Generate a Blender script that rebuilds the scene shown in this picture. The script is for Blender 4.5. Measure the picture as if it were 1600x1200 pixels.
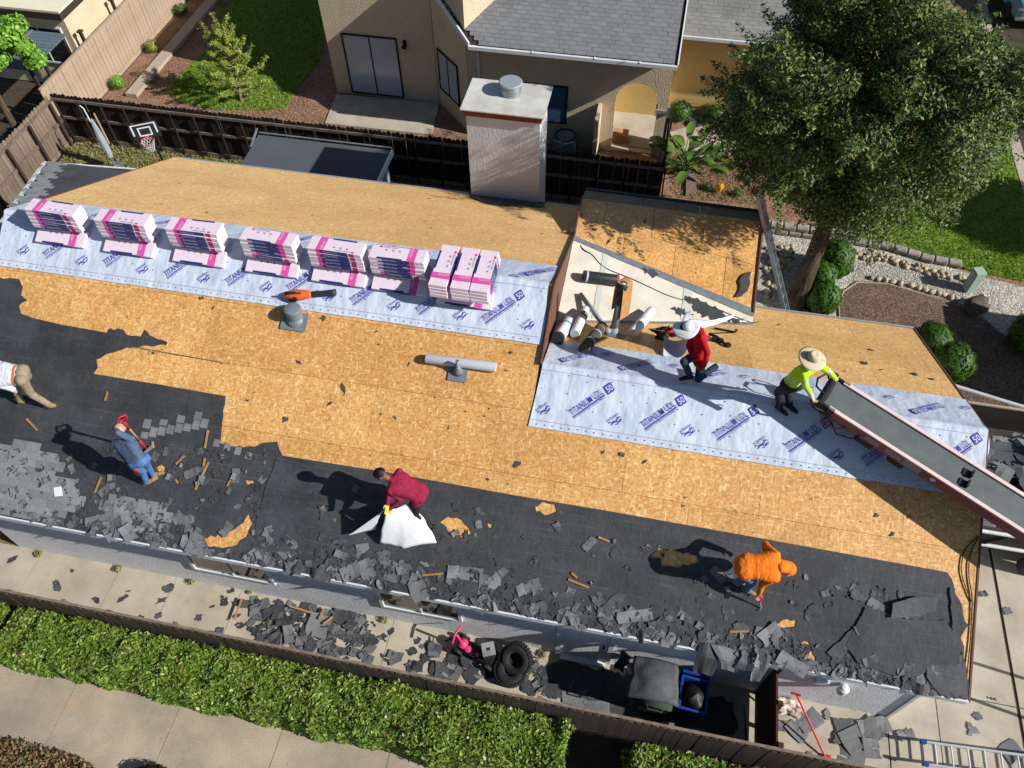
import bpy, math, random
import numpy as np
from mathutils import Vector, Matrix, noise
from mathutils.geometry import tessellate_polygon, delaunay_2d_cdt
for o in list(bpy.data.objects): bpy.data.objects.remove(o)
rnd = random.Random(11)
SC = bpy.context.scene
COL = SC.collection
# ------------------------------------------------------------------ camera, light
F_PX, PITCH, YAW, ROLL = 1220.954, 0.92960, -0.21340, -0.01980
CAM = Vector((0.0, -9.0509, 16.4752))
_cy, _sy, _cp, _sp = math.cos(YAW), math.sin(YAW), math.cos(PITCH), math.sin(PITCH)
FWD = Vector((_sy*_cp, _cy*_cp, -_sp)); _r = Vector((_cy, -_sy, 0)); _u = _r.cross(FWD)
RT = math.cos(ROLL)*_r + math.sin(ROLL)*_u; UP = -math.sin(ROLL)*_r + math.cos(ROLL)*_u
cam = bpy.data.cameras.new('camera'); cam.sensor_width = 36; cam.lens = F_PX/1600*36
cam.clip_start = .1; cam.clip_end = 600
co = bpy.data.objects.new('camera', cam); COL.objects.link(co)
co.matrix_world = Matrix(((RT.x, UP.x, -FWD.x, CAM.x), (RT.y, UP.y, -FWD.y, CAM.y), (RT.z, UP.z, -FWD.z, CAM.z), (0, 0, 0, 1)))
SC.camera = co
SUN = Vector((.82, -.135, .55)).normalized()
w = bpy.data.worlds.new('World'); SC.world = w; w.use_nodes = True
nt = w.node_tree; bg = nt.nodes['Background']
sky = nt.nodes.new('ShaderNodeTexSky'); sky.sky_type = 'NISHITA'; sky.sun_disc = False
sky.sun_elevation = math.asin(SUN.z); sky.sun_rotation = math.atan2(SUN.x, SUN.y)
sky.air_density = 1.0; sky.dust_density = .6
nt.links.new(sky.outputs[0], bg.inputs[0]); bg.inputs[1].default_value = .058
sl = bpy.data.lights.new('sun', 'SUN'); sl.energy = 5.0; sl.angle = math.radians(.5); sl.color = (1, .965, .90)
so = bpy.data.objects.new('sun', sl); COL.objects.link(so); so.location = (20, -5, 30)
so.rotation_euler = SUN.to_track_quat('Z', 'Y').to_euler()
SC.view_settings.view_transform = 'Standard'; SC.view_settings.look = 'None'
SC.view_settings.exposure = 0.42; SC.view_settings.gamma = 1; SC.view_settings.use_curve_mapping = False
try: SC.cycles.max_bounces = 6; SC.cycles.transparent_max_bounces = 6
except Exception: pass
# ------------------------------------------------------------------ where things stand: survey helpers
def ray(px, py): return FWD + RT*((px-800)/F_PX) - UP*((py-600)/F_PX)
def pl(px, py, n, k):
    d = ray(px, py); n = Vector(n); return CAM + d*((k-n.dot(CAM))/n.dot(d))
def Z(px, py, z=0.): return pl(px, py, (0, 0, 1), z)
def Yp(px, py, y): return pl(px, py, (0, 1, 0), y)
def Xp(px, py, x): return pl(px, py, (1, 0, 0), x)
zB, P, yA, yF, ybB, ybA, xR, xA, xL = 4.832, .4975, 1.409, -4.091, 4.30, 6.99, 6.60, -1.40, -13.1
zA = zB+P*yA; zF = zB+P*yF; Q = math.sqrt(1+P*P)
NF = Vector((0, -P, 1))/Q; NB = Vector((0, P, 1))/Q
def Fs(px, py, h=0.): return pl(px, py, (0, -P, 1), zB+h)          # the front roof slope
def Bb(px, py, h=0.): return pl(px, py, (0, P, 1), zB+h)           # rear slope of the right-hand wing
def Ba(px, py, h=0.): return pl(px, py, (0, P, 1), zA+P*yA+h)      # rear slope of the main wing
def fz(y): return zB+P*y
# ------------------------------------------------------------------ materials
def L(h):
    h = h.lstrip('#'); c = [int(h[i:i+2], 16)/255 for i in (0, 2, 4)]
    return tuple(x/12.92 if x <= .04045 else ((x+.055)/1.055)**2.4 for x in c)+(1,)
MATS = {}
class NT:
    def __init__(s, name):
        s.m = bpy.data.materials.new(name); s.m.use_nodes = True; s.t = s.m.node_tree
        s.b = s.t.nodes['Principled BSDF']
    def n(s, typ, **kw):
        nd = s.t.nodes.new('ShaderNode'+typ)
        for k, v in kw.items():
            if k[0] == 'i' and k[1:].isdigit(): nd.inputs[int(k[1:])].default_value = v
            elif k in nd.inputs.keys(): nd.inputs[k].default_value = v
            else: setattr(nd, k, v)
        return nd
    def l(s, a, b): s.t.links.new(a, b)
    def ramp(s, fac, stops, interp='LINEAR'):
        r = s.n('ValToRGB'); r.color_ramp.interpolation = interp
        e = r.color_ramp.elements
        while len(e) < len(stops): e.new(.5)
        for q, (p, c) in zip(e, stops): q.position = p; q.color = c
        s.l(fac, r.inputs[0]); return r.outputs[0]
    def mix(s, fac, a, b, typ='MIX'):
        m = s.n('MixRGB', blend_type=typ)
        for i, v in ((0, fac), (1, a), (2, b)):
            if hasattr(v, 'is_linked'): s.l(v, m.inputs[i])
            else: m.inputs[i].default_value = v
        return m.outputs[0]
    def mp(s, scale=(1, 1, 1), rot=(0, 0, 0), src='Object'):
        tc = s.n('TexCoord'); mp = s.n('Mapping'); mp.inputs['Scale'].default_value = scale; mp.inputs['Rotation'].default_value = rot
        s.l(tc.outputs[src], mp.inputs[0]); return mp.outputs[0]
    def noise(s, vec, scale, detail=4, rough=.6):
        nd = s.n('TexNoise'); nd.inputs['Scale'].default_value = scale; nd.inputs['Detail'].default_value = detail; nd.inputs['Roughness'].default_value = rough
        s.l(vec, nd.inputs['Vector']); return nd.outputs['Fac']
    def bump(s, h, strength, dist=.02):
        b = s.n('Bump'); b.inputs['Strength'].default_value = strength; b.inputs['Distance'].default_value = dist
        s.l(h, b.inputs['Height']); s.l(b.outputs[0], s.b.inputs['Normal'])
    def rand(s): return s.n('ObjectInfo').outputs['Random']
    def fin(s, col, rough=.8, spec=.3, metal=0.):
        if hasattr(col, 'is_linked'): s.l(col, s.b.inputs['Base Color'])
        else: s.b.inputs['Base Color'].default_value = col
        s.b.inputs['Roughness'].default_value = rough; s.b.inputs['Specular IOR Level'].default_value = spec; s.b.inputs['Metallic'].default_value = metal
        return s.m
def mul(c, k): return tuple(min(1, x*k) for x in c[:3])+(1,)
def mk(name, hexc, rough=.8, var=.25, scale=4, hex2=None, fine=60, finev=.12, bump=.0, bscale=60, bd=.01, spec=.3, metal=0., rnd_amt=0., stretch=(1, 1, 1), stain=None):
    """plain weathered material: large mottling, fine grain, optional relief and a per-object tone"""
    if name in MATS: return MATS[name]
    c = L(hexc); n = NT(name); v = n.mp(stretch)
    c2 = L(hex2) if hex2 else mul(c, 1-var)
    col = n.mix(n.ramp(n.noise(v, scale, 5), [(.35, (0, 0, 0, 1)), (.65, (1, 1, 1, 1))]), c, c2)
    if finev: col = n.mix(1., col, n.ramp(n.noise(v, fine, 2), [(.3, (1-finev,)*3+(1,)), (.7, (1+finev*.6,)*3+(1,))]), 'MULTIPLY')
    if stain:
        for q_, (hx, sc_, lo_) in enumerate(stain): col = n.mix(n.ramp(n.noise(n.mp((1, 1, 1), (0, 0, q_*1.3)), sc_, 5, .65), [(lo_, (0, 0, 0, 1)), (lo_+.16, (.7, .7, .7, 1))]), col, L(hx))
    if rnd_amt:
        col = n.mix(1., col, n.ramp(n.rand(), [(0, (1-rnd_amt,)*3+(1,)), (1, (1+rnd_amt*.7,)*3+(1,))]), 'MULTIPLY')
    if bump: n.bump(n.noise(v, bscale, 4), bump, bd)
    MATS[name] = n.fin(col, rough, spec, metal); return MATS[name]
def mat_osb():
    n = NT('oriented_strand_board'); v = n.mp()
    tc = n.n('TexCoord'); wob = n.n('TexNoise'); wob.inputs['Scale'].default_value = 9; wob.inputs['Detail'].default_value = 3
    n.l(tc.outputs['Object'], wob.inputs['Vector']); vec = n.mix(.055, tc.outputs['Object'], wob.outputs['Color'], 'ADD')
    def flakes(sc, rz, k):
        mp = n.n('Mapping'); mp.inputs['Scale'].default_value = sc; mp.inputs['Rotation'].default_value = (0, 0, rz); mp.inputs['Location'].default_value = (k*3.1, k*1.7, k)
        n.l(vec, mp.inputs[0]); vo = n.n('TexVoronoi'); vo.inputs['Scale'].default_value = 1; n.l(mp.outputs[0], vo.inputs['Vector'])
        sp = n.n('SeparateColor'); n.l(vo.outputs['Color'], sp.inputs[0]); return sp.outputs
    A, B, D, E = flakes((22, 44, 24), .5, 0), flakes((42, 15, 11), .25, 1), flakes((34, 24, 18), -.6, 2), flakes((46, 11, 8), -.12, 3)
    c0 = n.ramp(A[0], [(0, L('#b27f42')), (.5, L('#cc9b58')), (1, L('#dfb577'))])
    c1 = n.ramp(D[0], [(0, L('#b0793b')), (.5, L('#cb9955')), (1, L('#dfb47a'))])
    col = n.mix(.5, c0, c1)
    def thr(s_, a_, f=1.): return n.ramp(s_, [(a_, (0, 0, 0, 1)), (a_+.03, (f, f, f, 1))])
    col = n.mix(thr(B[1], .80, .38), col, n.ramp(B[0], [(0, L('#d3a463')), (1, L('#eacd98'))]))
    col = n.mix(thr(E[1], .95, .75), col, n.ramp(E[0], [(0, L('#e3c084')), (1, L('#f0dcb2'))]))
    H = flakes((13, 44, 30), .08, 5); col = n.mix(thr(H[1], .82, .6), col, n.ramp(H[0], [(0, L('#b98648')), (.5, L('#e0b878')), (1, L('#f0d8a8'))]))
    col = n.mix(thr(D[1], .90, .35), col, L('#a56c31'))
    col = n.mix(1., col, n.ramp(n.noise(v, 1.1, 5), [(.3, (.86, .82, .76, 1)), (.64, (1.05, 1.04, 1.03, 1))]), 'MULTIPLY')
    col = n.mix(n.ramp(n.noise(v, 4.3, 6, .7), [(.60, (0, 0, 0, 1)), (.78, (.45, .45, .45, 1))]), col, L('#b0743a'))
    col = n.mix(1., col, n.ramp(n.noise(v, 75, 3), [(.3, (.88, .87, .85, 1)), (.7, (1.08, 1.08, 1.08, 1))]), 'MULTIPLY')
    col = n.mix(1., col, n.ramp(n.rand(), [(0, (.90, .87, .83, 1)), (1, (1.06, 1.07, 1.09, 1))]), 'MULTIPLY')
    n.bump(A[0], .25, .004); n.fin(col, .5, .5)
    n.b.inputs['Sheen Weight'].default_value = .30; n.b.inputs['Sheen Roughness'].default_value = .45; n.b.inputs['Sheen Tint'].default_value = (1, .84, .5, 1)
    MATS['osb'] = n.m; return n.m
def mat_felt(name, c1, c2, c3, rnd_amt=.2):
    n = NT(name); v = n.mp(); vs = n.mp((.35, 9, 9), (0, 0, .03)); vy = n.mp((7, .5, .5), (0, 0, .12))
    col = n.mix(n.ramp(n.noise(v, 2.2, 6), [(.35, (0, 0, 0, 1)), (.7, (1, 1, 1, 1))]), L(c1), L(c2))
    col = n.mix(n.ramp(n.noise(vs, 3, 5, .7), [(.55, (0, 0, 0, 1)), (.8, (.75, .75, .75, 1))]), col, L(c3))
    col = n.mix(n.ramp(n.noise(vy, 3, 4, .7), [(.66, (0, 0, 0, 1)), (.86, (.3, .3, .3, 1))]), col, L(c3))
    col = n.mix(n.ramp(n.noise(v, .8, 4), [(.5, (0, 0, 0, 1)), (.75, (.7, .7, .7, 1))]), col, mul(L(c2), .62))
    col = n.mix(n.ramp(n.noise(v, 11, 6, .75), [(.58, (0, 0, 0, 1)), (.72, (.6, .6, .6, 1))]), col, L(c3))
    col = n.mix(1., col, n.ramp(n.noise(v, 150, 2), [(.3, (.8, .8, .8, 1)), (.7, (1.2, 1.2, 1.2, 1))]), 'MULTIPLY')
    col = n.mix(1., col, n.ramp(n.rand(), [(0, (1-rnd_amt,)*3+(1,)), (1, (1+rnd_amt,)*3+(1,))]), 'MULTIPLY')
    n.bump(n.noise(n.mp((4, 2.2, 2.2), (0, 0, .35)), 2.2, 6), .4, .03)
    MATS[name] = n.fin(col, .7, .35); return n.m
def mat_sheet():
    n = NT('synthetic_underlayment'); v = n.mp()
    col = n.mix(n.ramp(n.noise(v, 1.6, 4), [(.35, (0, 0, 0, 1)), (.7, (1, 1, 1, 1))]), L('#c0c9d8'), L('#b0bcd0'))
    vw = n.mp((1.0, .45, .45), (0, 0, .5)); wv = n.noise(vw, 3.4, 3, .45); w2 = n.noise(v, 1.4, 3)
    m = n.n('Math', operation='ADD'); n.l(wv, m.inputs[0]); n.l(w2, m.inputs[1])
    n.bump(m.outputs[0], .75, .06)
    MATS['sheet'] = n.fin(col, .45, .4); return n.m
def mat_leaf(name, cols, rough=.5, trans=.22):
    n = NT(name); g = n.n('NewGeometry')
    col = n.ramp(g.outputs['Random Per Island'], [(i/max(1, len(cols)-1), L(c)) for i, c in enumerate(cols)])
    n.fin(col, rough, .35)
    tr = n.n('BsdfTranslucent'); n.l(col, tr.inputs[0]); ms = n.n('MixShader'); ms.inputs[0].default_value = trans
    n.l(n.b.outputs[0], ms.inputs[1]); n.l(tr.outputs[0], ms.inputs[2])
    n.l(ms.outputs[0], n.t.nodes['Material Output'].inputs[0]); MATS[name] = n.m; return n.m
def mat_chips(name, cols, scale=40, bump=.8, stretch=(1, 1, 1)):
    n = NT(name); v = n.mp(stretch); vo = n.n('TexVoronoi'); vo.inputs['Scale'].default_value = scale; n.l(v, vo.inputs['Vector'])
    sp = n.n('SeparateColor'); n.l(vo.outputs['Color'], sp.inputs[0])
    col = n.ramp(sp.outputs[0], [(i/max(1, len(cols)-1), L(c)) for i, c in enumerate(cols)])
    col = n.mix(1., col, n.ramp(n.noise(v, 1.2/max(stretch), 5), [(.3, (.75, .72, .7, 1)), (.7, (1.1, 1.1, 1.1, 1))]), 'MULTIPLY')
    n.bump(vo.outputs['Distance'], bump, .02); n.t.nodes['Bump'].invert = True
    MATS[name] = n.fin(col, .85, .25); return n.m
def mat_fabric(name, hexc, hex2=None, rough=.85):
    return mk(name, hexc, rough, .2, 9, hex2, 90, .08, .55, 20, .025, .2)
def mat_glass(name, hexc, rough=.06):
    n = NT(name); MATS[name] = n.fin(L(hexc), rough, .9); return n.m
mat_osb(); mat_sheet()
mat_felt('felt', '#3f4145', '#2e3034', '#5f6063', .12)
mat_felt('scrap_dark', '#45474b', '#36383c', '#606164', .34)
mat_felt('scrap_grey', '#6e7073', '#57595c', '#88898c', .26)
mat_felt('shingle_old', '#7c7e80', '#66686b', '#949598', .16)
mat_felt('shingle_nb', '#75777a', '#66686c', '#8a8b8e', .10)
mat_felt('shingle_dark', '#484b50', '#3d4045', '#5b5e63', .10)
mk('print_purple', '#4b4bab', .6, .15, 8); mk('print_white', '#d8d8de', .6, .05); mk('print_grey', '#8a8596', .6, .1)
mk('wrap', '#dccbd8', .35, .06, 6, bump=.25, bscale=16, bd=.01, spec=.5)
mk('wrap_pink', '#d8509c', .35, .12, 9, spec=.5); mk('wrap_blue', '#233272', .35, .15, 9, spec=.5); mk('wrap_red', '#b2283e', .4, .1)
mk('stucco_house', '#dde0e6', .9, .1, 3, bump=.7, bscale=38, bd=.02, fine=30)
mk('trim_white', '#d2d6da', .5, .1, 5); mk('gutter', '#474b53', .5, .2, 6)
mk('rake_red', '#6e4a3e', .7, .25, 8); mk('drip', '#b9bcc2', .4, .15, 10, metal=.5)
mk('stucco_nb', '#cdbc9f', .95, .12, 1.2, bump=.9, bscale=20, bd=.03, fine=30)
mk('stucco_nb_yellow', '#d6b87c', .95, .10, 2, bump=.7, bscale=20, bd=.03)
mk('stucco_chim', '#bfc0c6', .95, .10, 2, bump=.5, bscale=20, bd=.02, stretch=(1, 1, .4))
mk('concrete', '#b3aa9a', .9, .14, 1.3, '#9d9484', 55, .2, .2, 90, .004, stain=(('#7d7466', .9, .60), ('#8a8172', 4, .64)))
mk('concrete_old', '#aea08b', .9, .2, .8, '#8f8676', 48, .3, .25, 110, .006, stain=(('#b98f5e', .55, .60), ('#77706a', .9, .56), ('#7f7668', 5, .62)))
mk('asphalt', '#55575b', .95, .15, 2, fine=200, finev=.25)
mk('wood_dark', '#4a3d33', .9, .35, 3, '#332a24', 40, .2, .3, 50, .006, rnd_amt=.25, stretch=(3, 3, .35))
mk('wood_stain_shade', '#30271f', .9, .35, 3, '#211b17', 40, .2, .3, 50, .006, rnd_amt=.25, stretch=(3, 3, .35)); mk('wood_grey', '#7d6f62', .9, .3, 3, '#63564b', 50, .2, .3, 50, .006, rnd_amt=.2, stretch=(3, 3, .35))  # rear fence: dark stain deepened to near-black with shade in the colour
mk('wood_tan', '#a4917f', .85, .1, 3, '#98866f', 40, .08, rnd_amt=.05)
mk('wood_gate', '#4f2618', .8, .3, 4, '#381a11', rnd_amt=.2)
mk('wood_stick', '#a98352', .8, .3, 6, rnd_amt=.25); mk('ply_grey', '#8d8572', .85, .15, 3, '#797260', bump=.15)
mk('membrane', '#cfc9bb', .75, .12, 2.5, '#bfb9ac', 60, .05, .15, 10, .01); mk('galv', '#9aa3ab', .45, .25, 7, metal=.6)
mk('pvc_grey', '#8d959b', .5, .1, 4); mk('abs_black', '#2b2e33', .5, .2, 6); mk('lead_grey', '#7a838a', .55, .2, 5, metal=.2)
mk('rubber', '#28292b', .8, .3, 12, bump=.3, bscale=40); mk('rubber_belt', '#5c6261', .8, .15, 3, '#50565a', 50, .12, stretch=(1, 1, 1))
mk('lift_red', '#7a4249', .5, .15, 4, spec=.5); mk('lift_pink', '#d3bdbb', .45, .1, 4); mk('black_metal', '#1b1c1e', .5, .3, 6)
mk('alu', '#c9ccd0', .4, .12, 6, metal=.25); mk('blue_plastic', '#143f8c', .45, .1, 4); mk('bin_green', '#39473f', .5, .15, 4)
mk('red_paint', '#c4202c', .5, .12, 6); mk('pink_plastic', '#d83a72', .4, .1, 5); mk('cardboard', '#b98a58', .8, .15, 5, '#a67a4b')
mk('white_plain', '#d9dce0', .5, .06, 4, bump=.2, bscale=9, bd=.02); mk('roll_grey', '#b4b9c2', .5, .08, 5)
mk('orange_paint', '#e2602a', .45, .15, 6, spec=.5); mk('brown_dark', '#3b3029', .8, .3, 4)
mk('bark', '#6b5a4a', .95, .45, 3, '#3d3128', 20, .2, .9, 14, .05, stretch=(4, 4, .6)); mk('twig', '#8b7d6c', .9, .3, 6)
mk('stone_grey', '#a09990', .95, .15, 5, '#746d65', 60, .15, .5, 30, .01, rnd_amt=.12)
mk('river_rock', '#b5a68f', .8, .15, 4, '#9c8f7d', 40, .1, .2, 20, .01, rnd_amt=.22); mk('boulder', '#5b554c', .95, .3, 4, bump=.9, bscale=9, bd=.06)
mk('utility_green', '#9bb0a4', .5, .08, 4); mk('car_paint', '#4d7f95', .25, .05, 2, spec=.7); mk('lamp_glass', '#b9bfc4', .15, .1, 4, spec=.9)
mat_glass('glass_dark', '#1c2226'); mat_glass('glass_blue', '#3f5878', .1); mat_glass('glass_pale', '#a3acb8', .18); mat_glass('car_glass', '#15242c')
mat_chips('mulch', ['#3f332d', '#5d4c43', '#7a675b', '#927d6e', '#4f4139'], 34, .9, (1, 1.6, 1))
mat_chips('chips_red', ['#5b4438', '#8a6a55', '#b08e72', '#6e5243', '#937a64'], 26, .9, (1, 1.7, 1))
mat_chips('gravel_white', ['#77766f', '#a9a79d', '#cdcabe', '#8f8d85', '#b8b5aa'], 22, 1.)
mk('dirt', '#7d6d55', .95, .35, 1.2, '#685a45', 60, .2, .4, 30, .02); mk('soil', '#4b4036', .95, .35, 2, '#3a3029', 60, .25, .5, 30, .02)
mat_leaf('leaf_hedge', ['#374e17', '#5a7725', '#80993c', '#476220', '#9fb055'], .4)
mat_leaf('leaf_tree', ['#22341a', '#33481f', '#4b6328', '#778a40', '#40581f'], .55, .12)
mat_leaf('leaf_ball', ['#24400f', '#3c6118', '#587d26', '#2f4f14'], .55); mat_leaf('leaf_bright', ['#4f7c24', '#6f9c33', '#8db94c'], .45)
mat_leaf('leaf_conifer', ['#6f8132', '#94a244', '#b4b95c', '#5a7129'], .6, .3); mat_leaf('leaf_rust', ['#6b4a30', '#8a6a4a', '#4b5a2c', '#a08a70'], .6)
mat_leaf('leaf_plain', ['#33501f', '#49692a', '#5f7d38'], .4); mat_leaf('flower_yellow', ['#cf9a1c', '#e2b52c'], .6)
mat_leaf('grass_blade', ['#54781f', '#6c942a', '#86a838', '#9aa84c'], .6, .35); mat_leaf('grass_dry', ['#8d8457', '#7a8048', '#a39668', '#66743a'], .7)
mk('lawn_soil', '#5f7d28', .95, .3, 2, '#748634', 90, .3); mk('skin', '#b07a5c', .55, .1, 8, spec=.35); mk('skin_fair', '#c99a86', .55, .1, 8); mk('skin_brown', '#7a4f38', .55, .1, 8)
mk('hair_black', '#15120f', .6, .3, 30); mk('hair_pink', '#b06f76', .7, .2, 14)
mat_fabric('cloth_maroon', '#8a1f3c', '#78183a'); mat_fabric('cloth_red', '#b8121e', '#a30f1c'); mat_fabric('cloth_orange', '#e0771f', '#d4681a')
mat_fabric('cloth_white', '#d3d6de', '#c6cbd6'); mat_fabric('cloth_denimshirt', '#4c5f78', '#41536b'); mat_fabric('cloth_jeans', '#5478a8', '#43659a')
mat_fabric('cloth_darkjeans', '#2b3a4c', '#222f40'); mat_fabric('cloth_black', '#1d1d20', '#27272a'); mat_fabric('cloth_khaki', '#8d826c', '#7d735f')
mat_fabric('cloth_hivis', '#b4e01e', '#a2d018'); mat_fabric('cloth_navy', '#1d2029', '#262932'); mk('reflect', '#b6bcc2', .3, .1, 20)
mat_fabric('glove_yellow', '#c9c04a', '#b5a93c'); mat_fabric('glove_red', '#c81e34', '#b41a30'); mat_fabric('glove_tan', '#c2b690', '#a99d79'); mk('boot_tan', '#8f744f', .8, .2, 9)
mk('boot_black', '#1a1918', .6, .3, 9); mk('straw', '#c9bb9f', .75, .1, 20, '#b9aa8c', 120, .1); mk('orange_belt', '#d0703a', .8, .1)
# ------------------------------------------------------------------ mesh builder
PM = {}
def setp(o, label=None, cat=None, group=None, kind=None):
    for k, v in (('label', label), ('category', cat), ('group', group), ('kind', kind)):
        if v: o[k] = v
    return o
def thing(name, label, cat, loc=(0, 0, 0), rz=0., group=None):
    o = bpy.data.objects.new(name, None); COL.objects.link(o); o.empty_display_size = .2
    o.location = loc; o.rotation_euler = (0, 0, rz)
    PM[o.name] = Matrix.Translation(Vector(loc)) @ Matrix.Rotation(rz, 4, 'Z')
    return setp(o, label, cat, group)
class G:
    def __init__(s): s.v = []; s.f = []; s.m = []
    def add(s, vs, fs, mi=0):
        b = len(s.v); s.v += [tuple(v) for v in vs]; s.f += [tuple(b+i for i in f) for f in fs]; s.m += [mi]*len(fs); return s
    def hexa(s, p, mi=0):   # 8 corners: bottom 4 ccw, top 4 ccw
        return s.add(p, [(3, 2, 1, 0), (4, 5, 6, 7), (0, 1, 5, 4), (1, 2, 6, 5), (2, 3, 7, 6), (3, 0, 4, 7)], mi)
    def box(s, c, d, R=None, mi=0):
        c = Vector(c); x, y, z = d[0]/2, d[1]/2, d[2]/2
        p = [Vector(q) for q in ((-x, -y, -z), (x, -y, -z), (x, y, -z), (-x, y, -z), (-x, -y, z), (x, -y, z), (x, y, z), (-x, y, z))]
        return s.hexa([c+(R @ q if R else q) for q in p], mi)
    def bb(s, a, b, mi=0): return s.box([(a[i]+b[i])/2 for i in range(3)], [abs(b[i]-a[i]) for i in range(3)], None, mi)
    def bar(s, a, b, wd, ht, up=(0, 0, 1), mi=0):
        a, b = Vector(a), Vector(b); x = (b-a).normalized(); z = Vector(up); y = z.cross(x)
        if y.length < 1e-4: y = Vector((1, 0, 0)).cross(x)
        y.normalize(); z = x.cross(y)
        R = Matrix((x, y, z)).transposed(); return s.box((a+b)/2, ((b-a).length, wd, ht), R, mi)
    def prism(s, poly, off, mi=0, holes=()):
        off = Vector(off); rings = [list(map(Vector, poly))]+[list(map(Vector, h)) for h in holes]
        flat = [p for r in rings for p in r]; n = len(flat)
        if holes or len(poly) > 14:
            nw = Vector(); q0 = rings[0]
            for i in range(len(q0)): nw += q0[i].cross(q0[(i+1) % len(q0)])
            nw.normalize(); e1 = nw.orthogonal().normalized(); e2 = nw.cross(e1); o0 = q0[0].copy()
            f2 = [Vector(((p-o0).dot(e1), (p-o0).dot(e2))) for p in flat]; es = []; b = 0; R2 = []
            for r in rings:
                m = len(r); es += [(b+i, b+(i+1) % m) for i in range(m)]; R2.append([tuple(f2[b+i]) for i in range(m)]); b += m
            vo, _, fo = delaunay_2d_cdt(f2, es, [], 0, 1e-6)[:3]; tri = []
            for f in fo:
                cx = sum(vo[i].x for i in f)/len(f); cy = sum(vo[i].y for i in f)/len(f)
                if inpoly(cx, cy, R2[0]) and not any(inpoly(cx, cy, h) for h in R2[1:]): tri.append(tuple(f))
            V3 = [o0+e1*v.x+e2*v.y for v in vo]; k = len(V3)
            if nw.dot(off) < 0: tri = [t[::-1] for t in tri]
            ec = {}
            for t in tri:
                for i in range(len(t)): e = (t[i], t[(i+1) % len(t)]); ec[e] = 1
            side = [(e[1], e[0]) for e in ec if (e[1], e[0]) not in ec]
            return s.add(V3+[p+off for p in V3], [tuple(k+i for i in t) for t in tri]+[t[::-1] for t in tri]+[(b_, a_, k+a_, k+b_) for a_, b_ in side][::1], mi)
        tri = tessellate_polygon(rings)
        if not tri: return s
        nn = sum(((flat[t[1]]-flat[t[0]]).cross(flat[t[2]]-flat[t[0]]) for t in tri), Vector())
        if nn.dot(off) < 0: tri = [t[::-1] for t in tri]
        fs = [tuple(n+i for i in t) for t in tri]+[tuple(t[::-1]) for t in tri]
        b = 0
        for r in rings:
            m = len(r); fs += [(b+i, b+(i+1) % m, n+b+(i+1) % m, n+b+i) for i in range(m)]; b += m
        return s.add(flat+[p+off for p in flat], fs, mi)
    def tube(s, path, r, n=8, mi=0, cap=True):
        path = [Vector(p) for p in path]; k = len(path); rs = r if isinstance(r, (list, tuple)) else [r]*k
        vs = []; prev = None
        for i, p in enumerate(path):
            t = (path[min(i+1, k-1)]-path[max(i-1, 0)])
            t = t.normalized() if t.length > 1e-9 else Vector((0, 0, 1))
            if prev is None: a = t.orthogonal().normalized()
            else:
                a = prev-t*prev.dot(t); a = a.normalized() if a.length > 1e-6 else t.orthogonal().normalized()
            prev = a; bq = t.cross(a)
            vs += [p+(a*math.cos(2*math.pi*j/n)+bq*math.sin(2*math.pi*j/n))*rs[i] for j in range(n)]
        fs = [(i*n+j, i*n+(j+1) % n, (i+1)*n+(j+1) % n, (i+1)*n+j) for i in range(k-1) for j in range(n)]
        if cap: fs += [tuple(range(n))[::-1], tuple((k-1)*n+j for j in range(n))]
        return s.add(vs, fs, mi)
    def lathe(s, c, prof, n=20, ax=(0, 0, 1), mi=0):
        c = Vector(c); R = Vector(ax).to_track_quat('Z', 'Y').to_matrix(); vs = []; k = len(prof)
        for r, h in prof: vs += [c+R @ Vector((r*math.cos(2*math.pi*j/n), r*math.sin(2*math.pi*j/n), h)) for j in range(n)]
        fs = [(i*n+j, i*n+(j+1) % n, (i+1)*n+(j+1) % n, (i+1)*n+j) for i in range(k-1) for j in range(n)]
        fs += [tuple(range(n))[::-1], tuple((k-1)*n+j for j in range(n))]
        return s.add(vs, fs, mi)
    def ell(s, c, rad, R=None, nu=14, nv=9, mi=0, jit=0., seed=0):
        c = Vector(c); vs = []
        for i in range(nv+1):
            th = math.pi*i/nv
            for j in range(nu):
                ph = 2*math.pi*j/nu; d = Vector((math.sin(th)*math.cos(ph), math.sin(th)*math.sin(ph), math.cos(th)))
                k = 1+jit*noise.noise(d*1.7+Vector((seed*3.1, seed, seed*.7))) if jit else 1
                q = Vector((d.x*rad[0]*k, d.y*rad[1]*k, d.z*rad[2]*k)); vs.append(c+(R @ q if R else q))
        fs = [(i*nu+j, (i+1)*nu+j, (i+1)*nu+(j+1) % nu, i*nu+(j+1) % nu) for i in range(nv) for j in range(nu)]
        return s.add(vs, fs, mi)
    def grid(s, f, nu, nv, mi=0):
        vs = [f(i/nu, j/nv) for j in range(nv+1) for i in range(nu+1)]
        return s.add(vs, [(j*(nu+1)+i, j*(nu+1)+i+1, (j+1)*(nu+1)+i+1, (j+1)*(nu+1)+i) for j in range(nv) for i in range(nu)], mi)
    def mesh(s, name, mats, inv=None, smooth=False):
        me = bpy.data.meshes.new(name); vs = [tuple(inv @ Vector(v)) for v in s.v] if inv else s.v
        me.from_pydata(vs, [], s.f)
        for m in (mats if isinstance(mats, (list, tuple)) else [mats]): me.materials.append(MATS[m] if isinstance(m, str) else m)
        if any(s.m): me.polygons.foreach_set('material_index', s.m)
        if smooth: me.polygons.foreach_set('use_smooth', [True]*len(s.f))
        me.update(); return me
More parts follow.
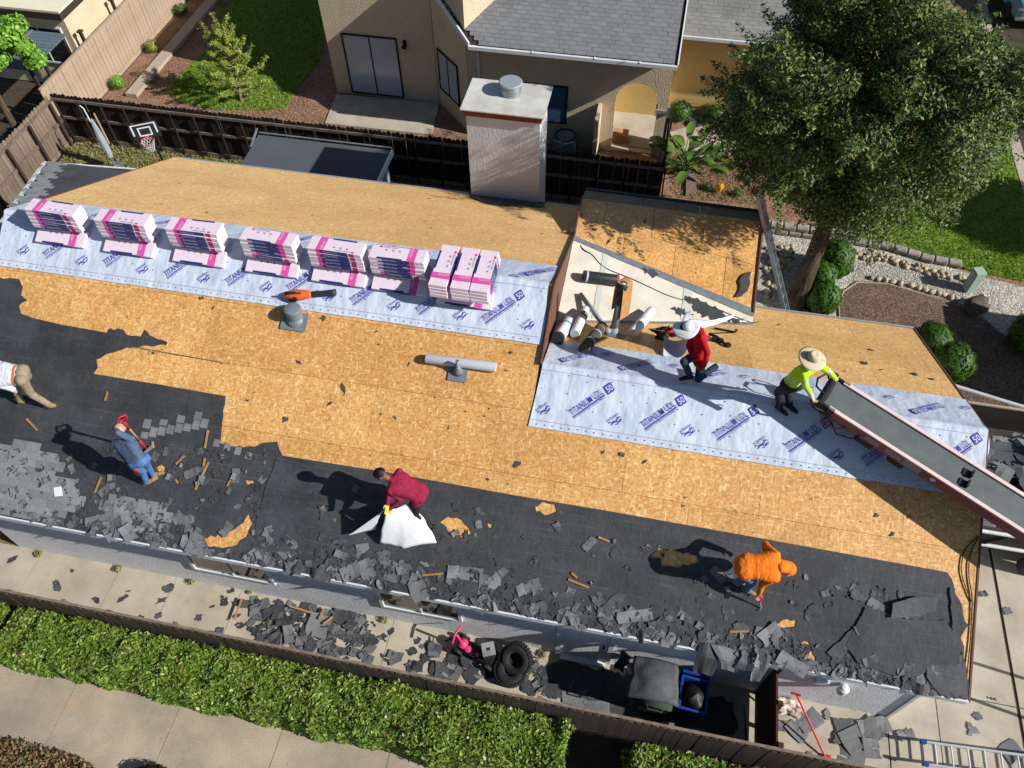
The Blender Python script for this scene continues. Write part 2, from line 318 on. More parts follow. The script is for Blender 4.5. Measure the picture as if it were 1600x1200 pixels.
    def build(s, name, mats, parent=None, smooth=False, world=True, **props):
        inv = PM[parent.name].inverted() if (world and parent is not None and parent.name in PM) else None
        o = bpy.data.objects.new(name, s.mesh(name, mats, inv, smooth)); COL.objects.link(o)
        if parent is not None:
            o.parent = parent
            if parent.name in PM: PM[o.name] = PM[parent.name]
        return setp(o, **props)
def auto_smooth(o, deg=40):
    me = o.data; me.polygons.foreach_set('use_smooth', [True]*len(me.polygons))
    try: me.set_sharp_from_angle(angle=math.radians(deg))
    except Exception: pass
    return o
def kids(o): return [c for c in bpy.data.objects if c.parent == o]
def copy_tree(o, loc=None, rz=None, label=None, group=None, _p=None, ch=None):
    c = o.copy(); COL.objects.link(c)
    if _p is not None: c.parent = _p
    if loc is not None: c.location = loc
    if rz is not None: c.rotation_euler = (0, 0, rz)
    if label: c['label'] = label
    if group: c['group'] = group
    for k in (ch[o.name] if ch else []): copy_tree(k, _p=c, ch=ch)
    return c
def childmap(o):
    d = {}
    st = [o]
    while st:
        q = st.pop(); d[q.name] = kids(q); st += d[q.name]
    return d
def rag(poly, step=9, amp=3., seed=0, closed=True):
    out = []; n = len(poly); r = random.Random(seed)
    for i in range(n if closed else n-1):
        a, b = poly[i], poly[(i+1) % n]; d = math.hypot(b[0]-a[0], b[1]-a[1]); k = max(1, int(d/step))
        for j in range(k):
            t = j/k; out.append((a[0]+(b[0]-a[0])*t+(r.uniform(-amp, amp) if j or amp > 2 else 0), a[1]+(b[1]-a[1])*t+(r.uniform(-amp, amp) if j or amp > 2 else 0)))
    if not closed: out.append(poly[-1])
    return out
_tx = {}
FEAT = [(461, 485, 'the round roof vent'), (716, 575, 'the small plumbing vent'), (230, 740, 'the denim worker'), (620, 800, 'the maroon worker'), (1190, 890, 'the orange worker'), (30, 600, 'the white shirted worker'), (1400, 690, 'the conveyor'), (1515, 900, 'the rake cables'), (340, 880, 'the first front window'),
    (655, 935, 'the second front window'), (800, 1030, 'the tyres'), (920, 985, 'the side door'), (1028, 1075, 'the green bin'), (1195, 1100, 'the red gate'), (1400, 1105, 'the house corner'), (1275, 1160, 'the red shovel'), (1500, 1180, 'the blue footed ladder'), (740, 1020, 'the pink toy'), (60, 880, 'the frame edge'), (250, 520, 'the long felt tear'),
    (830, 650, 'the underlayment corner'), (1010, 700, 'the printed underlayment edge'), (420, 700, 'the stepped felt edge'), (1320, 850, 'the straight felt edge'), (850, 790, 'the oval bare patch'), (1225, 420, 'the leaning ladder'), (1245, 440, 'the tree trunk'), (1225, 375, 'the block wall'), (600, 600, 'the middle of the deck'), (1430, 980, 'the folded felt sheets'), (1160, 990, 'the drooping felt strips'), (470, 960, 'the walkway heap'), (1570, 960, 'the driveway joint'), (120, 480, 'the near felt corner')]
def near(x, y): return min(FEAT, key=lambda f: (f[0]-x)**2+(f[1]-y)**2)[2]
def siz(s, a=.9, b=1.25): return 'small' if s < a else ('large' if s > b else 'middling')
def text_mesh(s):
    if s not in _tx:
        cu = bpy.data.curves.new('lettering', 'FONT'); cu.body = s; cu.resolution_u = 2; cu.size = 1; cu.offset = .003
        o = bpy.data.objects.new('lettering', cu); COL.objects.link(o)
        me = bpy.data.meshes.new_from_object(o); bpy.data.objects.remove(o)
        xs = [v.co.x for v in me.vertices]; ys = [v.co.y for v in me.vertices]
        _tx[s] = (me, min(xs), max(xs), min(ys), max(ys))
    return _tx[s]
def lettering(s, P0, u, v, n, wd, ht, mat, parent, name='lettering', lift=.003):
    """flat print: text s with lower-left corner P0, running along u, wd wide and ht tall"""
    me, x0, x1, y0, y1 = text_mesh(s); key = (s, mat)
    if key not in _tx:
        m2 = me.copy(); m2.materials.clear(); m2.materials.append(MATS[mat]); _tx[key] = m2
    m2 = _tx[key]; sx, sy = wd/(x1-x0), ht/(y1-y0)
    o = bpy.data.objects.new(name, m2); COL.objects.link(o); o.parent = parent
    u, v, n = u.normalized(), v.normalized(), n.normalized(); T = P0-u*(x0*sx)-v*(y0*sy)+n*lift
    M = Matrix(((u.x*sx, v.x*sy, n.x, T.x), (u.y*sx, v.y*sy, n.y, T.y), (u.z*sx, v.z*sy, n.z, T.z), (0, 0, 0, 1)))
    if parent is not None and parent.name in PM: M = PM[parent.name].inverted() @ M
    o.matrix_local = M
    return o
# foliage: many small leaf faces, one mesh
def leaves(name, C, Nrm, size, mat, parent, asp=.5, seed=0, inner=None, curl=0.):
    r = np.random.RandomState(seed); C = np.asarray(C, np.float32); n = len(C)
    d = np.asarray(Nrm, np.float32)+r.normal(0, .55, (n, 3)); d /= np.linalg.norm(d, axis=1)[:, None]+1e-6
    t = r.normal(0, 1, (n, 3)); t -= (t*d).sum(1)[:, None]*d; t /= np.linalg.norm(t, axis=1)[:, None]+1e-6
    b = np.cross(d, t); sz = size*r.uniform(.6, 1.35, (n, 1))
    V = np.stack([C-t*sz, C+b*sz*asp-t*sz*.1+d*sz*curl, C+t*sz, C-b*sz*asp-t*sz*.1+d*sz*curl], 1).reshape(-1, 3)
    if parent is not None and parent.name in PM:
        inv = np.array(PM[parent.name].inverted(), np.float32); V = V @ inv[:3, :3].T+inv[:3, 3]
    me = bpy.data.meshes.new(name); me.vertices.add(4*n); me.vertices.foreach_set('co', V.ravel().astype(np.float32))
    me.loops.add(4*n); me.loops.foreach_set('vertex_index', np.arange(4*n, dtype=np.int32))
    me.polygons.add(n); me.polygons.foreach_set('loop_start', np.arange(0, 4*n, 4, dtype=np.int32)); me.polygons.foreach_set('loop_total', np.full(n, 4, np.int32))
    me.materials.append(MATS[mat]); me.update(calc_edges=True)
    o = bpy.data.objects.new(name, me); COL.objects.link(o)
    if parent is not None:
        o.parent = parent
    return o
def shell_pts(c, rad, n, seed, lo=.75, flat=1.):
    r = np.random.RandomState(seed); d = r.normal(0, 1, (n, 3)); d /= np.linalg.norm(d, axis=1)[:, None]
    k = r.uniform(lo**3, 1, (n, 1))**(1/3); p = d*k
    return np.asarray(c)+p*np.asarray(rad), d
def scatter_in(poly, n, rs):
    """n random points in a pixel polygon"""
    xs = [p[0] for p in poly]; ys = [p[1] for p in poly]; out = []
    while len(out) < n:
        x, y = rs.uniform(min(xs), max(xs)), rs.uniform(min(ys), max(ys))
        if inpoly(x, y, poly): out.append((x, y))
    return out
def inpoly(x, y, poly):
    c = False; j = len(poly)-1
    for i in range(len(poly)):
        xi, yi = poly[i]; xj, yj = poly[j]
        if (yi > y) != (yj > y) and x < (xj-xi)*(y-yi)/(yj-yi)+xi: c = not c
        j = i
    return c
def inst(name, me, parent, M, **props):
    o = bpy.data.objects.new(name, me); COL.objects.link(o)
    if parent is not None:
        o.parent = parent
        if parent.name in PM: M = PM[parent.name].inverted() @ M
    o.matrix_local = M
    return setp(o, **props)
def fr(o, x, y, z):
    return Matrix(((x[0], y[0], z[0], o[0]), (x[1], y[1], z[1], o[1]), (x[2], y[2], z[2], o[2]), (0, 0, 0, 1)))
def struct(name, g, mat, **kw): return g.build(name, mat, None, kind='structure', **kw)
def flat(pts, z, t=.03): return G().prism([(p[0], p[1], z-t) for p in pts], (0, 0, t))
# ------------------------------------------------------------------ ground, paving
struct('ground', G().add([(-90, -60, -.05), (90, -60, -.05), (90, 120, -.05), (-90, 120, -.05)], [(0, 1, 2, 3)]), 'soil')
struct('back_yard', flat([(-19.5, -9), (-7, -9), (-7, 5), (.6, 5), (.6, 10.4), (-19.5, 10.4)], -.012), 'dirt')
struct('neighbour_yard', flat([(-19.9, 10.45), (.6, 10.45), (.6, 24), (-19.9, 24)], -.012), 'chips_red')
struct('front_bed', flat([(.65, 5), (12, 5), (12, 18), (.65, 18)], -.02), 'chips_red')
def slabs(name, xs, y0, y1, mat, z=0., gap=.012, skew=0.):
    root = struct(name, flat([(xs[0], y0), (xs[-1], y0), (xs[-1]+skew, y1), (xs[0]+skew, y1)], z-.012, .02), 'soil')
    for a, b in zip(xs, xs[1:]):
        G().prism([(a+gap/2, y0, z-.02), (b-gap/2, y0, z-.02), (b-gap/2+skew, y1, z-.02), (a+gap/2+skew, y1, z-.02)], (0, 0, .02)).build('slab', mat, root)
    return root
slabs('side_walkway', [-18, -16, -14.1, -12.2, -10.25, -8.9, -7.35, -5.6, -3.85, -2, 0, 1.9, 3.85, 6.32], -5.12, -3.72, 'concrete')
slabs('front_path', [-19, -16.8, -14.5, -12.2, -9.9, -7.6, -5.4, -3.18, -.9, 1.4, 3.7, 6.3], -8.0, -6.22, 'concrete_old')
dr = struct('driveway', flat([(6.32, -9), (24, -9), (24, 3.6), (6.32, 3.6)], -.022), 'soil')
for a, b in ((6.34, 7.30), (7.32, 8.86), (8.93, 12), (12.02, 16)):
    for c, d in ((-9, -5.9), (-5.88, -3.05), (-3.03, .9), (.92, 3.6)):
        G().bb((a, c, -.02), (b, d, 0)).build('slab', 'concrete', dr)
st = struct('street', flat([(12.27, 3.65), (40, 3.65), (40, 60), (14.2, 60), (12.27, 18)], -.10, .02), 'asphalt')
kerb = struct('kerb', G().prism([(11.88, 9.2, -.1), (12.25, 9.2, -.1), (12.25, 18, -.1), (14.15, 60, -.1), (13.7, 60, -.1), (11.88, 18, -.1)], (0, 0, .13)), 'concrete')
struct('verge', flat([(9.5, 17), (11.86, 17), (11.86, 18), (13.68, 60), (9.5, 60)], -.004), 'dirt')
lawn_px = [(1320, 372), (1385, 385), (1440, 402), (1520, 424), (1600, 440), (1612, 425), (1603, 335), (1577, 165), (1500, 150), (1380, 260)]
struct('front_lawn', G().prism([Z(*p, -.012) for p in lawn_px], (0, 0, .02)), 'lawn_soil')
mulch_px = [(1335, 440), (1380, 442), (1440, 458), (1500, 476), (1535, 496), (1560, 520), (1640, 560), (1680, 700), (1500, 700), (1400, 560), (1310, 505), (1312, 460)]
struct('mulch_bed', G().prism([Z(*p, -.012) for p in mulch_px], (0, 0, .03)), 'mulch')
struct('gravel_bed', G().prism([Z(*p, -.03) for p in [(1150, 350), (1345, 385), (1420, 400), (1520, 430), (1680, 470), (1680, 720), (1560, 640), (1300, 505), (1150, 520)]], (0, 0, .03)), 'gravel_white')
struct('mulch_edging', G().tube([Z(px, py, .02) for px, py in [(1312, 505), (1310, 475), (1318, 455), (1340, 441), (1385, 443), (1440, 459), (1500, 478), (1540, 500)]], .025, 6), 'concrete_old')
# lawn behind the neighbour's fence
nl = [(262, 148), (290, 122), (330, 95), (400, 100), (462, 135), (470, 120), (520, -60), (330, -80), (300, 120), (270, 135)]
struct('neighbour_lawn', G().prism([Z(*p, -.008) for p in [(258, 140), (300, 100), (345, 60), (380, -40), (520, -40), (500, 90), (468, 135), (445, 172), (340, 172), (280, 160)]], (0, 0, .02)), 'lawn_soil')
def grass(name, poly, n, ht, mat, seed, z=0.):
    rs = random.Random(seed); C = []
    for x, y in scatter_in(poly, n, rs):
        p = Z(x, y, z)
        if p.x < 11.85: C.append((p.x, p.y, z+ht*.4))
    n = len(C); o = leaves(name, C, np.random.RandomState(seed).normal(0, 1, (n, 3))*(1, 1, .15), ht, mat, None, .18, seed); o['kind'] = 'stuff'; return o
grass('lawn_grass', lawn_px, 16000, .07, 'grass_blade', 3)
grass('neighbour_grass', [(262, 140), (300, 100), (330, 75), (345, -20), (510, -20), (500, 90), (468, 135), (445, 172), (340, 172), (280, 160)], 14000, .08, 'grass_blade', 4)
grass('yard_weeds', [(100, 235), (150, 215), (260, 222), (400, 250), (400, 275), (100, 275)], 6000, .09, 'grass_dry', 5)
# ------------------------------------------------------------------ the house
house = thing('house', 'long low house being re-roofed, blue-grey stucco walls under bare board decking', 'house')
def hp(name, g, mat, **k): return g.build(name, mat, house, **k)
WY = -3.72
g = G(); g.bb((xL+.3, WY, 0), (6.32, WY+.15, 2.78)); hp('front_wall', g, 'stucco_house')
g = G().prism([(6.17, WY+.15, 0), (6.17, 3.9, 0), (6.17, 3.9, zB-P*3.9-.15), (6.17, 0, zB-.15), (6.17, WY+.15, fz(WY)-.15)], (.15, 0, 0)); hp('end_wall', g, 'stucco_house')
g = G().bb((xL+.3, 6.4, 0), (xA, 6.55, 2.8)); g.bb((xA, 3.75, 0), (6.1, 3.9, 2.6)); g.bb((-1.25, 6.62, 0), (2.75, 6.75, 3.1)); g.bb((2.62, 3.9, 0), (2.75, 6.62, 3.05)); hp('back_wall', g, 'stucco_house')
g = G().prism([(xL+.3, WY+.15, 0), (xL+.3, 6.4, 0), (xL+.3, 6.4, zA-P*(6.4-yA)-.1), (xL+.3, yA, zA-.1), (xL+.3, WY+.15, fz(WY)-.1)], (.15, 0, 0)); hp('end_wall', g, 'stucco_house')
# gable step where the higher roof ends above the lower wing
g = G().prism([(xA-.03, -.02, zB-.02), (xA-.03, yA, zA-.015), (xA-.03, ybA-.1, zA-P*(ybA-.1-yA)-.015), (xA-.03, ybA-.1, 2.4), (xA-.03, -.02, 2.4)], (.03, 0, 0)); hp('rake_board', g, 'rake_red')
g = G().bar((xA+.012, -.02, zB+.03), (xA+.012, yA, zA+.015), .03, .10); g.bar((xA+.012, yA, zA+.015), (xA+.012, ybA, zA-P*(ybA-yA)+.015), .03, .10); hp('rake_trim', g, 'rake_red')
# rafters' dark underside
g = G(); t = .10
def slabq(g, x0, x1, ya, za, yb, zb, t=.1, d=.03): g.hexa([(x0, ya, za-t-d), (x1, ya, za-t-d), (x1, yb, zb-t-d), (x0, yb, zb-t-d), (x0, ya, za-d), (x1, ya, za-d), (x1, yb, zb-d), (x0, yb, zb-d)])
slabq(g, xL+.02, xA, yF+.04, fz(yF+.04), yA, zA); slabq(g, xA, xR-.03, yF+.04, fz(yF+.04), 0, zB)
slabq(g, xL+.02, xA-.03, yA, zA, ybA-.04, zA-P*(ybA-.04-yA)); slabq(g, xA, xR-.03, 0, zB, ybB-.04, zB-P*(ybB-.04))
hp('roof_frame', g, 'brown_dark')
def deck(x0, x1, y0, y1, zf, N, off, ymax_rows=None, first=None):
    """rows of 1.22 x 2.44 m boards from the eave y0 to the ridge y1"""
    s = 1 if y1 > y0 else -1; dy = 1.22/Q*s; k = 0; y = y0
    while (y1-y)*s > .02:
        yn = y+dy if (y1-y-dy)*s > .05 else y1

        for (xa, xb, y_lo, y_hi) in ([(x0, x1, y, yn)] if ymax_rows is None else ymax_rows(y, yn)):
            x = math.floor((xa-off-(k % 2)*1.22)/2.44)*2.44+off+(k % 2)*1.22
            while x < xb:
                a, b = max(x, xa), min(x+2.44, xb)
                if b-a > .03:
                    gp = .0024; lift = random.Random(int(a*100)+k).uniform(0, .004)
                    P4 = [(a+gp, y_lo+gp*s), (b-gp, y_lo+gp*s), (b-gp, y_hi-gp*s), (a+gp, y_hi-gp*s)]
                    if s < 0: P4 = P4[::-1]
                    lo = [Vector((q[0], q[1], zf(q[1])))+N*(-.014) for q in P4]; up = [Vector((q[0], q[1], zf(q[1])))+N*(-.003+lift*.4) for q in P4]
                    G().hexa(lo+up).build('board', 'osb', house)
                x += 2.44
        y = yn; k += 1
def rowsF(y, yn):
    if yn <= 0.001: return [(xL, xR, y, yn)]
    if y >= 0: return [(xL, xA-.02, y, yn)]
    return [(xL, xA-.02, y, yn), (xA+.02, xR, y, 0)]
deck(xL, xR, yF, yA, fz, NF, .45, rowsF)
deck(xL, xA-.03, ybA, yA, lambda y: zA-P*(y-yA), NB, .9)
deck(xA+.02, xR, ybB, 0, lambda y: zB-P*y, NB, .2)
# rear wing with its ridge board and the low cricket beside it
c00, c01, c10, c11 = Vector((xA+.02, 4.40, 4.03)), Vector((-1.46, 6.50, 3.47)), Vector((2.86, 3.62, 3.17)), Vector((3.0, 6.50, 3.42))
def cs(u, v): return (c00*(1-u)+c10*u)*(1-v)+(c01*(1-u)+c11*u)*v
for j, cuts in enumerate(((0, .27, .55, .83, 1), (0, .14, .41, .69, 1))):
    for a, b in zip(cuts, cuts[1:]):
        v0, v1 = j*.5+.002, j*.5+.498; q = [cs(a+.0012, v0), cs(b-.0012, v0), cs(b-.0012, v1), cs(a+.0012, v1)]
        G().hexa([p-Vector((0, 0, .014)) for p in q]+q).build('board', 'osb', house)
for a, b in ((0, .34), (.34, .50), (.5, .66), (.66, 1)):
    p = [c01.lerp(c11, a+.001), c01.lerp(c11, b-.001)]; d = Vector((0, .66, -.27))
    G().hexa([q+Vector((0, 0, -.016)) for q in (p[0], p[1], p[1]+d, p[0]+d)]+[q+Vector((0, .004, -.002)) for q in (p[0], p[1], p[1]+d, p[0]+d)]).build('eave_board', 'ply_grey', house)
e0, e1 = c01+Vector((0, .69, -.27)), c11+Vector((0, .69, -.27))
hp('gutter', G().bar(e0, e1, .06, .09), 'gutter')
hp('roof_frame', G().hexa([q-Vector((0, 0, .55)) for q in (c00, c10, c11, c01)]+[q-Vector((0, 0, .42)) for q in (c00, c10, c11, c01)]), 'brown_dark')
g = G(); g.bar(c10+Vector((.02, 0, -.02)), c11+Vector((.02, 0, -.02)), .035, .14); g.bar(c11+Vector((.02, 0, -.02)), e1+Vector((.02, 0, 0)), .035, .14); hp('rake_board', g, 'rake_red')
g = G(); g.bar(c00+Vector((-.01, .15, .0)), c01+Vector((-.01, 0, .0)), .03, .16); hp('rake_board', g, 'rake_red')
D0, D1, D2, D3 = Vector((xA+.01, 4.44, 4.045)), Vector((xA+.01, 2.0, 3.865)), Vector((2.86, 3.36, 3.21)), Vector((2.88, 3.60, 3.20))
def dpt(u, v): return (D0*(1-u)+D3*u)*(1-v)+(D1*(1-u)+D2*u)*v
g = G().grid(lambda u, v: dpt(u, v)+Vector((0, 0, .012+.006*noise.noise(Vector((u*5, v*4, 0))))), 24, 12)
g.bar(D1+Vector((0, 0, -.03)), D2+Vector((0, 0, -.03)), .02, .08); hp('membrane', g, 'membrane', smooth=True)
for a, b in ((.17, .20), (.62, .67)):
    hp('seam_tape', G().grid(lambda u, v: dpt(a+(b-a)*u, v*.98)+Vector((0, 0, .0215+.006*noise.noise(Vector(((a+(b-a)*u)*5, v*4, 0))))), 2, 12), mk('tape_pale', '#bdbcb8', .6, .1))
hp('valley_flashing', G().grid(lambda u, v: dpt(u, 0).lerp(dpt(u, .3), v*.26/max(.26, (dpt(u, 0)-dpt(u, 1)).length)*1.6)+Vector((0, 0, .026)), 30, 2).grid(lambda u, v: cs(u, .05*v)+Vector((0, 0, .012)), 12, 1), 'galv')
hp('edge_flashing', G().bar(D1+Vector((0, -.06, -.005)), D2+Vector((0, -.06, -.005)), .14, .012), 'galv')
# black mastic smears on the cricket
for k, poly in enumerate(([(1068, 463), (1095, 468), (1120, 483), (1150, 498), (1166, 499), (1150, 503), (1110, 498), (1092, 492), (1082, 478)], [(1050, 480), (1068, 485), (1085, 493), (1070, 494), (1055, 489)], [(1004, 420), (1018, 421), (1031, 428), (1028, 434), (1012, 428)])):
    pts = []
    for px, py in rag(poly, 3, 3.6, k):
        a = D0; nn = (D3-D0).cross(D1-D0).normalized(); pts.append(pl(px, py, nn, nn.dot(D0+Vector((0, 0, .036)))))
    hp('mastic_smear', G().prism(pts, (0, 0, .004)), 'felt')
# eaves, rakes, drip edges
g = G().bb((xL, yF-.03, zF-.16), (xR, yF-.005, zF-.012)); hp('fascia', g, 'trim_white')
g = G().bar((xL, yF-.02, zF+.002), (xR, yF-.02, zF+.002), .05, .006); hp('drip_edge', g, 'trim_white')
g = G().bb((xL, yF+.0, zF-.17), (xR-.05, WY, zF-.155)); hp('soffit', g, 'trim_white')
zb = zA-P*(ybA-yA)
g = G().bar((xL, ybA+.02, zb-.01), (-4.55, ybA+.02, zb-.01), .04, .03); g.bar((-2.45, ybA+.02, zb-.01), (xA-.02, ybA+.02, zb-.01), .04, .03); hp('drip_edge', g, 'drip')
hp('fascia', G().bb((xL, ybA+.0, zb-.2), (xA-.02, ybA+.03, zb-.03)), 'gutter')
zb2 = zB-P*ybB
g = G().bb((2.95, ybB+.005, zb2-.16), (xR, ybB+.03, zb2-.02)); hp('fascia', g, 'gutter'); hp('drip_edge', G().bar((2.95, ybB+.03, zb2), (xR, ybB+.03, zb2), .05, .02), 'drip')
g = G()
for ya, za, yb, zb_ in ((yF, zF, 0, zB), (0, zB, ybB, zb2)): g.bar((xR+.015, ya, za-.07), (xR+.015, yb, zb_-.07), .03, .15)
hp('rake_board', g, 'rake_red')
g = G()
for ya, za, yb, zb_ in ((yF, zF, yA, zA), (yA, zA, ybA, zb)): g.bar((xL-.015, ya, za-.07), (xL-.015, yb, zb_-.07), .03, .15)
hp('rake_board', g, 'rake_red')
# windows and the side door of the front wall
def window(root, o, ux, uz, n, wd, ht, cols=2, frame='trim_white', glass='glass_dark', fw=.07, name='window', dep=.05):
    """o lower-left corner on the wall plane, n outward; frame with panes set back inside it"""
    ux, uz, n = Vector(ux), Vector(uz), Vector(n); o = Vector(o); g = G()
    for a, b, c, d in ((0, 0, wd, fw), (0, ht-fw, wd, ht), (0, fw, fw, ht-fw), (wd-fw, fw, wd, ht-fw)):
        g.prism([o+ux*a+uz*b, o+ux*c+uz*b, o+ux*c+uz*d, o+ux*a+uz*d], n*dep)
    for i in range(1, cols):
        x = fw+(wd-2*fw)*i/cols; g.prism([o+ux*(x-fw*.35)+uz*fw, o+ux*(x+fw*.35)+uz*fw, o+ux*(x+fw*.35)+uz*(ht-fw), o+ux*(x-fw*.35)+uz*(ht-fw)], n*dep*.9)
    f = g.build(name, frame, root)
    for i in range(cols):
        a, b = fw+(wd-2*fw)*i/cols, fw+(wd-2*fw)*(i+1)/cols
        G().prism([o+ux*a+uz*fw, o+ux*b+uz*fw, o+ux*b+uz*(ht-fw), o+ux*a+uz*(ht-fw)], n*dep*(.35+.12*i)).build('pane', glass, f)
    return f
window(house, (-8.15, WY, .86), (1, 0, 0), (0, 0, 1), (0, -1, 0), 1.85, 1.1)
window(house, (-4.0, WY, .80), (1, 0, 0), (0, 0, 1), (0, -1, 0), 1.72, 1.15)
g = G(); g.bb((-.34, WY-.05, 0), (-.24, WY, 2.1)); g.bb((.70, WY-.05, 0), (.80, WY, 2.1)); g.bb((-.24, WY-.05, 2.0), (.70, WY, 2.1)); d = hp('door', g, 'trim_white')
G().bb((-.24, WY-.02, .06), (.70, WY, 2.0)).build('door_leaf', 'stucco_house', d); G().bb((-.24, WY-.14, 0), (.70, WY, .055)).build('threshold', 'trim_white', d)
G().lathe((.60, WY-.03, 1.0), [(.02, 0), (.02, .03), (.03, .04), (.03, .06), (.01, .07)], 10, (0, -1, 0)).build('handle', 'black_metal', d)
hp('dryer_vent', G().bb((1.55, WY-.07, 1.95), (1.75, WY, 2.12)), 'trim_white')
hp('corner_trim', G().bb((6.29, WY-.03, 0), (6.35, WY-.002, 2.62)), 'trim_white')
a = Yp(1322, 1078, WY)
g = G().lathe((5.05, WY-.10, 1.35), [(.0, -.12), (.09, -.11), (.10, .08), (.05, .12), (.0, .13)], 12); hp('wall_plate', G().bb((4.55, WY-.06, 1.25), (4.80, WY, 1.42)), 'trim_white'); hp('wall_light', g, 'trim_white', smooth=False)
# chimney
ch = hp('chimney', G().bb((-4.45, 6.86, 0), (-2.64, 7.95, 5.27)), 'stucco_chim')
g = G().bb((-4.49, 6.82, 5.27), (-2.60, 7.99, 5.38)); g.bb((-4.52, 6.79, 5.38), (-2.57, 8.02, 5.46)); g.build('brick_band', mk('band_red', '#7c4038', .85, .25, 9, bump=.3), ch)
G().bb((-4.56, 6.74, 5.46), (-2.53, 8.08, 5.49)).build('cap', mk('cap_metal', '#d6d5d0', .4, .2, 1.6, '#bab7ae', metal=.15, stain=(('#7a4a38', 1.3, .66),)), ch)
g = G().lathe((-3.50, 7.62, 5.51), [(.26, 0), (.26, .16), (.245, .17), (.245, .24)], 24); g.build('flue', 'galv', ch, smooth=False)
G().lathe((-3.50, 7.62, 5.75), [(.29, 0), (.29, .03), (.27, .05)], 28).build('flue_lid', 'pvc_grey', ch)
f = G().grid(lambda u, v: Ba(735+u*116, 300+u*15+v*14*(.35+.65*math.sin(u*2.6+.3))+1.5*math.sin(u*7), .03+.02*noise.noise(Vector((u*6, v*3, 1)))), 24, 4); f.build('flashing', 'gutter', ch, smooth=True)
# lower shingled roof beyond the gable
la, lb, lc, ld = Vector((-16.55, 6.05, 2.78)), Vector((-13.16, 6.30, 2.78)), Vector((-13.16, 1.6, 4.19)), Vector((-14.6, 1.6, 4.15))
g = G(); lo2 = [Vector(q_) for q_ in ((-14.6, 1.55, 4.15), (-13.16, 1.55, 4.19), (-13.16, -4, 2.4), (-14.4, -4, 2.4))]
dn = Vector((0, 0, .12)); g.hexa([q_-dn for q_ in (ld, lc, lb, la)]+[ld, lc, lb, la]); g.hexa([q_-dn for q_ in lo2]+lo2); hp('lower_roof', g, 'brown_dark')
hp('drip_edge', G().bar(la+Vector((0, .02, .0)), lb+Vector((0, .02, 0)), .05, .05).bar(la+Vector((.03, 0, .035)), ld+Vector((.03, 0, .035)), .10, .05), 'trim_white')
TAB = {}
def tabmesh(w_, h_, mat, t=.007):
    k = (w_, h_, mat)
    if k not in TAB:
        g = G().hexa([(0, 0, 0), (w_, 0, 0), (w_, h_, 0), (0, h_, 0), (0, 0, t), (w_, 0, t), (w_, h_, t), (0, h_, t)]); TAB[k] = g.mesh('shingle', mat)
    return TAB[k]
def shingles(root, o, ux, uy, wd, ht, mat, keep=None, tab=.31, exp=.145, limit=300, seed=1, order=None):
    o, ux, uy = Vector(o), Vector(ux).normalized(), Vector(uy).normalized(); n = ux.cross(uy).normalized(); rs = random.Random(seed)
    tilt = Matrix.Rotation(-.045, 3, ux); uyt = tilt @ uy; nt_ = ux.cross(uyt)
    me = tabmesh(round(tab-.006, 3), round(exp*1.35, 3), mat); spots = []
    half = tabmesh(round(tab/2-.006, 3), round(exp*1.35, 3), mat)
    for r in range(int(ht/exp)):
        for c in range(-1, int(wd/tab)+1):
            x = c*tab+(r % 2)*tab/2+rs.uniform(-.004, .004); hf = False
            if x < -.01:
                if x < -tab*.6: continue
                x += tab/2; hf = True
            elif x+tab > wd+.01:
                if x+tab/2 > wd+.02: continue
                hf = True
            p = o+ux*x+uy*(r*exp)
            if keep and not keep(p+ux*tab/2+uy*exp/2): continue
            spots.append((p+n*.021, hf))
    spots.sort(key=lambda q_: (q_[0]-CAM).length); rest = G()
    for i, (p, hf) in enumerate(spots):
        if i < limit: inst('shingle', half if hf else me, root, fr(p, ux, uyt, nt_))
        else:
            tw = tab/2 if hf else tab; q = [p, p+ux*(tw-.006), p+ux*(tw-.006)+uyt*exp*1.35, p+uyt*exp*1.35]; rest.hexa([v for v in q]+[v+nt_*.007 for v in q])
    if rest.v: rest.build('shingle_courses', mat, root, kind='stuff')
ul = (la-ld).normalized()
def kl(p):
    e = (ld.x+(la.x-ld.x)*(p.y-ld.y)/(la.y-ld.y)); return p.x > e+.10
up = (lc-lb).normalized()
shingles(house, (-13.16, 6.10, 2.80), (-1, 0, 0), (0, (1.6-6.05), (4.17-2.78)), 3.5, 4.6, 'shingle_old', lambda p: kl(p) and not kl(p-Vector((.52, 0, 0))), .33, .15, 60, 3)
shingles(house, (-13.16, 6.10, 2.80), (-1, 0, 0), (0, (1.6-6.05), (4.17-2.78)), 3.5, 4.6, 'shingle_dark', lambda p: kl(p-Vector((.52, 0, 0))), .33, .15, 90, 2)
# ------------------------------------------------------------------ torn felt on the front slope
felt_px = [(-90, 400), (-40, 428)]+rag([(0, 434), (30, 436), (36, 450), (33, 461), (43, 470), (30, 478), (33, 490)], 7, 1.6, 1, False)+[(52, 497), (100, 508), (168, 520)]+rag([(170, 514), (193, 515), (198, 523), (220, 526), (226, 515), (234, 524), (262, 535), (260, 539), (198, 543), (170, 552), (151, 562), (153, 575), (146, 584)], 6, 1.4, 2, False)+[(250, 601), (353, 619), (349, 640), (341, 672)]+rag([(338, 690), (365, 698), (400, 698), (410, 692), (433, 690), (437, 703), (442, 712)], 8, 1.5, 3, False)+[(600, 737), (800, 773), (960, 800), (1200, 843), (1480, 894)]+rag([(1488, 906), (1496, 935), (1504, 952), (1511, 975), (1502, 995), (1506, 1030), (1511, 1060), (1512, 1092)], 8, 3, 4, False)
fe = [Fs(*p, .006) for p in felt_px]+[Vector((6.55, yF-.01, fz(yF)+.006)), Vector((-13.0, yF-.01, fz(yF)+.006))]
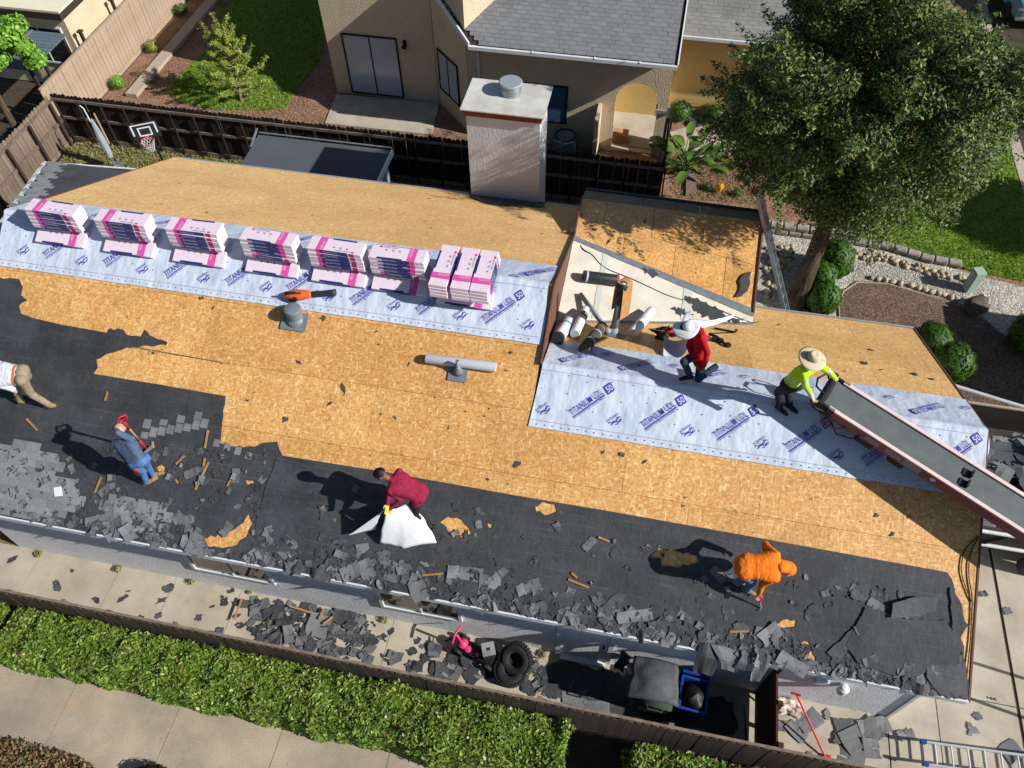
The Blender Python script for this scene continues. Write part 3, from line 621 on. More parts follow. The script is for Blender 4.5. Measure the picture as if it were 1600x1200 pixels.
holes_px = [[(298, 843), (330, 838), (360, 832), (385, 812), (392, 804), (397, 818), (390, 835), (372, 852), (350, 856), (318, 852)], [(690, 815), (700, 807), (715, 809), (730, 820), (736, 835), (728, 843), (715, 836), (700, 832)],
            [(834, 792), (850, 786), (866, 790), (868, 800), (850, 803), (836, 799)], [(1012, 872), (1030, 858), (1052, 861), (1088, 868), (1090, 880), (1060, 886), (1036, 886), (1030, 874)], [(413, 830), (425, 825), (452, 823), (456, 832), (430, 837), (418, 840)],
            [(1213, 975), (1230, 966), (1246, 970), (1244, 978), (1222, 981)], [(1246, 1012), (1258, 1000), (1268, 1012), (1274, 1034), (1258, 1030), (1246, 1022)], [(1456, 970), (1480, 972), (1487, 977), (1466, 978)], [(247, 732), (253, 727), (261, 731), (258, 739), (250, 737)], [(274, 749), (280, 747), (284, 753), (277, 756)], [(762, 818), (770, 820), (768, 826), (764, 824)], [(384, 751), (396, 751), (399, 755), (387, 757)]]
hl = [[Fs(*p, .006) for p in rag(h, 4 if k > 8 else 7, 1.0 if k > 8 else 2.6, 20+k)] for k, h in enumerate(holes_px)]
hp('felt', G().prism(fe, NF*.004, 0, hl), 'felt')
# loose and lapped lengths of felt lying over it
for k, (poly, lift, m) in enumerate((([(398, 830), (412, 772), (432, 716), (470, 722), (497, 735), (478, 790), (452, 862), (392, 860), (398, 845)], .02, 'felt'),
        ([(1322, 1008), (1352, 948), (1420, 968), (1478, 968), (1500, 1005), (1500, 1038), (1452, 1040), (1430, 1062), (1380, 1050), (1340, 1035)], .035, 'scrap_dark'),
        ([(1395, 942), (1412, 938), (1440, 932), (1466, 934), (1462, 955), (1440, 962), (1392, 966)], .10, 'scrap_dark'),
        ([(1292, 1020), (1340, 975), (1352, 952), (1338, 1000), (1308, 1038)], .03, 'scrap_dark'), ([(1450, 1032), (1508, 1035), (1513, 1092), (1470, 1086), (1448, 1058)], .03, 'scrap_dark'),
        ([(1484, 918), (1492, 918), (1500, 1005), (1490, 1000), (1487, 960)], .03, 'scrap_dark'), ([(240, 660), (352, 622), (345, 690), (240, 700)], .004, 'felt'), ([(0, 560), (150, 585), (140, 640), (0, 615)], .004, 'felt'))):
    pts = [Fs(*p, .006+lift) for p in rag(poly, 9, 1.6, 40+k)]
    hp('felt_strip', G().prism(pts, NF*.005), m)
# course laps: narrow raised edges running along the roof
for k, (a, b) in enumerate((((0, 505), (345, 566)), ((0, 630), (330, 690)), ((0, 700), (330, 757)), ((450, 790), (1480, 968)), ((460, 855), (1480, 1030)), ((450, 745), (800, 803)))):
    p0, p1 = Fs(*a, .012), Fs(*b, .012); hp('felt_lap', G().bar(p0, p1, .012, .006, NF), 'felt')
# tabs of the old roof still nailed down
old_px = [(-20, 690), (25, 697), (60, 700), (85, 712), (112, 735), (88, 752), (108, 758), (124, 770), (112, 800), (92, 822), (40, 818), (-20, 806)]
old2 = [(160, 790), (185, 776), (230, 786), (262, 792), (264, 818), (240, 832), (205, 836), (160, 826), (148, 812)]
def ko(p):
    q = (Vector(p)-CAM); z = q.dot(FWD); x, y = 800+F_PX*q.dot(RT)/z, 600-F_PX*q.dot(UP)/z
    return inpoly(x+rnd.uniform(-6, 6), y+rnd.uniform(-4, 4), old_px) or inpoly(x, y, old2)
shingles(house, (-12.9, yF+.02, fz(yF+.02)), (1, 0, 0), (0, 1, P), 5.6, 1.9, 'shingle_old', ko, .305, .142, 130, 5)
for (a, b, n_, w0) in (((219, 684), (312, 668), 8, .15), ((332, 697), (382, 716), 4, .13), ((222, 668), (302, 655), 4, .16)):
    for i in range(n_):
        t_ = i/max(1, n_-1); p = Fs(a[0]+(b[0]-a[0])*t_, a[1]+(b[1]-a[1])*t_, .012); h_ = w0*rnd.uniform(.7, 1.3)
        G().prism([p, p+Vector((w0, 0, 0)), p+Vector((w0, h_/Q, h_*P/Q)), p+Vector((.01, h_/Q, h_*P/Q))], NF*.007).build('shingle', 'shingle_old', house)
# ------------------------------------------------------------------ synthetic underlayment, folded over each ridge
def drape(x0, x1, yr, zr, yb_f, yf_f, tag, n=150, m=30):
    def f(u, v):
        x = x0(v)+(x1(v)-x0(v))*u; yb, yf = yb_f(x), yf_f(x); y = yb+(yf-yb)*v
        z = zr-P*abs(y-yr)+.028*math.exp(-((y-yr)/.07)**2); N = NF if y < yr else NB
        w_ = .006*noise.noise(Vector((x*3.1+tag, y*2.2, 0)))+.009*max(0, noise.noise(Vector((x*1.2, y*1.1+tag, 3))))
        e = min(v, 1-v); 
        return Vector((x, y+.012*noise.noise(Vector((x*1.7, tag, v*3))), z))+N*(.018+w_*min(1, e*8+.35))
    return G().grid(f, n, m)
sA = hp('underlayment', drape(lambda v: -13.13-.05*math.sin(v*5), lambda v: -1.47+.03*math.sin(v*9), yA, zA, lambda x: Ba(500, 367).y+.01*x, lambda x: .335, 1), 'sheet', smooth=True)
yBt = Bb(1100, 566).y
sB = hp('underlayment', drape(lambda v: -1.36-.16*max(0, v-.55), lambda v: xR-.0, 0, zB, lambda x: yBt+.0*x, lambda x: -1.075, 7), 'sheet', smooth=True)
# the end of the right-hand length hangs over the rake
def hang(u, v):
    y = yBt*.72-(yBt*.72+.55)*v; z = zB-P*abs(y)+.022; d = u*(.34+.12*math.sin(v*7))*min(1, .3+2.2*min(v, 1-v)+.4)
    return Vector((xR-.003+d*.42+.03*math.sin(v*11)*u, y+.03*u*noise.noise(Vector((v*5, u, 2))), z-d*.86-.02*u*math.sin(v*9)))
hp('underlayment_flap', G().grid(hang, 10, 24), 'sheet', smooth=True)
def onA(px, py): return Fs(px, py, .032)
TX = L('#45459a')
def print_line(P0, P1, n, full=True, par=None, cut=None):
    u = P1-P0; wd = u.length; v = n.cross(u).normalized()
    lettering('TITANIUM UDL', P0+v*.028, u, v, n, wd, .125, 'print_purple', par)
    g = G(); q = P0-v*.006+n*.003
    g.add([q, q+u, q+u+v*.017, q+v*.017], [(0, 1, 2, 3)]); g.build('underline', 'print_purple', par)
    lettering('SYNTHETIC ROOFING UNDERLAYMENT', P0-v*.045, u, v, n, wd*.97, .03, 'print_purple', par, lift=.003)
    un = u.normalized(); c = P0+u+un*.045-v*.03; g = G()
    g.add([c+n*.003, c+un*.155+v*.0+n*.003, c+un*.175+v*.17+n*.003, c+un*.02+v*.17+n*.003], [(0, 1, 2, 3)]); g.build('print_box', 'print_purple', par)
    lettering('50', c+un*.025+v*.03, un, v, n, .12, .115, 'print_white', par, lift=.006)
def print_logo(C, u, n, par, s=1.):
    v = n.cross(u).normalized(); u = u.normalized(); o = C-u*.13*s-v*.075*s
    lettering('INTERWRAP', o+v*.105*s, u, v, n, .25*s, .05*s, 'print_purple', par)
    g = G()
    for k, (y0, y1, x0, x1, b) in enumerate(((.062, .090, 0, .12, .02), (.045, .085, .10, .25, -.02), (.012, .045, .02, .24, .025), (-.015, .01, .09, .22, -.012))):
        pts = [o+u*(x0+(x1-x0)*i/6)*1+v*(y0+b*math.sin(i/6*math.pi*2))*s+n*.003 for i in range(7)]+[o+u*(x0+(x1-x0)*i/6)+v*(y0+(y1-y0)*.55+b*math.sin(i/6*math.pi*2))*s+n*.003 for i in range(6, -1, -1)]
        g.add(pts, [tuple(range(14))])
    g.build('print_mark', 'print_purple', par)
LIFT = .036
for (x, y) in ((72, 403), (166, 416), (261, 434), (357, 446), (453, 456), (552, 476), (655, 491), (759, 505)):
    print_line(Fs(x, y, LIFT), Fs(x+47, y-34, LIFT), NF, par=sA)
for (x, y) in ((37, 391), (128, 407), (223, 420), (319, 434), (416, 448), (514, 462), (616, 477), (719, 492), (825, 507)):
    a = Fs(x, y, LIFT); print_logo(a, Fs(x+20, y-14, LIFT)-a, NF, sA)
for (x, y) in ((896, 652), (1008, 671), (1122, 687), (1234, 706), (1353, 727)):
    print_line(Fs(x, y, LIFT), Fs(x+50, y-35, LIFT), NF, par=sB)
for (x, y) in ((850, 639), (961, 656), (1075, 673), (1190, 692), (1307, 711)):
    a = Fs(x, y, LIFT); print_logo(a, Fs(x+20, y-14, LIFT)-a, NF, sB)
for (x, y) in ((1478, 726),): print_line(Fs(x, y, LIFT), Fs(x+42, y-30, LIFT), NF, par=sB)
# the upper lengths run the other way, their print upside down
for (x, y) in ((1016, 562), (925, 549), (1128, 578), (1262, 600), (1468, 630)):
    b = Bb(x, y, LIFT); a = Bb(x-52, y+13, LIFT); u = a-b; print_line(b, b+u.normalized()*.62, NB, par=sB)
for (x, y) in ((950, 553), (1055, 571), (1165, 588), (1340, 613), (1390, 620), (1510, 637)):
    a = Bb(x, y, LIFT); print_logo(a, Bb(x-20, y+5, LIFT)-a, NB, sB, .8)
for (x, y) in ((183, 329), (282, 341), (492, 368), (590, 383), (868, 418), (845, 421)):
    b = Ba(x, y, LIFT); a = Ba(x-52, y+10, LIFT); print_line(b, b+(a-b).normalized()*.6, NB, par=sA)
def guide(par, x0, x1, y, n, zf, k):
    g = G(); q = [Vector((x0, y, zf(y))), Vector((x1, y, zf(y)))]; w_ = Vector((0, .004, .004*P))
    g.add([q[0]+n*.034, q[1]+n*.034, q[1]+w_+n*.034, q[0]+w_+n*.034], [(0, 1, 2, 3)]); g.build('guide_line', 'print_grey', par)
for par, x0, x1, yr, yl in ((sA, -13.1, -1.5, yA, .335), (sB, -1.38, xR-.05, 0, -1.075)):
    guide(par, x0, x1, yl+.12, NF, fz, 0); guide(par, x0, x1, yr-.09, NF, fz, 0)
    g = G(); rs = random.Random(3)
    for yy, st_, j in ((yl+.06, .155, .01), (yl+.36, .5, .05), (yl+.66, .5, .05), (yl+.92, .42, .05), (yr-.05, .2, .02)):
        x = x0+.1
        while x < x1-.1:
            y = yy+rs.uniform(-j, j); g.lathe(Vector((x+rs.uniform(-j, j), y, fz(y)))+NF*.026, [(.012, 0), (.012, .007)], 6, NF); x += st_
    o = g.build('cap_nail', 'print_grey', par, kind='stuff')
# ------------------------------------------------------------------ shingle bundles along the main ridge
import bmesh
def rbox(d, bev=.014, jit=.0, seed=0, seg=2):
    bm = bmesh.new(); bmesh.ops.create_cube(bm, size=1)
    for v in bm.verts: v.co = Vector((v.co.x*d[0], v.co.y*d[1], v.co.z*d[2]))
    bmesh.ops.bevel(bm, geom=bm.edges[:], offset=bev, segments=seg, affect='EDGES')
    g = G(); bm.verts.index_update(); vs = [v.co.copy() for v in bm.verts]
    if jit: vs = [v+Vector((noise.noise(v*7+Vector((seed, 0, 0))), noise.noise(v*7+Vector((0, seed, 5))), noise.noise(v*7+Vector((9, 0, seed)))))*jit for v in vs]
    g.add(vs, [[q.index for q in f.verts] for f in bm.faces]); bm.free(); return g
def at(g, c, R=None):
    c = Vector(c); g.v = [tuple(c+(R @ Vector(v) if R else Vector(v))) for v in g.v]; return g
BH = .082
def bundle_proto():
    r = thing('shingle_bundle', 'x', 'shingle bundle')
    at(rbox((1.0, .335, BH), .007, .0025, 3, 1), (0, 0, BH/2)).build('wrapper', 'wrap', r)
    e = .0025; T = BH+e; D = .1675+e
    g = G(); g.bb((-.33, -D, .01), (-.19, D, T)); g.build('pink_band', 'wrap_pink', r)
    g = G(); g.bb((.28, -D, .0), (.37, -D+.01, BH*.97)); g.build('side_band', mk('wrap_magenta', '#a82c62', .4, .1, 8), r)
    G().bb((-.10, D-.035, BH*.92), (.34, D+.0015, T)).build('blue_label', 'wrap_blue', r); G().bb((-.24, D-.01, .0), (.245, D+.001, BH)).build('blue_label', 'wrap_blue', r); lb = G().bb((-.26, -D-.001, .0), (.25, -D+.01, BH)).build('blue_label', 'wrap_blue', r)
    lettering('DURATION', Vector((-.20, -D-.002, .03)), Vector((1, 0, 0)), Vector((0, 0, 1)), Vector((0, -1, 0)), .26, .036, 'print_white', lb)
    lettering('DURATION', Vector((.26, D+.002, .03)), Vector((-1, 0, 0)), Vector((0, 0, 1)), Vector((0, 1, 0)), .26, .036, 'print_white', lb)
    lettering('OWENS CORNING', Vector((.02, -.14, T)), Vector((1, 0, 0)), Vector((0, 1, 0)), Vector((0, 0, 1)), .27, .03, 'print_grey', r)
    g = G(); g.bb((.31, -.145, BH-.002), (.36, -.11, T)); g.build('red_mark', 'wrap_red', r)
    g = G()
    for x in (-.02, .10, .22): g.lathe((x, -.06, BH-.001), [(.022, 0), (.022, .004)], 10)
    g.build('print_mark', 'print_grey', r)
    lettering('DURATION', Vector((-.21, -.15, T)), Vector((0, 1, 0)), Vector((-1, 0, 0)), Vector((0, 0, 1)), .20, .05, 'wrap', r, lift=.002)
    return r
BP = bundle_proto(); BC = childmap(BP); _used = [False]
def bundle(loc, rz=0., tilt=None, label='', group=''):
    if not _used[0]: o = BP; _used[0] = True
    else: o = copy_tree(BP, ch=BC)
    o.scale = (1.1, 1.05, 1); o.location = loc; o.rotation_mode = 'XYZ'; o.rotation_euler = (tilt or 0, 0, rz) if not tilt else (tilt, 0, 0)
    if tilt and rz: o.rotation_mode = 'QUATERNION'; o.rotation_quaternion = (Matrix.Rotation(tilt, 3, 'X') @ Matrix.Rotation(rz, 3, 'Z')).to_quaternion()
    o['label'] = label; o['group'] = group
SL = math.atan(P); ORD = ['first', 'second', 'third', 'fourth', 'fifth', 'sixth', 'seventh']
LVL = ['top bundle', 'second bundle down', 'third bundle down', 'fourth bundle down', 'fifth bundle down']
zt = zA+.055; yS = yA-.19
for i, (px, py) in enumerate(((84, 327), (194, 344), (306, 361), (422, 377), (528, 392), (624, 406))):
    c = Yp(px, py, yS); x = c.x; grp = 'pink and white shingle bundles stacked along the ridge'; st_ = f'{ORD[i]} ridge stack from the gable end'
    for k in range(5):
        rz = (math.pi if (i in (3, 5) and k < 4) else 0)+rnd.uniform(-.02, .02)
        bundle((x+.010*k+rnd.uniform(-.012, .012)-.02, yS-.012*k+rnd.uniform(-.012, .012)+.02, zt+BH*(4-k)), rz, None, f'pink and white {LVL[k]} of the {st_}', grp)
    cy = yA-.22-.175/Q; p_ = Vector((x+.02, cy, fz(cy)))+NF*.024
    bundle(p_, math.pi, SL, f'bundle flat on the front slope under the {st_}', grp)
for i, (px, py) in enumerate(((694, 413), (727, 419), (757, 425))):
    c = Yp(px, py, yS-.02)
    for k in range(4):
        bundle((c.x+.006*k, yS-.02-.01*k, zt+.02+BH*(2.6-k*.9)), -math.pi/2+rnd.uniform(-.025, .025)+math.pi, None, f'{LVL[k]} of the {ORD[i]} column in the crosswise end pile', 'bundles of the crosswise end pile')
x = Yp(727, 440, yS).x; cy = yA-.30-.175/Q
bundle(Vector((x+.06, cy, fz(cy)))+NF*.024, math.pi, SL, 'shingle bundle lying on the front slope under the crosswise end pile', 'bundles of the crosswise end pile')
# ------------------------------------------------------------------ vents, pipes and tools on the roof
RF = Matrix(((1, 0, 0), (0, 1/Q, -P/Q), (0, P/Q, 1/Q)))    # axes of the front slope
def onF(px, py, h=0.): return Fs(px, py, h)
c = onF(461, 498, .02); r = thing('roof_vent', 'round grey roof vent with square flashing below the orange blower', 'roof vent', c)
g = G(); g.box(c+RF @ Vector((0, -.06, .008)), (.52, .36, .012), RF); g.build('flashing', 'lead_grey', r)
G().lathe(c+Vector((0, .02, -.05)), [(.20, 0), (.185, .05), (.15, .10), (.145, .26)], 20).build('collar', 'lead_grey', r)
auto_smooth(G().lathe(c+Vector((0, .02, .20)), [(.15, -.03), (.17, 0), (.17, .06), (.16, .085), (.12, .10), (.0, .105)], 24).build('hood', 'lead_grey', r))
c = onF(716, 581, .02); r = thing('vent_pipe', 'short grey plumbing vent on bare decking, in front of the white pipe', 'vent pipe', c)
G().box(c+RF @ Vector((0, -.03, .006)), (.36, .32, .01), RF).build('flashing', 'lead_grey', r)
G().lathe(c, [(.10, -.02), (.09, .05), (.055, .12), (.045, .16)], 16).build('boot', 'lead_grey', r, smooth=True)
g = G().lathe(c, [(.033, .1), (.033, .34), (.026, .34), (.026, .25)], 14); g.build('pipe', 'pvc_grey', r)
def tube_roll(name, label, cat, a, b, rad, mat, bands=(), core=True, group=None, endmat=None, inner='abs_black'):
    a, b = Vector(a), Vector(b); ax = (b-a).normalized(); ln = (b-a).length; r = thing(name, label, cat, a, 0, group)
    o = G().lathe(a, [(rad*.35, .0), (rad*.97, .0), (rad, .012), (rad, ln-.012), (rad*.97, ln), (rad*.35, ln), (rad*.3, ln-.1), (rad*.3, .1)], 22, ax).build('roll', mat, r); auto_smooth(o, 50)
    for p, w_, m in bands: auto_smooth(G().lathe(a+ax*(p*ln), [(rad, 0), (rad+.004, 0), (rad+.004, w_), (rad, w_)], 22, ax).build('band', m, r))
    if endmat:
        for p, s_ in ((0, -1), (ln, 1)): G().lathe(a+ax*(p+s_*.002-(.001)), [(rad*.36, 0), (rad*.9, 0), (rad*.9, .003), (rad*.36, .003)], 22, ax).build('roll_end', endmat, r)
    return r
a, b = onF(666, 560, .095), onF(775, 574, .095); tube_roll('metal_roll', 'long pale grey roll lying behind the small plumbing vent', 'roll', a, b, .095, 'roll_grey')
# blower
a = onF(444, 462, .10); b = onF(484, 460, .12); e = onF(524, 457, .10); r = thing('leaf_blower', 'orange and black leaf blower lying on the pale underlayment', 'leaf blower', a)
d = (b-a).normalized()
o = G().tube([a, a+d*.06, a+d*.16, a+d*.28, a+d*.40, b, b+d*.04], [.05, .085, .11, .115, .10, .075, .06], 14).build('housing', 'orange_paint', r, smooth=True)
G().tube([b-d*.02, b+d*.05, b.lerp(e, .5), e-d*.08, e], [.05, .06, .058, .062, .07], 14).build('nozzle', 'abs_black', r, smooth=True)
G().tube([a+d*.04+NF*.07, a+d*.10+NF*.17, a+d*.28+NF*.18, a+d*.38+NF*.08], .022, 8).build('handle', 'abs_black', r, smooth=True)
G().box(a+d*.2+Vector((0, -.10, -.03)), (.12, .05, .10)).build('battery', 'abs_black', r)
G().lathe(a+d*.26+Vector((0, -.1, .0)), [(.055, 0), (.05, .015), (.02, .018)], 12, (0, -1, .2)).build('fan_guard', 'black_metal', r)
# rolls leaning on the cricket
def onD(px, py, h=0.):
    nn = (D3-D0).cross(D1-D0).normalized()
    if nn.z < 0: nn = -nn
    return pl(px, py, nn, nn.dot(D0)+h)
tube_roll('felt_roll', 'black felt roll with a pink band lying level on the white cricket', 'roll', onD(911, 431, .15), onD(966, 438, .15), .125, 'abs_black', [(.08, .04, 'roll_grey'), (.93, .05, mk('band_pink', '#b8475c', .5))])
tube_roll('membrane_roll', 'white roll with a black end and blue mark, nearest the higher roof', 'roll', Bb(871, 530, .14), onD(891, 500, .16), .125, 'white_plain', [(-.005, .12, 'abs_black'), (.62, .06, mk('band_blue', '#3a7fb8', .5))], endmat='abs_black', group='rolls at the foot of the cricket')
tube_roll('membrane_roll', 'pale roll with a grey band lying second from the higher roof', 'roll', Bb(898, 522, .13), onD(915, 484, .16), .10, 'white_plain', [(.62, .18, mk('band_slate', '#757886', .5))], endmat='roll_grey', group='rolls at the foot of the cricket')
tube_roll('felt_roll', 'dark mineral felt roll with two white bands, nearest the camera of the rolls', 'roll', Bb(912, 546, .12), Bb(941, 510, .14), .115, mk('felt_brown', '#4a4642', .9, .2, 20, fine=160), [(.28, .035, 'roll_grey'), (.62, .035, 'roll_grey'), (.82, .02, 'cardboard')], group='rolls at the foot of the cricket')
tube_roll('membrane_roll', 'long white roll with a grey end lying beside the tall vent pipe', 'roll', Bb(988, 521, .13), onD(1018, 486, .15), .11, 'white_plain', [(.5, .015, 'pvc_grey'), (.56, .01, 'pvc_grey')], endmat='roll_grey', group='rolls at the foot of the cricket')
a, b = onD(907, 460, .07), Bb(950, 517, .10); r = thing('plastic_pipe', 'grey plastic pipe propped across the white cricket', 'pipe', a); G().tube([a, b], .055, 14).build('pipe', 'pvc_grey', r, smooth=True); G().tube([b-(b-a).normalized()*.10, b+(b-a).normalized()*.04], .068, 14).build('socket', 'pvc_grey', r, smooth=True)
c = Bb(958, 520, .0); r = thing('flue_pipe', 'tall dark vent pipe with black elbow rising beside the rolls', 'vent pipe', c)
t_ = c+Vector((.06, .04, 1.38)); G().tube([c, c.lerp(t_, .68)], .075, 16).build('pipe', 'lead_grey', r, smooth=True); G().tube([c.lerp(t_, .66), c.lerp(t_, .93)], .084, 16).build('sleeve', 'abs_black', r, smooth=True)
G().lathe(c, [(.13, -.02), (.12, .04), (.09, .12), (.085, .2)], 18).build('collar', 'pvc_grey', r, smooth=True)
g = G().tube([c.lerp(t_, .90), c.lerp(t_, .97)+Vector((.0, .0, .02)), t_+Vector((0, -.04, .05)), t_+Vector((.0, -.12, .03))], [.084, .10, .10, .085], 14); g.build('elbow', 'abs_black', r, smooth=True)
G().ell(t_+Vector((0, -.05, .115)), (.05, .035, .02)).build('tape', 'alu', r, smooth=True)
g = G().add([c+Vector(q) for q in ((-.35, -.18, .11), (.18, -.24, .13), (.30, -.05, .04), (-.2, .05, .03))], [(0, 1, 2, 3)]); g.build('flashing', 'lead_grey', r)
r = thing('cardboard_sheet', 'brown cardboard folded over the tall black vent pipe', 'cardboard', t_)
def cb(u, v):
    ang = math.pi*(u*1.0); R_ = .15
    x = -math.cos(ang)*R_*1.0; z = math.sin(ang)*.12
    if u < .2: z -= (.2-u)/.2*.72
    if u > .8: z -= (u-.8)/.2*.86
    x, y = x*.95, .24*(v-.5); return t_+Vector((x*.72+y*.69+.02, y*.72-x*.5+.02, z+.02-.05*abs(u-.5)+.02*math.sin(u*9)))
o = G().grid(cb, 30, 3).build('board', 'cardboard', r); m_ = o.modifiers.new('t', 'SOLIDIFY'); m_.thickness = .008
def cord(name, label, pts, rad, mat, cat='cable', **k):
    P3 = [Vector(p) for p in pts]; fine = []
    for i in range(len(P3)-1):
        p0, p1, p2, p3 = P3[max(0, i-1)], P3[i], P3[i+1], P3[min(len(P3)-1, i+2)]
        for j in range(6):
            t = j/6; fine.append(.5*((2*p1)+(p2-p0)*t+(2*p0-5*p1+4*p2-p3)*t*t+(3*p1-p0-3*p2+p3)*t**3))
    fine.append(P3[-1]); return G().tube(fine, rad, 6).build(name, mat, None, smooth=True, label=label, cat=cat, **k)
cord('cable', 'thin black cable trailing over the white cricket', [Ba(897, 366, .03), onD(910, 388, .03), onD(925, 398, .02), onD(945, 418, .02), onD(990, 437, .02), onD(1050, 464, .02), onD(1105, 477, .03), onD(1165, 501, .03), Bb(1185, 503, .02)], .011, 'abs_black')
cord('cable', 'looped brown cable lying by the bare rake edge', [Fs(1529, 838, .02), Fs(1509, 858, .02), Fs(1502, 885, .02), Fs(1506, 910, .02), Fs(1518, 940, .02)], .010, 'brown_dark', group='brown cables along the rake edge')
cord('cable', 'straighter brown cable beside the loop at the rake edge', [Fs(1529, 838, .02), Fs(1516, 868, .02), Fs(1514, 900, .02), Fs(1519, 940, .02), Fs(1516, 1000, .02), Fs(1511, 1052, .03)], .010, 'brown_dark', group='brown cables along the rake edge')
r = thing('hammer', 'wooden handled hammer with a white head at the cricket corner', 'hammer', Ba(893, 362, .04)); G().bar(Ba(880, 362, .04), Ba(893, 362, .04), .025, .03).build('handle', 'wood_stick', r); G().box(Ba(894, 360, .06), (.06, .14, .06)).build('head', 'white_plain', r)
# nail guns and tool bag behind the red worker
def tool(label, px, py, ang, m1, m2, s=1.):
    p = Bb(px, py, .04); r = thing('nail_gun', label, 'nail gun', p, ang)
    at(rbox((.26*s, .07, .10), .02), (0, 0, .06)).build('body', m1, r, world=False, smooth=True); at(rbox((.05, .05, .16), .015), (.07, .0, -.0+.07)).build('handle', m2, r, world=False, smooth=True)
    G().tube([(-.13*s, 0, .06), (-.22*s, 0, .05)], [.03, .02], 8).build('nose', 'black_metal', r, world=False); G().box((.02, -.09, .03), (.20*s, .10, .05)).build('magazine', m2, r, world=False); return r
tool('black and orange nail gun behind the red worker, further from the ridge', 1040, 516, .2, 'black_metal', 'orange_paint'); tool('black nail gun with grey magazine behind the red worker, nearer the ridge', 1034, 525, -.3, 'abs_black', 'black_metal', 1.2); tool('red and black nail gun lying against the cricket flashing', 1050, 520, .6, 'red_paint', 'black_metal')
p = Bb(1120, 530, .04); r = thing('tool_belt', 'black tool belt with pouches on the bare decking', 'tool belt', p)
g = G().tube([Bb(1108, 522, .05), Bb(1120, 526, .07), Bb(1132, 537, .05), Bb(1139, 541, .04)], .03, 8); g.build('belt', 'cloth_black', r, smooth=True)
for (x_, y_) in ((1117, 530), (1126, 532)): at(rbox((.12, .10, .10), .02), Bb(x_, y_, .06)).build('pouch', 'cloth_black', r)
G().lathe(Bb(1137, 540, .03), [(.05, 0), (.07, .01), (.07, .03), (.05, .04)], 14).build('buckle_ring', 'black_metal', r)
p = Bb(1148, 514, .03); r = thing('metal_bracket', 'bent black metal roof bracket standing near the tool belt', 'bracket', p); G().bar(Bb(1116, 513, .02), Bb(1148, 519, .02), .05, .02).build('foot', 'black_metal', r); G().bar(Bb(1148, 519, .02), Bb(1151, 515, .28), .05, .02).build('upright', 'black_metal', r)
# curled sheet the red worker is unrolling
r = thing('curled_sheet', 'curled brown backed grey sheet standing beside the red worker', 'sheet', Bb(1055, 548, .0))
q0 = Bb(1036, 556, .02)
def curl(u, v):
    a_ = -2.2+u*3.6; R_ = .25+.08*u
    return q0+Vector((.14+R_*math.cos(a_)+.14*v*u, .12+R_*.6*math.sin(a_)+.62*v, .22+R_*math.sin(a_)*.9-.15*v))
o = G().grid(curl, 24, 4).build('roll', 'roll_grey', r, smooth=True); m_ = o.modifiers.new('t', 'SOLIDIFY'); m_.thickness = .01
# ------------------------------------------------------------------ conveyor lift
A0, A1 = Vector((3.765, -.035, 5.35)), Vector((6.92, -1.51, 4.78)); U = (A1-A0).normalized(); W = Vector((0, 0, 1)).cross(U).normalized(); N = U.cross(W).normalized()
LN = 8.2; HW = .33
r = thing('conveyor_lift', 'long maroon shingle conveyor running up over the ridge to the man in yellow', 'conveyor', A0)
def cp(u, w_, n_): return A0+U*u+W*w_+N*n_
for s_ in (-1, 1):
    g = G().bar(cp(.10, s_*HW, -.13), cp(LN, s_*HW, -.13), .03, .22, N); g.build('side_rail', 'lift_red', r)
    g = G().bar(cp(.12, s_*HW, -.005), cp(LN, s_*HW, -.005), .07, .03, N); g.build('rail_flange', 'lift_pink', r)
G().grid(lambda u, v: cp(-.02+u*LN, (v-.5)*.60, -.028-.012*math.sin(v*math.pi)), 40, 6).build('belt', 'rubber_belt', r, smooth=True)
G().grid(lambda u, v: cp(u*LN, (v-.5)*.60, -.22), 2, 1).build('return_belt', 'rubber', r)
G().lathe(cp(-.02, -.30, -.125), [(.02, 0), (.10, 0), (.10, .60), (.02, .60)], 18, W).build('head_roller', 'rubber', r, smooth=False)
for s_ in (-1, 1):
    g = G().box(cp(.06, s_*.34, -.10), (.34, .05, .22), Matrix((U, W, N)).transposed()); g.build('end_plate', 'black_metal', r)
    G().tube([cp(.12, s_*.38, -.10), cp(-.04, s_*.46, -.06), cp(-.16, s_*.44, -.04), cp(-.20, s_*.36, -.06), cp(-.12, s_*.30, -.10)], .018, 8).build('handle', 'black_metal', r, smooth=True)
G().tube([cp(.0, .36, .0), cp(-.22, .25, .03), cp(-.30, .05, .04), cp(-.25, -.1, .02), cp(-.05, -.1, -.05)], .02, 8).build('handle', 'black_metal', r, smooth=True)
for u_, l_ in ((.95, .36), (1.55, .30)): at(rbox((l_, .3, .16), .03), cp(u_, -.20, -.30), Matrix((U, W, N)).transposed()).build('motor_box', 'black_metal', r)
for u_, l_, h_ in ((1.02, .26, .11), (1.42, .30, .12), (1.76, .32, .17)): G().box(cp(u_, -HW-.018, -.125), (l_, .006, h_), Matrix((U, W, N)).transposed()).build('label_plate', 'print_grey', r)
G().lathe(cp(2.15, -HW-.014, -.12), [(.05, 0), (.05, .006)], 12, -W).build('sticker', 'roll_grey', r)
G().tube([cp(.05, -.37, -.20), cp(.2, -.42, -.34), cp(.45, -.40, -.30), cp(.55, -.36, -.20)], .012, 8).build('cable', 'red_paint', r, smooth=True)
G().tube([cp(.30, -.37, -.24), cp(.5, -.42, -.40), cp(.75, -.38, -.32), cp(.8, -.36, -.18)], .012, 8).build('cable', 'black_metal', r, smooth=True)
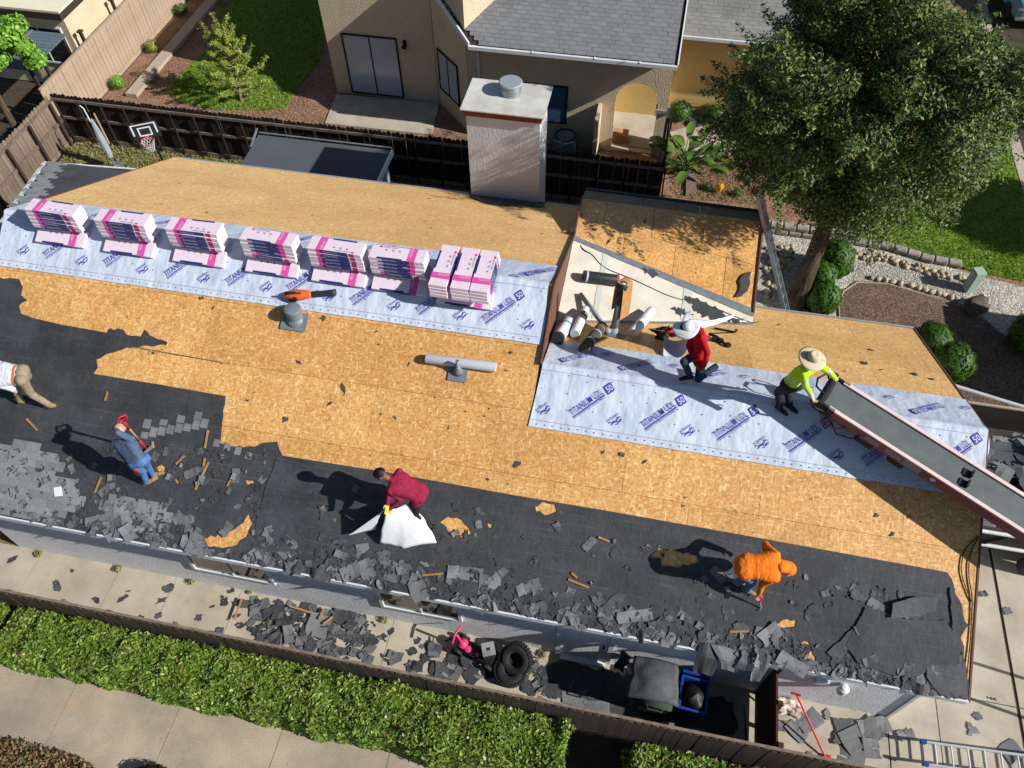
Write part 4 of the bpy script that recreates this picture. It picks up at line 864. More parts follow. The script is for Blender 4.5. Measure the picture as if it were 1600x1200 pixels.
for s_ in (-.13, .10):
    g = G().box(cp(2.62, s_, .0), (.03, .14, .12), Matrix((U, W, N)).transposed()); g.box(cp(2.56, s_, -.025), (.14, .14, .02), Matrix((U, W, N)).transposed()); g.build('cleat', 'black_metal', r)
for s_ in (-1, 1): G().tube([cp(7.2, s_*.33, -.2), Vector((cp(7.2, s_*.45, 0).x+.3, cp(7.2, s_*.45, 0).y, 0))], .035, 8).build('leg', 'alu', r)
# ------------------------------------------------------------------ ladders
def ladder(label, foot, top, wv, nr, rung_r=.016, rail=(.03, .085), feet='rubber', mat='alu', group=None):
    foot, top, wv = Vector(foot), Vector(top), Vector(wv); r = thing('ladder', label, 'ladder', foot, 0, group); ax = (top-foot).normalized(); nn = ax.cross(wv).normalized()
    for s_ in (-.5, .5): G().bar(foot+wv*s_, top+wv*s_, rail[0], rail[1], nn).build('rail', mat, r)
    for i in range(nr):
        p = foot.lerp(top, (i+.6)/nr); G().tube([p-wv*.5, p+wv*.5], rung_r, 8).build('rung', mat, r)
    for s_ in (-.5, .5): G().box(foot+wv*s_-ax*.03, (.10, .06, .10), None).build('foot', feet, r)
    return r
lf = Z(1250, 545, 0); tp = Z(1185, 300, 4.25); lo = Z(1230, 492, 1.1); dd = (lo-tp).normalized(); ft_ = lo+dd*(lo.z/-dd.z)
wv = Vector((.05, .33, 0)); ladder('aluminium extension ladder leaning against the rear wing beside the tree', ft_, tp, wv, 15, .014, (.03, .09), mat='galv')
a = Z(1447, 1177, .35); b = Z(1600, 1198, .55); b = a+(b-a).normalized()*3.4; ladder('aluminium ladder with blue feet lying over the driveway corner', a, b, (0, .40, 0), 12, .018, (.035, .07), 'blue_plastic')
# ------------------------------------------------------------------ torn scraps
def jag(pts, rs, amp, lv=2):
    for _ in range(lv):
        q = []
        for a_, b_ in zip(pts, pts[1:]+pts[:1]):
            d = math.hypot(b_[0]-a_[0], b_[1]-a_[1]); t = rs.uniform(.35, .65); k = rs.gauss(0, amp)
            q += [a_, (a_[0]+(b_[0]-a_[0])*t-(b_[1]-a_[1])*k, a_[1]+(b_[1]-a_[1])*t+(b_[0]-a_[0])*k)]
        pts = q
    return pts
def scrap_mesh(seed, mat, rad):
    rs = random.Random(seed); a0 = rs.uniform(0, 6.28)
    if mat == 'scrap_grey' and seed % 3 != 0:    # broken piece of a tabbed strip
        n = rs.choice((1, 2, 2, 3)); tw = rad*1.15; h = rad*2.1; cut = h*.45; pts = [(0, h)]
        for i in range(n): pts += [(i*tw*1.08, 0 if rs.random() < .8 else cut*.6), (i*tw*1.08+tw, rs.uniform(0, .1)*h), (i*tw*1.08+tw, cut), (i*tw*1.08+tw*1.08, cut)]
        pts = pts[:-1]+[(n*tw*1.06, h)]; pts = [(x-n*tw/2, y-h/2) for x, y in pts][::1]; pts = jag(pts, rs, .05, 1)
    else:
        n = rs.choice((3, 4, 4, 5)); asp = rs.uniform(.35, .9)
        pts = [(rad*rs.uniform(.7, 1.3)*math.cos(a0+2*math.pi*i/n), rad*asp*rs.uniform(.7, 1.3)*math.sin(a0+2*math.pi*i/n)) for i in range(n)]; pts = jag(pts, rs, .13, 3)
    wx, wb = rs.uniform(-.04, .04), rs.choice((0, .05, .1, .3)); t = .005; f2 = [Vector(p) for p in pts]; n = len(pts)
    vo, _, fo = delaunay_2d_cdt(f2, [(i, (i+1) % n) for i in range(n)], [], 0, 1e-5)[:3]
    fo = [tuple(f) for f in fo if inpoly(sum(vo[i].x for i in f)/len(f), sum(vo[i].y for i in f)/len(f), pts)]
    P3 = [Vector((v.x, v.y, wb*(v.x*v.x)/max(rad, .05)*.5+wx*v.y+.012*noise.noise(Vector((v.x*9, v.y*9, seed))))) for v in vo]; m = len(P3); ec = {(f[i], f[(i+1) % len(f)]) for f in fo for i in range(len(f))}
    g = G(); g.add(P3+[p+Vector((0, 0, t)) for p in P3], [tuple(m+i for i in f) for f in fo]+[f[::-1] for f in fo]+[(a_, b_, m+b_, m+a_) for a_, b_ in ec if (b_, a_) not in ec])
    return g.mesh('scrap', mat)
SM = {(m, k): scrap_mesh(100+k+7*j, m, rr) for j, (m, rr) in enumerate((('scrap_dark', .16), ('scrap_grey', .13), ('scrap_black', .05))) for k in range(14) if m in MATS or MATS.setdefault(m, MATS['scrap_dark'])}
R3 = random.Random(77)
def scrap(p, n, mat, scale, label, group, tilt=.16, name='torn_scrap', cat='scrap'):
    o = bpy.data.objects.new(name, SM[(mat, R3.randrange(14))]); COL.objects.link(o)
    q = n.to_track_quat('Z', 'Y') @ Matrix.Rotation(R3.uniform(0, 6.28), 3, 'Z').to_quaternion() @ Matrix.Rotation(R3.gauss(0, tilt), 3, 'X').to_quaternion() @ Matrix.Rotation(R3.gauss(0, tilt), 3, 'Y').to_quaternion()
    o.location = p; o.rotation_mode = 'QUATERNION'; o.rotation_quaternion = q; o.scale = (scale*R3.uniform(.7, 1.35), scale*R3.uniform(.6, 1.2), 1); return setp(o, label, cat, group)
def eave_py(x): return 803+.1925*x
LG = ('torn shingle scrap heaped along the stripped front eave', 'shingle scraps along the front eave')
for dens, lo_, hi_, x0, x1, gm in ((44, 6, 60, 150, 470, .6), (46, 4, 60, 480, 900, .36), (44, 4, 70, 880, 1290, .25), (22, 4, 150, 1200, 1500, .2)):
    for _ in range(dens):
        x = R3.uniform(x0, x1); y = eave_py(x)-lo_-(hi_-lo_)*R3.random()**1.7; g_ = R3.random() < gm
        s_ = R3.uniform(.5, 1.15)*(1 if g_ else 1.2)
        if inpoly(x, y, holes_px[0]): continue
        scrap(Fs(x, y, R3.uniform(.014, .045 if y > eave_py(x)-35 else .02)), NF, 'scrap_grey' if g_ else 'scrap_dark', s_, f"{siz(s_)} {'grey tabbed' if g_ else 'dark torn'} shingle scrap at the front eave nearest {near(x, y)}", LG[1], tilt=.06)
rest = []
def stuff_scraps(name, pts, n, mats, kind='stuff', rad=.07, tilt=.1):
    g = G(); src = {}
    for m in set(mats):
        for k in range(14):
            me = SM[(m, k)]; src[(m, k)] = ([v.co.copy() for v in me.vertices], [tuple(p.vertices) for p in me.polygons])
    for p in pts:
        j = R3.randrange(len(mats)); vs, fs = src[(mats[j], R3.randrange(14))]; s_ = rad/.14*R3.uniform(.35, 1.3)
        M = n.to_track_quat('Z', 'Y').to_matrix() @ Matrix.Rotation(R3.uniform(0, 6.28), 3, 'Z') @ Matrix.Rotation(R3.gauss(0, tilt), 3, 'X'); g.add([p+M @ Vector((v.x*s_, v.y*s_, v.z)) for v in vs], fs, j)
    return g.build(name, list(mats), None, kind=kind)
pts = []
for _ in range(700):
    x = R3.uniform(110, 1500); pts.append(Fs(x, eave_py(x)-3-40*R3.random()**1.8, .012+R3.uniform(0, .02)))
for _ in range(160): x = R3.uniform(120, 1500); pts.append(Fs(x, eave_py(x)-R3.uniform(40, 150), .018))
for _ in range(230):
    x = R3.uniform(0, 420); pts.append(Fs(x, min(eave_py(x)-5, R3.uniform(700, 840)), .02))
pts = [p for p in pts if not (Fs(298, 850).x < p.x < Fs(392, 850).x and Fs(350, 856).y-.05 < p.y < Fs(390, 800).y)]
stuff_scraps('shingle_debris', pts, NF, ('scrap_dark', 'scrap_dark', 'scrap_grey'))
# strips hanging over the eave
for k, (x, w_, l_, m) in enumerate(((1108, .30, .62, 'scrap_dark'), (1140, .52, .42, 'scrap_grey'), (1168, .30, .34, 'scrap_dark'), (1193, .18, .55, 'scrap_grey'), (1002, .16, .2, 'scrap_dark'), (770, .14, .16, 'scrap_grey'), (500, .22, .18, 'scrap_dark'), (150, .2, .18, 'scrap_dark'), (595, .16, .14, 'scrap_grey'), (455, .2, .2, 'scrap_dark'), (1330, .24, .12, 'scrap_grey'), (1440, .22, .16, 'scrap_dark'), (890, .18, .14, 'scrap_grey'))):
    p = Fs(x, eave_py(x)-10, .05)
    def hs(u, v, p=p, w_=w_, l_=l_, k=k):
        d = v*l_; w2 = w_*(1+.35*math.sin(k*2.3+v*3)-.3*v*(k % 3)*.5); return p+Vector((w2*(u-.5)+.06*v*math.sin(k*1.7)+.03*noise.noise(Vector((u*2, v*5, k))), -min(d, .2)*.95-max(0, d-.2)*.45, -min(d, .2)*.42-max(0, d-.2)*.9*(1+.25*noise.noise(Vector((u*3, k, 0))))+.03*math.sin(u*5+k)))
    o = G().grid(hs, 5, 8).build('hanging_scrap', m, None, label=f"{'long' if l_ > .3 else 'short'} {m[6:]} felt strip drooping over the eave nearest {near(x, eave_py(x)+40)}", cat='scrap', group='felt strips hanging over the eave'); mm = o.modifiers.new('t', 'SOLIDIFY'); mm.thickness = .006
# little black scraps on the bare boards
osb_zone = [(40, 440), (380, 470), (850, 560), (830, 660), (1000, 700), (1440, 770), (1500, 870), (1200, 830), (450, 700), (350, 610), (160, 560)]
for (x, y) in scatter_in(osb_zone, 52, R3): s_ = .25+.9*R3.random()**2; scrap(Fs(x, y, .012), NF, 'scrap_black', s_, f'{siz(s_, .6, .85)} black felt scrap on bare decking nearest {near(x, y)}', 'black felt scraps on bare decking', .05)
for (x, y, s_) in ((536, 604, 2.2), (517, 630, 1.5), (466, 565, 1.4), (447, 655, 1.6), (973, 710, 1.3), (807, 726, 1.6), (1090, 1140, 0), (505, 497, 1.7), (1370, 805, 1.4), (316, 465, 1.2), (386, 626, 1.2)):
    if s_: scrap(Fs(x, y, .012), NF, 'scrap_black', s_, 'larger black felt scrap lying on the bare front decking', 'larger felt scraps on bare decking', .04)
for (x, y, s_) in ((1218, 507, 1.6), (1350, 567, 2.2), (1362, 547, 1.6), (1430, 585, 1.4), (1457, 592, 1.3), (1376, 578, .8), (1320, 580, .7)): scrap(Bb(x, y, .012), NB, 'scrap_black', s_, 'black felt scrap on the sunlit rear decking beyond the conveyor', 'felt scraps on the rear decking', .04)
for (x, y, s_) in ((909, 345, 1.1), (902, 335, 1.2), (915, 362, 1.3), (928, 372, 2.0), (948, 392, 2.4), (1007, 345, 1.4), (1086, 420, 1.1), (958, 370, 1.1), (925, 365, 1.1)):
    q = Z(x, y, 3.6); q = Z(x, y, 3.56+.0*q.y); scrap(Vector((q.x, q.y, cs((q.x+1.4)/4.3, max(0, (q.y-4.4+.18*(q.x+1.4))/2.4)).z+.015)), Vector((0, 0, 1)), 'scrap_black', s_, 'felt scrap on the rear wing decking under the tree', 'felt scraps on the rear wing', .04)
poly = [(1163, 428), (1174, 424), (1172, 440), (1168, 455), (1158, 464), (1149, 464), (1156, 452), (1155, 440)]
cn = (c10-c00).cross(c11-c00).normalized()
hp('felt_remnant', G().prism([Vector((q.x, q.y, q.z)) for q in [pl(px, py, cn, cn.dot(c10+Vector((0, 0, .05)))) for px, py in rag(poly, 5, 1.5, 9)]], (0, 0, .006)), 'felt')
for (x, y) in scatter_in([(150, 300), (300, 255), (880, 330), (870, 395), (300, 330)], 14, R3): scrap(Ba(x, y, .012), NB, 'scrap_black', R3.uniform(.4, .9), 'tiny black scrap on the pale rear decking of the main roof', 'scraps on the main rear slope', .04)
# scraps on the walkway and the drive
walk = [(330, 920), (420, 930), (560, 960), (700, 995), (860, 1030), (860, 1075), (640, 1050), (400, 1003), (330, 985)]
for (x, y) in scatter_in([(365, 935), (560, 955), (570, 1010), (520, 1025), (370, 1000)], 40, R3)+scatter_in([(660, 1010), (860, 1045), (850, 1085), (640, 1050)], 24, R3):
    m_ = R3.choice(('scrap_dark', 'scrap_dark', 'scrap_dark', 'scrap_grey')); s_ = R3.uniform(.8, 1.5); scrap(Z(x, y, R3.uniform(.012, .06)), Vector((0, 0, 1)), m_, s_, f"{siz(s_, 1, 1.25)} {m_[6:]} shingle scrap fallen on the walkway nearest {near(x, y)}", 'scraps fallen on the walkway', .10)
for (x, y) in scatter_in([(20, 870), (330, 930), (330, 990), (10, 925)], 12, R3)+scatter_in([(560, 965), (690, 1000), (650, 1045), (540, 1025)], 12, R3):
    s_ = R3.uniform(.35, .9); scrap(Z(x, y, .012), Vector((0, 0, 1)), 'scrap_dark', s_, f'{siz(s_, .5, .72)} felt scrap on clear walkway concrete nearest {near(x, y)}', 'small scraps on the walkway', .05)
stuff_scraps('walkway_debris', [Z(x, y, R3.uniform(.008, .025)) for x, y in scatter_in([(400, 935), (580, 962), (575, 1030), (400, 1000)], 190, R3)+scatter_in(walk, 90, R3)]+[Z(x, y, .01) for x, y in scatter_in([(820, 1030), (1000, 1060), (1000, 1120), (840, 1090)], 120, R3)], Vector((0, 0, 1)), ('scrap_dark', 'scrap_dark', 'scrap_dark', 'scrap_grey'), rad=.08, tilt=.06)
for (x, y, s_, m) in ((1265, 1125, 1.3, 'scrap_grey'), (1245, 1143, 1.0, 'scrap_grey'), (1320, 1140, 2.2, 'scrap_dark'), (1345, 1150, 2.4, 'scrap_grey'), (1365, 1135, 1.2, 'scrap_grey'), (1415, 1148, 1.1, 'scrap_grey'), (1293, 1115, 1.1, 'scrap_grey'), (1222, 1135, 1.0, 'scrap_grey'), (1330, 1185, 1.6, 'scrap_grey'), (1362, 1170, 1.0, 'scrap_grey'), (1520, 1140, 1.6, 'scrap_grey'), (1580, 1175, 1.3, 'scrap_grey'), (1262, 1180, .8, 'scrap_grey'), (1551, 1092, .5, 'scrap_dark'), (1528, 1120, .8, 'scrap_grey'), (1575, 955, .6, 'scrap_grey'), (1537, 928, .5, 'scrap_grey')):
    scrap(Z(x, y, .02), Vector((0, 0, 1)), m, s_, f"{siz(s_, 1, 1.35)} {m[6:]} shingle scrap on the driveway slabs nearest {near(x, y)}", 'scraps on the driveway', .06)
# loose battens
for k, (x0, y0, x1, y1) in enumerate(((41, 654, 58, 672), (164, 626, 168, 612), (148, 770, 158, 745), (305, 765, 326, 722), (320, 700, 325, 672), (275, 725, 288, 712), (888, 905, 920, 918), (935, 839, 952, 846), (893, 895, 902, 903), (1140, 987, 1170, 986), (318, 728, 320, 716), (355, 760, 360, 750), (660, 899, 692, 896), (240, 700, 238, 690), (1500, 1012, 1478, 1000))):
    a, b = Fs(x0, y0, .035), Fs(x1, y1, .035); G().bar(a, b, .035, .02, NF).build('batten', 'wood_stick', None, label=f"{'long' if math.hypot(x1-x0, y1-y0) > 35 else 'short'} split wooden batten on torn felt nearest {near(x0, y0)}", cat='batten', group='loose battens on the felt')
for k, (x0, y0, x1, y1) in enumerate(((452, 947, 488, 958), (498, 968, 506, 952), (505, 975, 520, 964), (366, 968, 378, 935))): G().bar(Z(x0, y0, .12), Z(x1, y1, .12), .04, .025).build('batten', 'wood_stick', None, label='broken wooden batten among the walkway rubbish', cat='batten', group='battens on the walkway')
# white bucket lid and pale bits
G().prism([Fs(*p, .03) for p in ((84, 762), (96, 760), (98, 775), (86, 776))], NF*.01).build('paper_scrap', 'white_plain', None, label='crumpled white paper on the grey tabs beside the blue worker', cat='paper')
# ------------------------------------------------------------------ people
def person(label, J, face, toe, cols, hand=(1., 1.), thick=1., hair='hair_black', hood=None, hem=False, stripes=None, feetN=NF, curl=.9, group=None):
    """J joints in world space; one continuous body grown from tapered limbs, coloured by what covers each limb"""
    J = {k: Vector(v) for k, v in J.items()}; base = (J['anN']+J['anF'])/2; r = thing('person', label, 'person', base, 0, group)
    S = []
    def seg(a, b, ra, rb, m): S.append((Vector(a), Vector(b), ra, rb, m))
    shirt, pants, skin, shoe, glove = cols; th = thick
    shC = (J['shN']+J['shF'])/2; hipC = (J['hipN']+J['hipF'])/2; spine = (shC-J['pel']); sp = spine.normalized()
    side = (J['shN']-J['shF']).normalized(); side = (side-sp*side.dot(sp)).normalized(); front = sp.cross(side).normalized()
    face = Vector(face).normalized()
    if front.dot(face) < 0: front = -front
    # torso: several cross limbs so that the trunk is wide and flat
    for t, w_, rr in ((.02, .085, .118), (.13, .078, .115), (.25, .075, .112), (.37, .08, .112), (.5, .086, .112), (.62, .10, .111), (.74, .113, .110), (.84, .122, .104), (.92, .125, .095)):
        c = J['pel']+spine*t-front*.012*math.sin(t*3); seg(c-side*w_*th, c+side*w_*th, rr*th, rr*th, pants if t < .1 and not hem else shirt)
    for s_, k in ((1, 'N'), (-1, 'F')):
        seg(J['pel']+side*s_*.055-front*.03, J['hip'+k]-front*.03, .105*th, .10*th, shirt if hem else pants)
        if hem: seg(J['hip'+k], J['hip'+k].lerp(J['kn'+k], .22), .106*th, .10*th, shirt); seg(J['pel']-sp*.03, J['pel']+side*s_*.05-sp*.06, .125*th, .122*th, shirt)
        seg(J['hip'+k], J['kn'+k], .094*th, .066*th, pants); seg(J['kn'+k], J['an'+k]+feetN*.02, .066*th, .052*th, pants)
        t_ = Vector(toe[0 if k == 'N' else 1]).normalized(); a = J['an'+k]
        seg(a-feetN*.035-t_*.04, a-feetN*.040+t_*.12, .047, .044, shoe); seg(a-feetN*.045+t_*.10, a-feetN*.05+t_*.17, .044, .036, shoe); seg(a+feetN*.03, a-feetN*.03, .054, .054, shoe)
        seg(shC+side*s_*.06, J['sh'+k], .082*th, .072*th, shirt); seg(J['sh'+k], J['el'+k], .066*th, .050*th, shirt); seg(J['el'+k], J['wr'+k], .050*th, .036*th, shirt)
        # hand: palm, four fingers of different lengths bent at the knuckles, thumb from the palm's side
        d = (J['wr'+k]-J['el'+k]).normalized(); pn = (front if abs(d.dot(front)) < .8 else -sp); pn = (pn-d*pn.dot(d)).normalized(); sd = d.cross(pn).normalized()*s_; w0 = J['wr'+k]; hc = hand[0 if k == 'N' else 1]*curl
        for q in (-.026, -.008, .010, .026): seg(w0+d*.012+sd*q*.6, w0+d*.085+sd*q, .019, .015, glove)
        for q, l_ in ((-.030, .058), (-.010, .070), (.011, .074), (.031, .066)):
            f0 = w0+d*.088+sd*q; f1 = f0+(d*math.cos(hc*.6)-pn*math.sin(hc*.6))*l_*.55; f2 = f1+(d*math.cos(hc*1.5)-pn*math.sin(hc*1.5))*l_*.5; seg(f0, f1, .0115, .0105, glove); seg(f1, f2, .0105, .0085, glove)
        t0 = w0+d*.035+sd*.036; t1 = t0+(d*.6+sd*.7-pn*.4).normalized()*.045; seg(t0, t1, .014, .012, glove); seg(t1, t1+(d*.9-pn*.5).normalized()*.032, .012, .010, glove)
    nk = J['neck']; hd = J['head']; hu = (hd-nk).normalized(); fc = (face-hu*face.dot(hu)).normalized(); hs = hu.cross(fc).normalized()
    seg(shC+sp*.02, nk, .075, .060, shirt); seg(nk-hu*.03, hd-hu*.05, .058, .056, skin)
    seg(hd-fc*.025+hu*.02, hd+fc*.012+hu*.025, .094, .088, skin); seg(hd+fc*.02-hu*.02, hd+fc*.048-hu*.085, .072, .042, skin)
    seg(hd+fc*.088+hu*.012, hd+fc*.112-hu*.022, .012, .016, skin)
    for s_ in (-1, 1): seg(hd+hs*s_*.086-hu*.015, hd+hs*s_*.092+hu*.015-fc*.01, .018, .020, skin)
    g = G()
    for a, b, ra, rb, m in S:
        if (b-a).length > 1e-4: g.tube([a, b], [ra, rb], 14)
        g.ell(a, (ra,)*3, None, 12, 8); g.ell(b, (rb,)*3, None, 12, 8)
    tmp = g.build('body', 'skin', r); rm = tmp.modifiers.new('r', 'REMESH'); rm.mode = 'VOXEL'; rm.voxel_size = .0085
    sm = tmp.modifiers.new('s', 'SMOOTH'); sm.factor = .5; sm.iterations = 6
    dg = bpy.context.evaluated_depsgraph_get(); me = bpy.data.meshes.new_from_object(tmp.evaluated_get(dg)); tmp.modifiers.clear(); me.name = 'body'; old = tmp.data; tmp.data = me; bpy.data.meshes.remove(old)
    nv = len(me.vertices); V = np.empty(nv*3, np.float32); me.vertices.foreach_get('co', V); V = V.reshape(-1, 3); off = np.array(base, np.float32); Vw = V+off
    Nn = np.empty(nv*3, np.float32); me.vertices.foreach_get('normal', Nn); Nn = Nn.reshape(-1, 3)
    names = sorted({s[4] for s in S}); best = np.full(nv, 1e9); idx = np.zeros(nv, np.int32)
    for a, b, ra, rb, m in S:
        A = np.array(a, np.float32); D = np.array(b-a, np.float32); L2 = float((D*D).sum())+1e-9
        t = np.clip(((Vw-A)@D)/L2, 0, 1); dist = np.linalg.norm(Vw-(A+t[:, None]*D), axis=1)-(ra+(rb-ra)*t); k = dist < best; best[k] = dist[k]; idx[k] = names.index(m)
    cloth = np.array([n_.startswith('cloth') for n_ in names])[idx]; dz = np.zeros(nv, np.float32)
    for i in np.nonzero(cloth)[0]:
        p = Vector(Vw[i]); q = Vector((p.dot(side)*8, p.dot(sp)*13, p.dot(front)*9)); dz[i] = .005*noise.noise(q)+.003*noise.noise(p*15)+.004
    me.vertices.foreach_set('co', (V+Nn*dz[:, None]).ravel())
    me.materials.clear()
    ex = [s_[0] for s_ in (stripes or [])]
    for n_ in names+ex: me.materials.append(MATS[n_])
    npoly = len(me.polygons); first = np.empty(npoly, np.int32); me.polygons.foreach_get('loop_start', first); lv = np.empty(len(me.loops), np.int32); me.loops.foreach_get('vertex_index', lv); fv = lv[first]; fm = idx[fv].copy()
    for j, (n_, fn) in enumerate(stripes or []):
        c = np.array(fn(Vw, dict(J=J, sp=sp, side=side, front=front, shC=shC, spine=spine))); shirt_i = names.index(shirt); fm[(c & (idx == shirt_i))[fv]] = len(names)+j
    me.polygons.foreach_set('material_index', fm); me.polygons.foreach_set('use_smooth', [True]*npoly); me.update()
    for s_ in (-1, 1): G().ell(hd+fc*.088+hs*s_*.032+hu*.018, (.012, .010, .008)).build('eye', 'hair_black', r, smooth=True)
    G().tube([hd+fc*.089-hs*.022-hu*.055, hd+fc*.096-hu*.056, hd+fc*.089+hs*.022-hu*.055], .006, 6).build('mouth', 'wrap_red' if False else 'cloth_maroon', r)
    Rh = Matrix((hs, fc, hu)).transposed()
    if hood:
        g = G().ell(hd-fc*.02+hu*.012, (.115, .125, .132), Rh, 18, 12, 0, .08, 3); g.tube([hd-hu*.06-fc*.03, nk-fc*.02, shC+sp*.03], [.11, .10, .12], 14); g.build('hood', hood, r, smooth=True)
    elif hair:
        g = G(); vs = []
        def hf(u, v):
            th_ = v*1.75; ph = u*2*math.pi; d_ = Vector((math.sin(th_)*math.cos(ph), math.sin(th_)*math.sin(ph), math.cos(th_)))
            k = 1.0 if d_.y < .45 or d_.z > .35 else .82
            q = Vector((d_.x*.102, d_.y*.118-.012, d_.z*.108+.022))*k*(1+.05*noise.noise(d_*5)); return hd+Rh @ q
        G().grid(hf, 22, 10).build('hair', hair, r, smooth=True)
    return r, dict(J=J, hd=hd, fc=fc, hu=hu, hs=hs, Rh=Rh, sp=sp, side=side, front=front, shC=shC)
PJ = {"maroon": {"head": [-3.72, -2.817, 4.721], "neck": [-3.589, -2.791, 4.572], "shN": [-3.527, -2.967, 4.468], "shF": [-3.449, -2.637, 4.57], "pel": [-3.097, -2.8, 4.244], "hipN": [-3.117, -2.87, 4.161], "hipF": [-3.077, -2.693, 4.213], "knN": [-3.153, -2.958, 3.74], "anN": [-2.889, -3.017, 3.425], "knF": [-3.235, -2.882, 3.856], "anF": [-3.166, -2.954, 3.455], "elN": [-3.365, -2.982, 4.229], "wrN": [-3.533, -3.11, 4.076], "elF": [-3.554, -2.888, 4.424], "wrF": [-3.559, -3.117, 4.263]}, "blue": {"head": [-8.487, -2.934, 4.918], "neck": [-8.519, -2.981, 4.726], "shN": [-8.658, -3.05, 4.601], "shF": [-8.32, -2.99, 4.736], "pel": [-8.302, -3.167, 4.257], "hipN": [-8.382, -3.194, 4.186], "hipF": [-8.232, -3.087, 4.235], "knN": [-8.451, -3.107, 3.772], "anN": [-8.519, -3.116, 3.37], "knF": [-8.377, -3.0, 3.841], "anF": [-8.433, -2.973, 3.439], "elN": [-8.521, -3.161, 4.37], "wrN": [-8.388, -3.249, 4.163], "elF": [-8.447, -3.022, 4.994], "wrF": [-8.549, -2.791, 4.931]}, "orange": {"head": [3.329, -2.976, 4.149], "neck": [3.167, -3.005, 4.263], "shN": [3.119, -3.156, 4.14], "shF": [3.061, -2.871, 4.369], "pel": [2.62, -3.086, 4.222], "hipN": [2.602, -3.167, 4.148], "hipF": [2.585, -2.986, 4.197], "knN": [2.824, -3.112, 3.783], "anN": [2.817, -3.116, 3.372], "knF": [2.76, -3.054, 3.809], "anF": [2.65, -3.028, 3.415], "elN": [2.972, -3.189, 3.893], "wrN": [2.972, -3.26, 3.643], "elF": [2.913, -2.644, 4.266], "wrF": [2.984, -2.654, 4.016]}, "white": {"head": [-11.868, -2.155, 4.58], "neck": [-11.701, -2.062, 4.644], "shN": [-11.598, -2.212, 4.56], "shF": [-11.644, -1.899, 4.747], "pel": [-11.148, -1.994, 4.658], "hipN": [-11.099, -2.094, 4.643], "hipF": [-11.159, -1.931, 4.568], "knN": [-11.131, -2.117, 4.215], "anN": [-10.898, -2.101, 3.877], "knF": [-11.447, -2.056, 4.27], "anF": [-11.563, -2.11, 3.877], "elN": [-11.32, -2.22, 4.481], "wrN": [-11.432, -2.145, 4.258], "elF": [-11.846, -1.95, 4.543], "wrF": [-11.94, -2.078, 4.334]}, "red": {"head": [1.139, 0.501, 5.866], "neck": [1.3, 0.56, 5.764], "shN": [1.418, 0.398, 5.794], "shF": [1.342, 0.734, 5.671], "pel": [1.461, 0.404, 5.29], "hipN": [1.52, 0.311, 5.288], "hipF": [1.484, 0.491, 5.228], "knN": [1.546, 0.176, 4.879], "anN": [1.823, 0.479, 4.914], "knF": [1.199, 0.187, 5.307], "anF": [1.372, 0.169, 4.93], "elN": [1.569, 0.205, 5.608], "wrN": [1.56, 0.112, 5.363], "elF": [1.249, 0.456, 5.443], "wrF": [1.433, 0.2, 5.247]}, "hivis": {"head": [3.154, -0.237, 6.318], "neck": [3.114, -0.176, 6.132], "shN": [3.048, -0.362, 6.172], "shF": [3.294, -0.094, 6.092], "pel": [3.006, -0.243, 5.684], "hipN": [2.931, -0.327, 5.666], "hipF": [3.105, -0.265, 5.643], "knN": [2.884, -0.161, 5.272], "anN": [3.006, -0.198, 4.882], "knF": [3.041, -0.083, 5.263], "anF": [3.184, -0.117, 4.885], "elN": [3.159, -0.419, 5.909], "wrN": [3.316, -0.505, 5.719], "elF": [3.555, -0.131, 5.963], "wrF": [3.707, -0.08, 5.759]}}
XL = Vector((-1, 0, 0))
def sl(x, y): v = Vector((x, y, P*y)); return v.normalized()
r, q = person('worker in a maroon pullover bending over a white sheet, black hair', PJ['maroon'], (-.8, -.35, -.5), (sl(-1, -.2), sl(-1, -.3)), ('cloth_maroon', 'cloth_black', 'skin_brown', 'boot_black', 'glove_yellow'), hem=True)
g = G().ell(q['hd']-q['hu']*.045+q['fc']*.03, (.075, .085, .062), q['Rh'], 16, 10); g.build('neck_scarf', mk('cloth_violet', '#4d4a80', .85), r, smooth=True)
r, q = person('worker in a blue denim shirt and jeans holding a red handled shovel', PJ['blue'], (.45, -.7, -.5), (sl(.8, .5), sl(.85, .3)), ('cloth_denimshirt', 'cloth_jeans', 'skin_fair', 'boot_tan', 'glove_red'), hair=None)
def vest(u, v):
    a_ = (u-.5)*4.9; return q['J']['pel'].lerp(q['shC'], .12+.86*v)+q['side']*math.sin(a_)*(.205-.03*(1-v))-q['front']*math.cos(a_)*.135
o = G().grid(vest, 24, 8).build('vest', mk('cloth_vest', '#37475d', .85, .2, 9, bump=.4, bscale=26), r, smooth=True)
G().ell(q['hd']-q['fc']*.05+q['hu']*.0, (.105, .08, .10), q['Rh'], 18, 12).build('cap', 'cloth_navy', r, smooth=True)
r, q = person('worker in an orange hooded sweatshirt stooping over torn felt', PJ['orange'], (.75, -.2, -.55), (sl(.9, -.25), sl(.9, -.1)), ('cloth_orange', 'cloth_jeans', 'skin', 'boot_tan', 'skin'), thick=1.14, hood='cloth_orange', hem=True)
r, q = person('worker in a white shirt and khaki trousers cut by the frame edge', PJ['white'], (-.8, -.2, -.6), (sl(-.9, -.2), sl(-.9, .1)), ('cloth_white', 'cloth_khaki', 'skin', 'boot_tan', 'skin'), thick=1.1, stripes=[('orange_belt', lambda V, c: np.abs((V-np.array(c['J']['pel']))@np.array(c['sp'])-.095) < .028)])
r, q = person('kneeling worker in a red pullover under a pale wide hat', PJ['red'], (-.85, -.25, -.35), ((-.6, -.2, -.7), (-.9, -.35, 0)), ('cloth_red', 'cloth_darkjeans', 'skin_brown', 'boot_black', 'skin_brown'), feetN=Vector((0, 0, 1)), thick=1.04, hem=True)
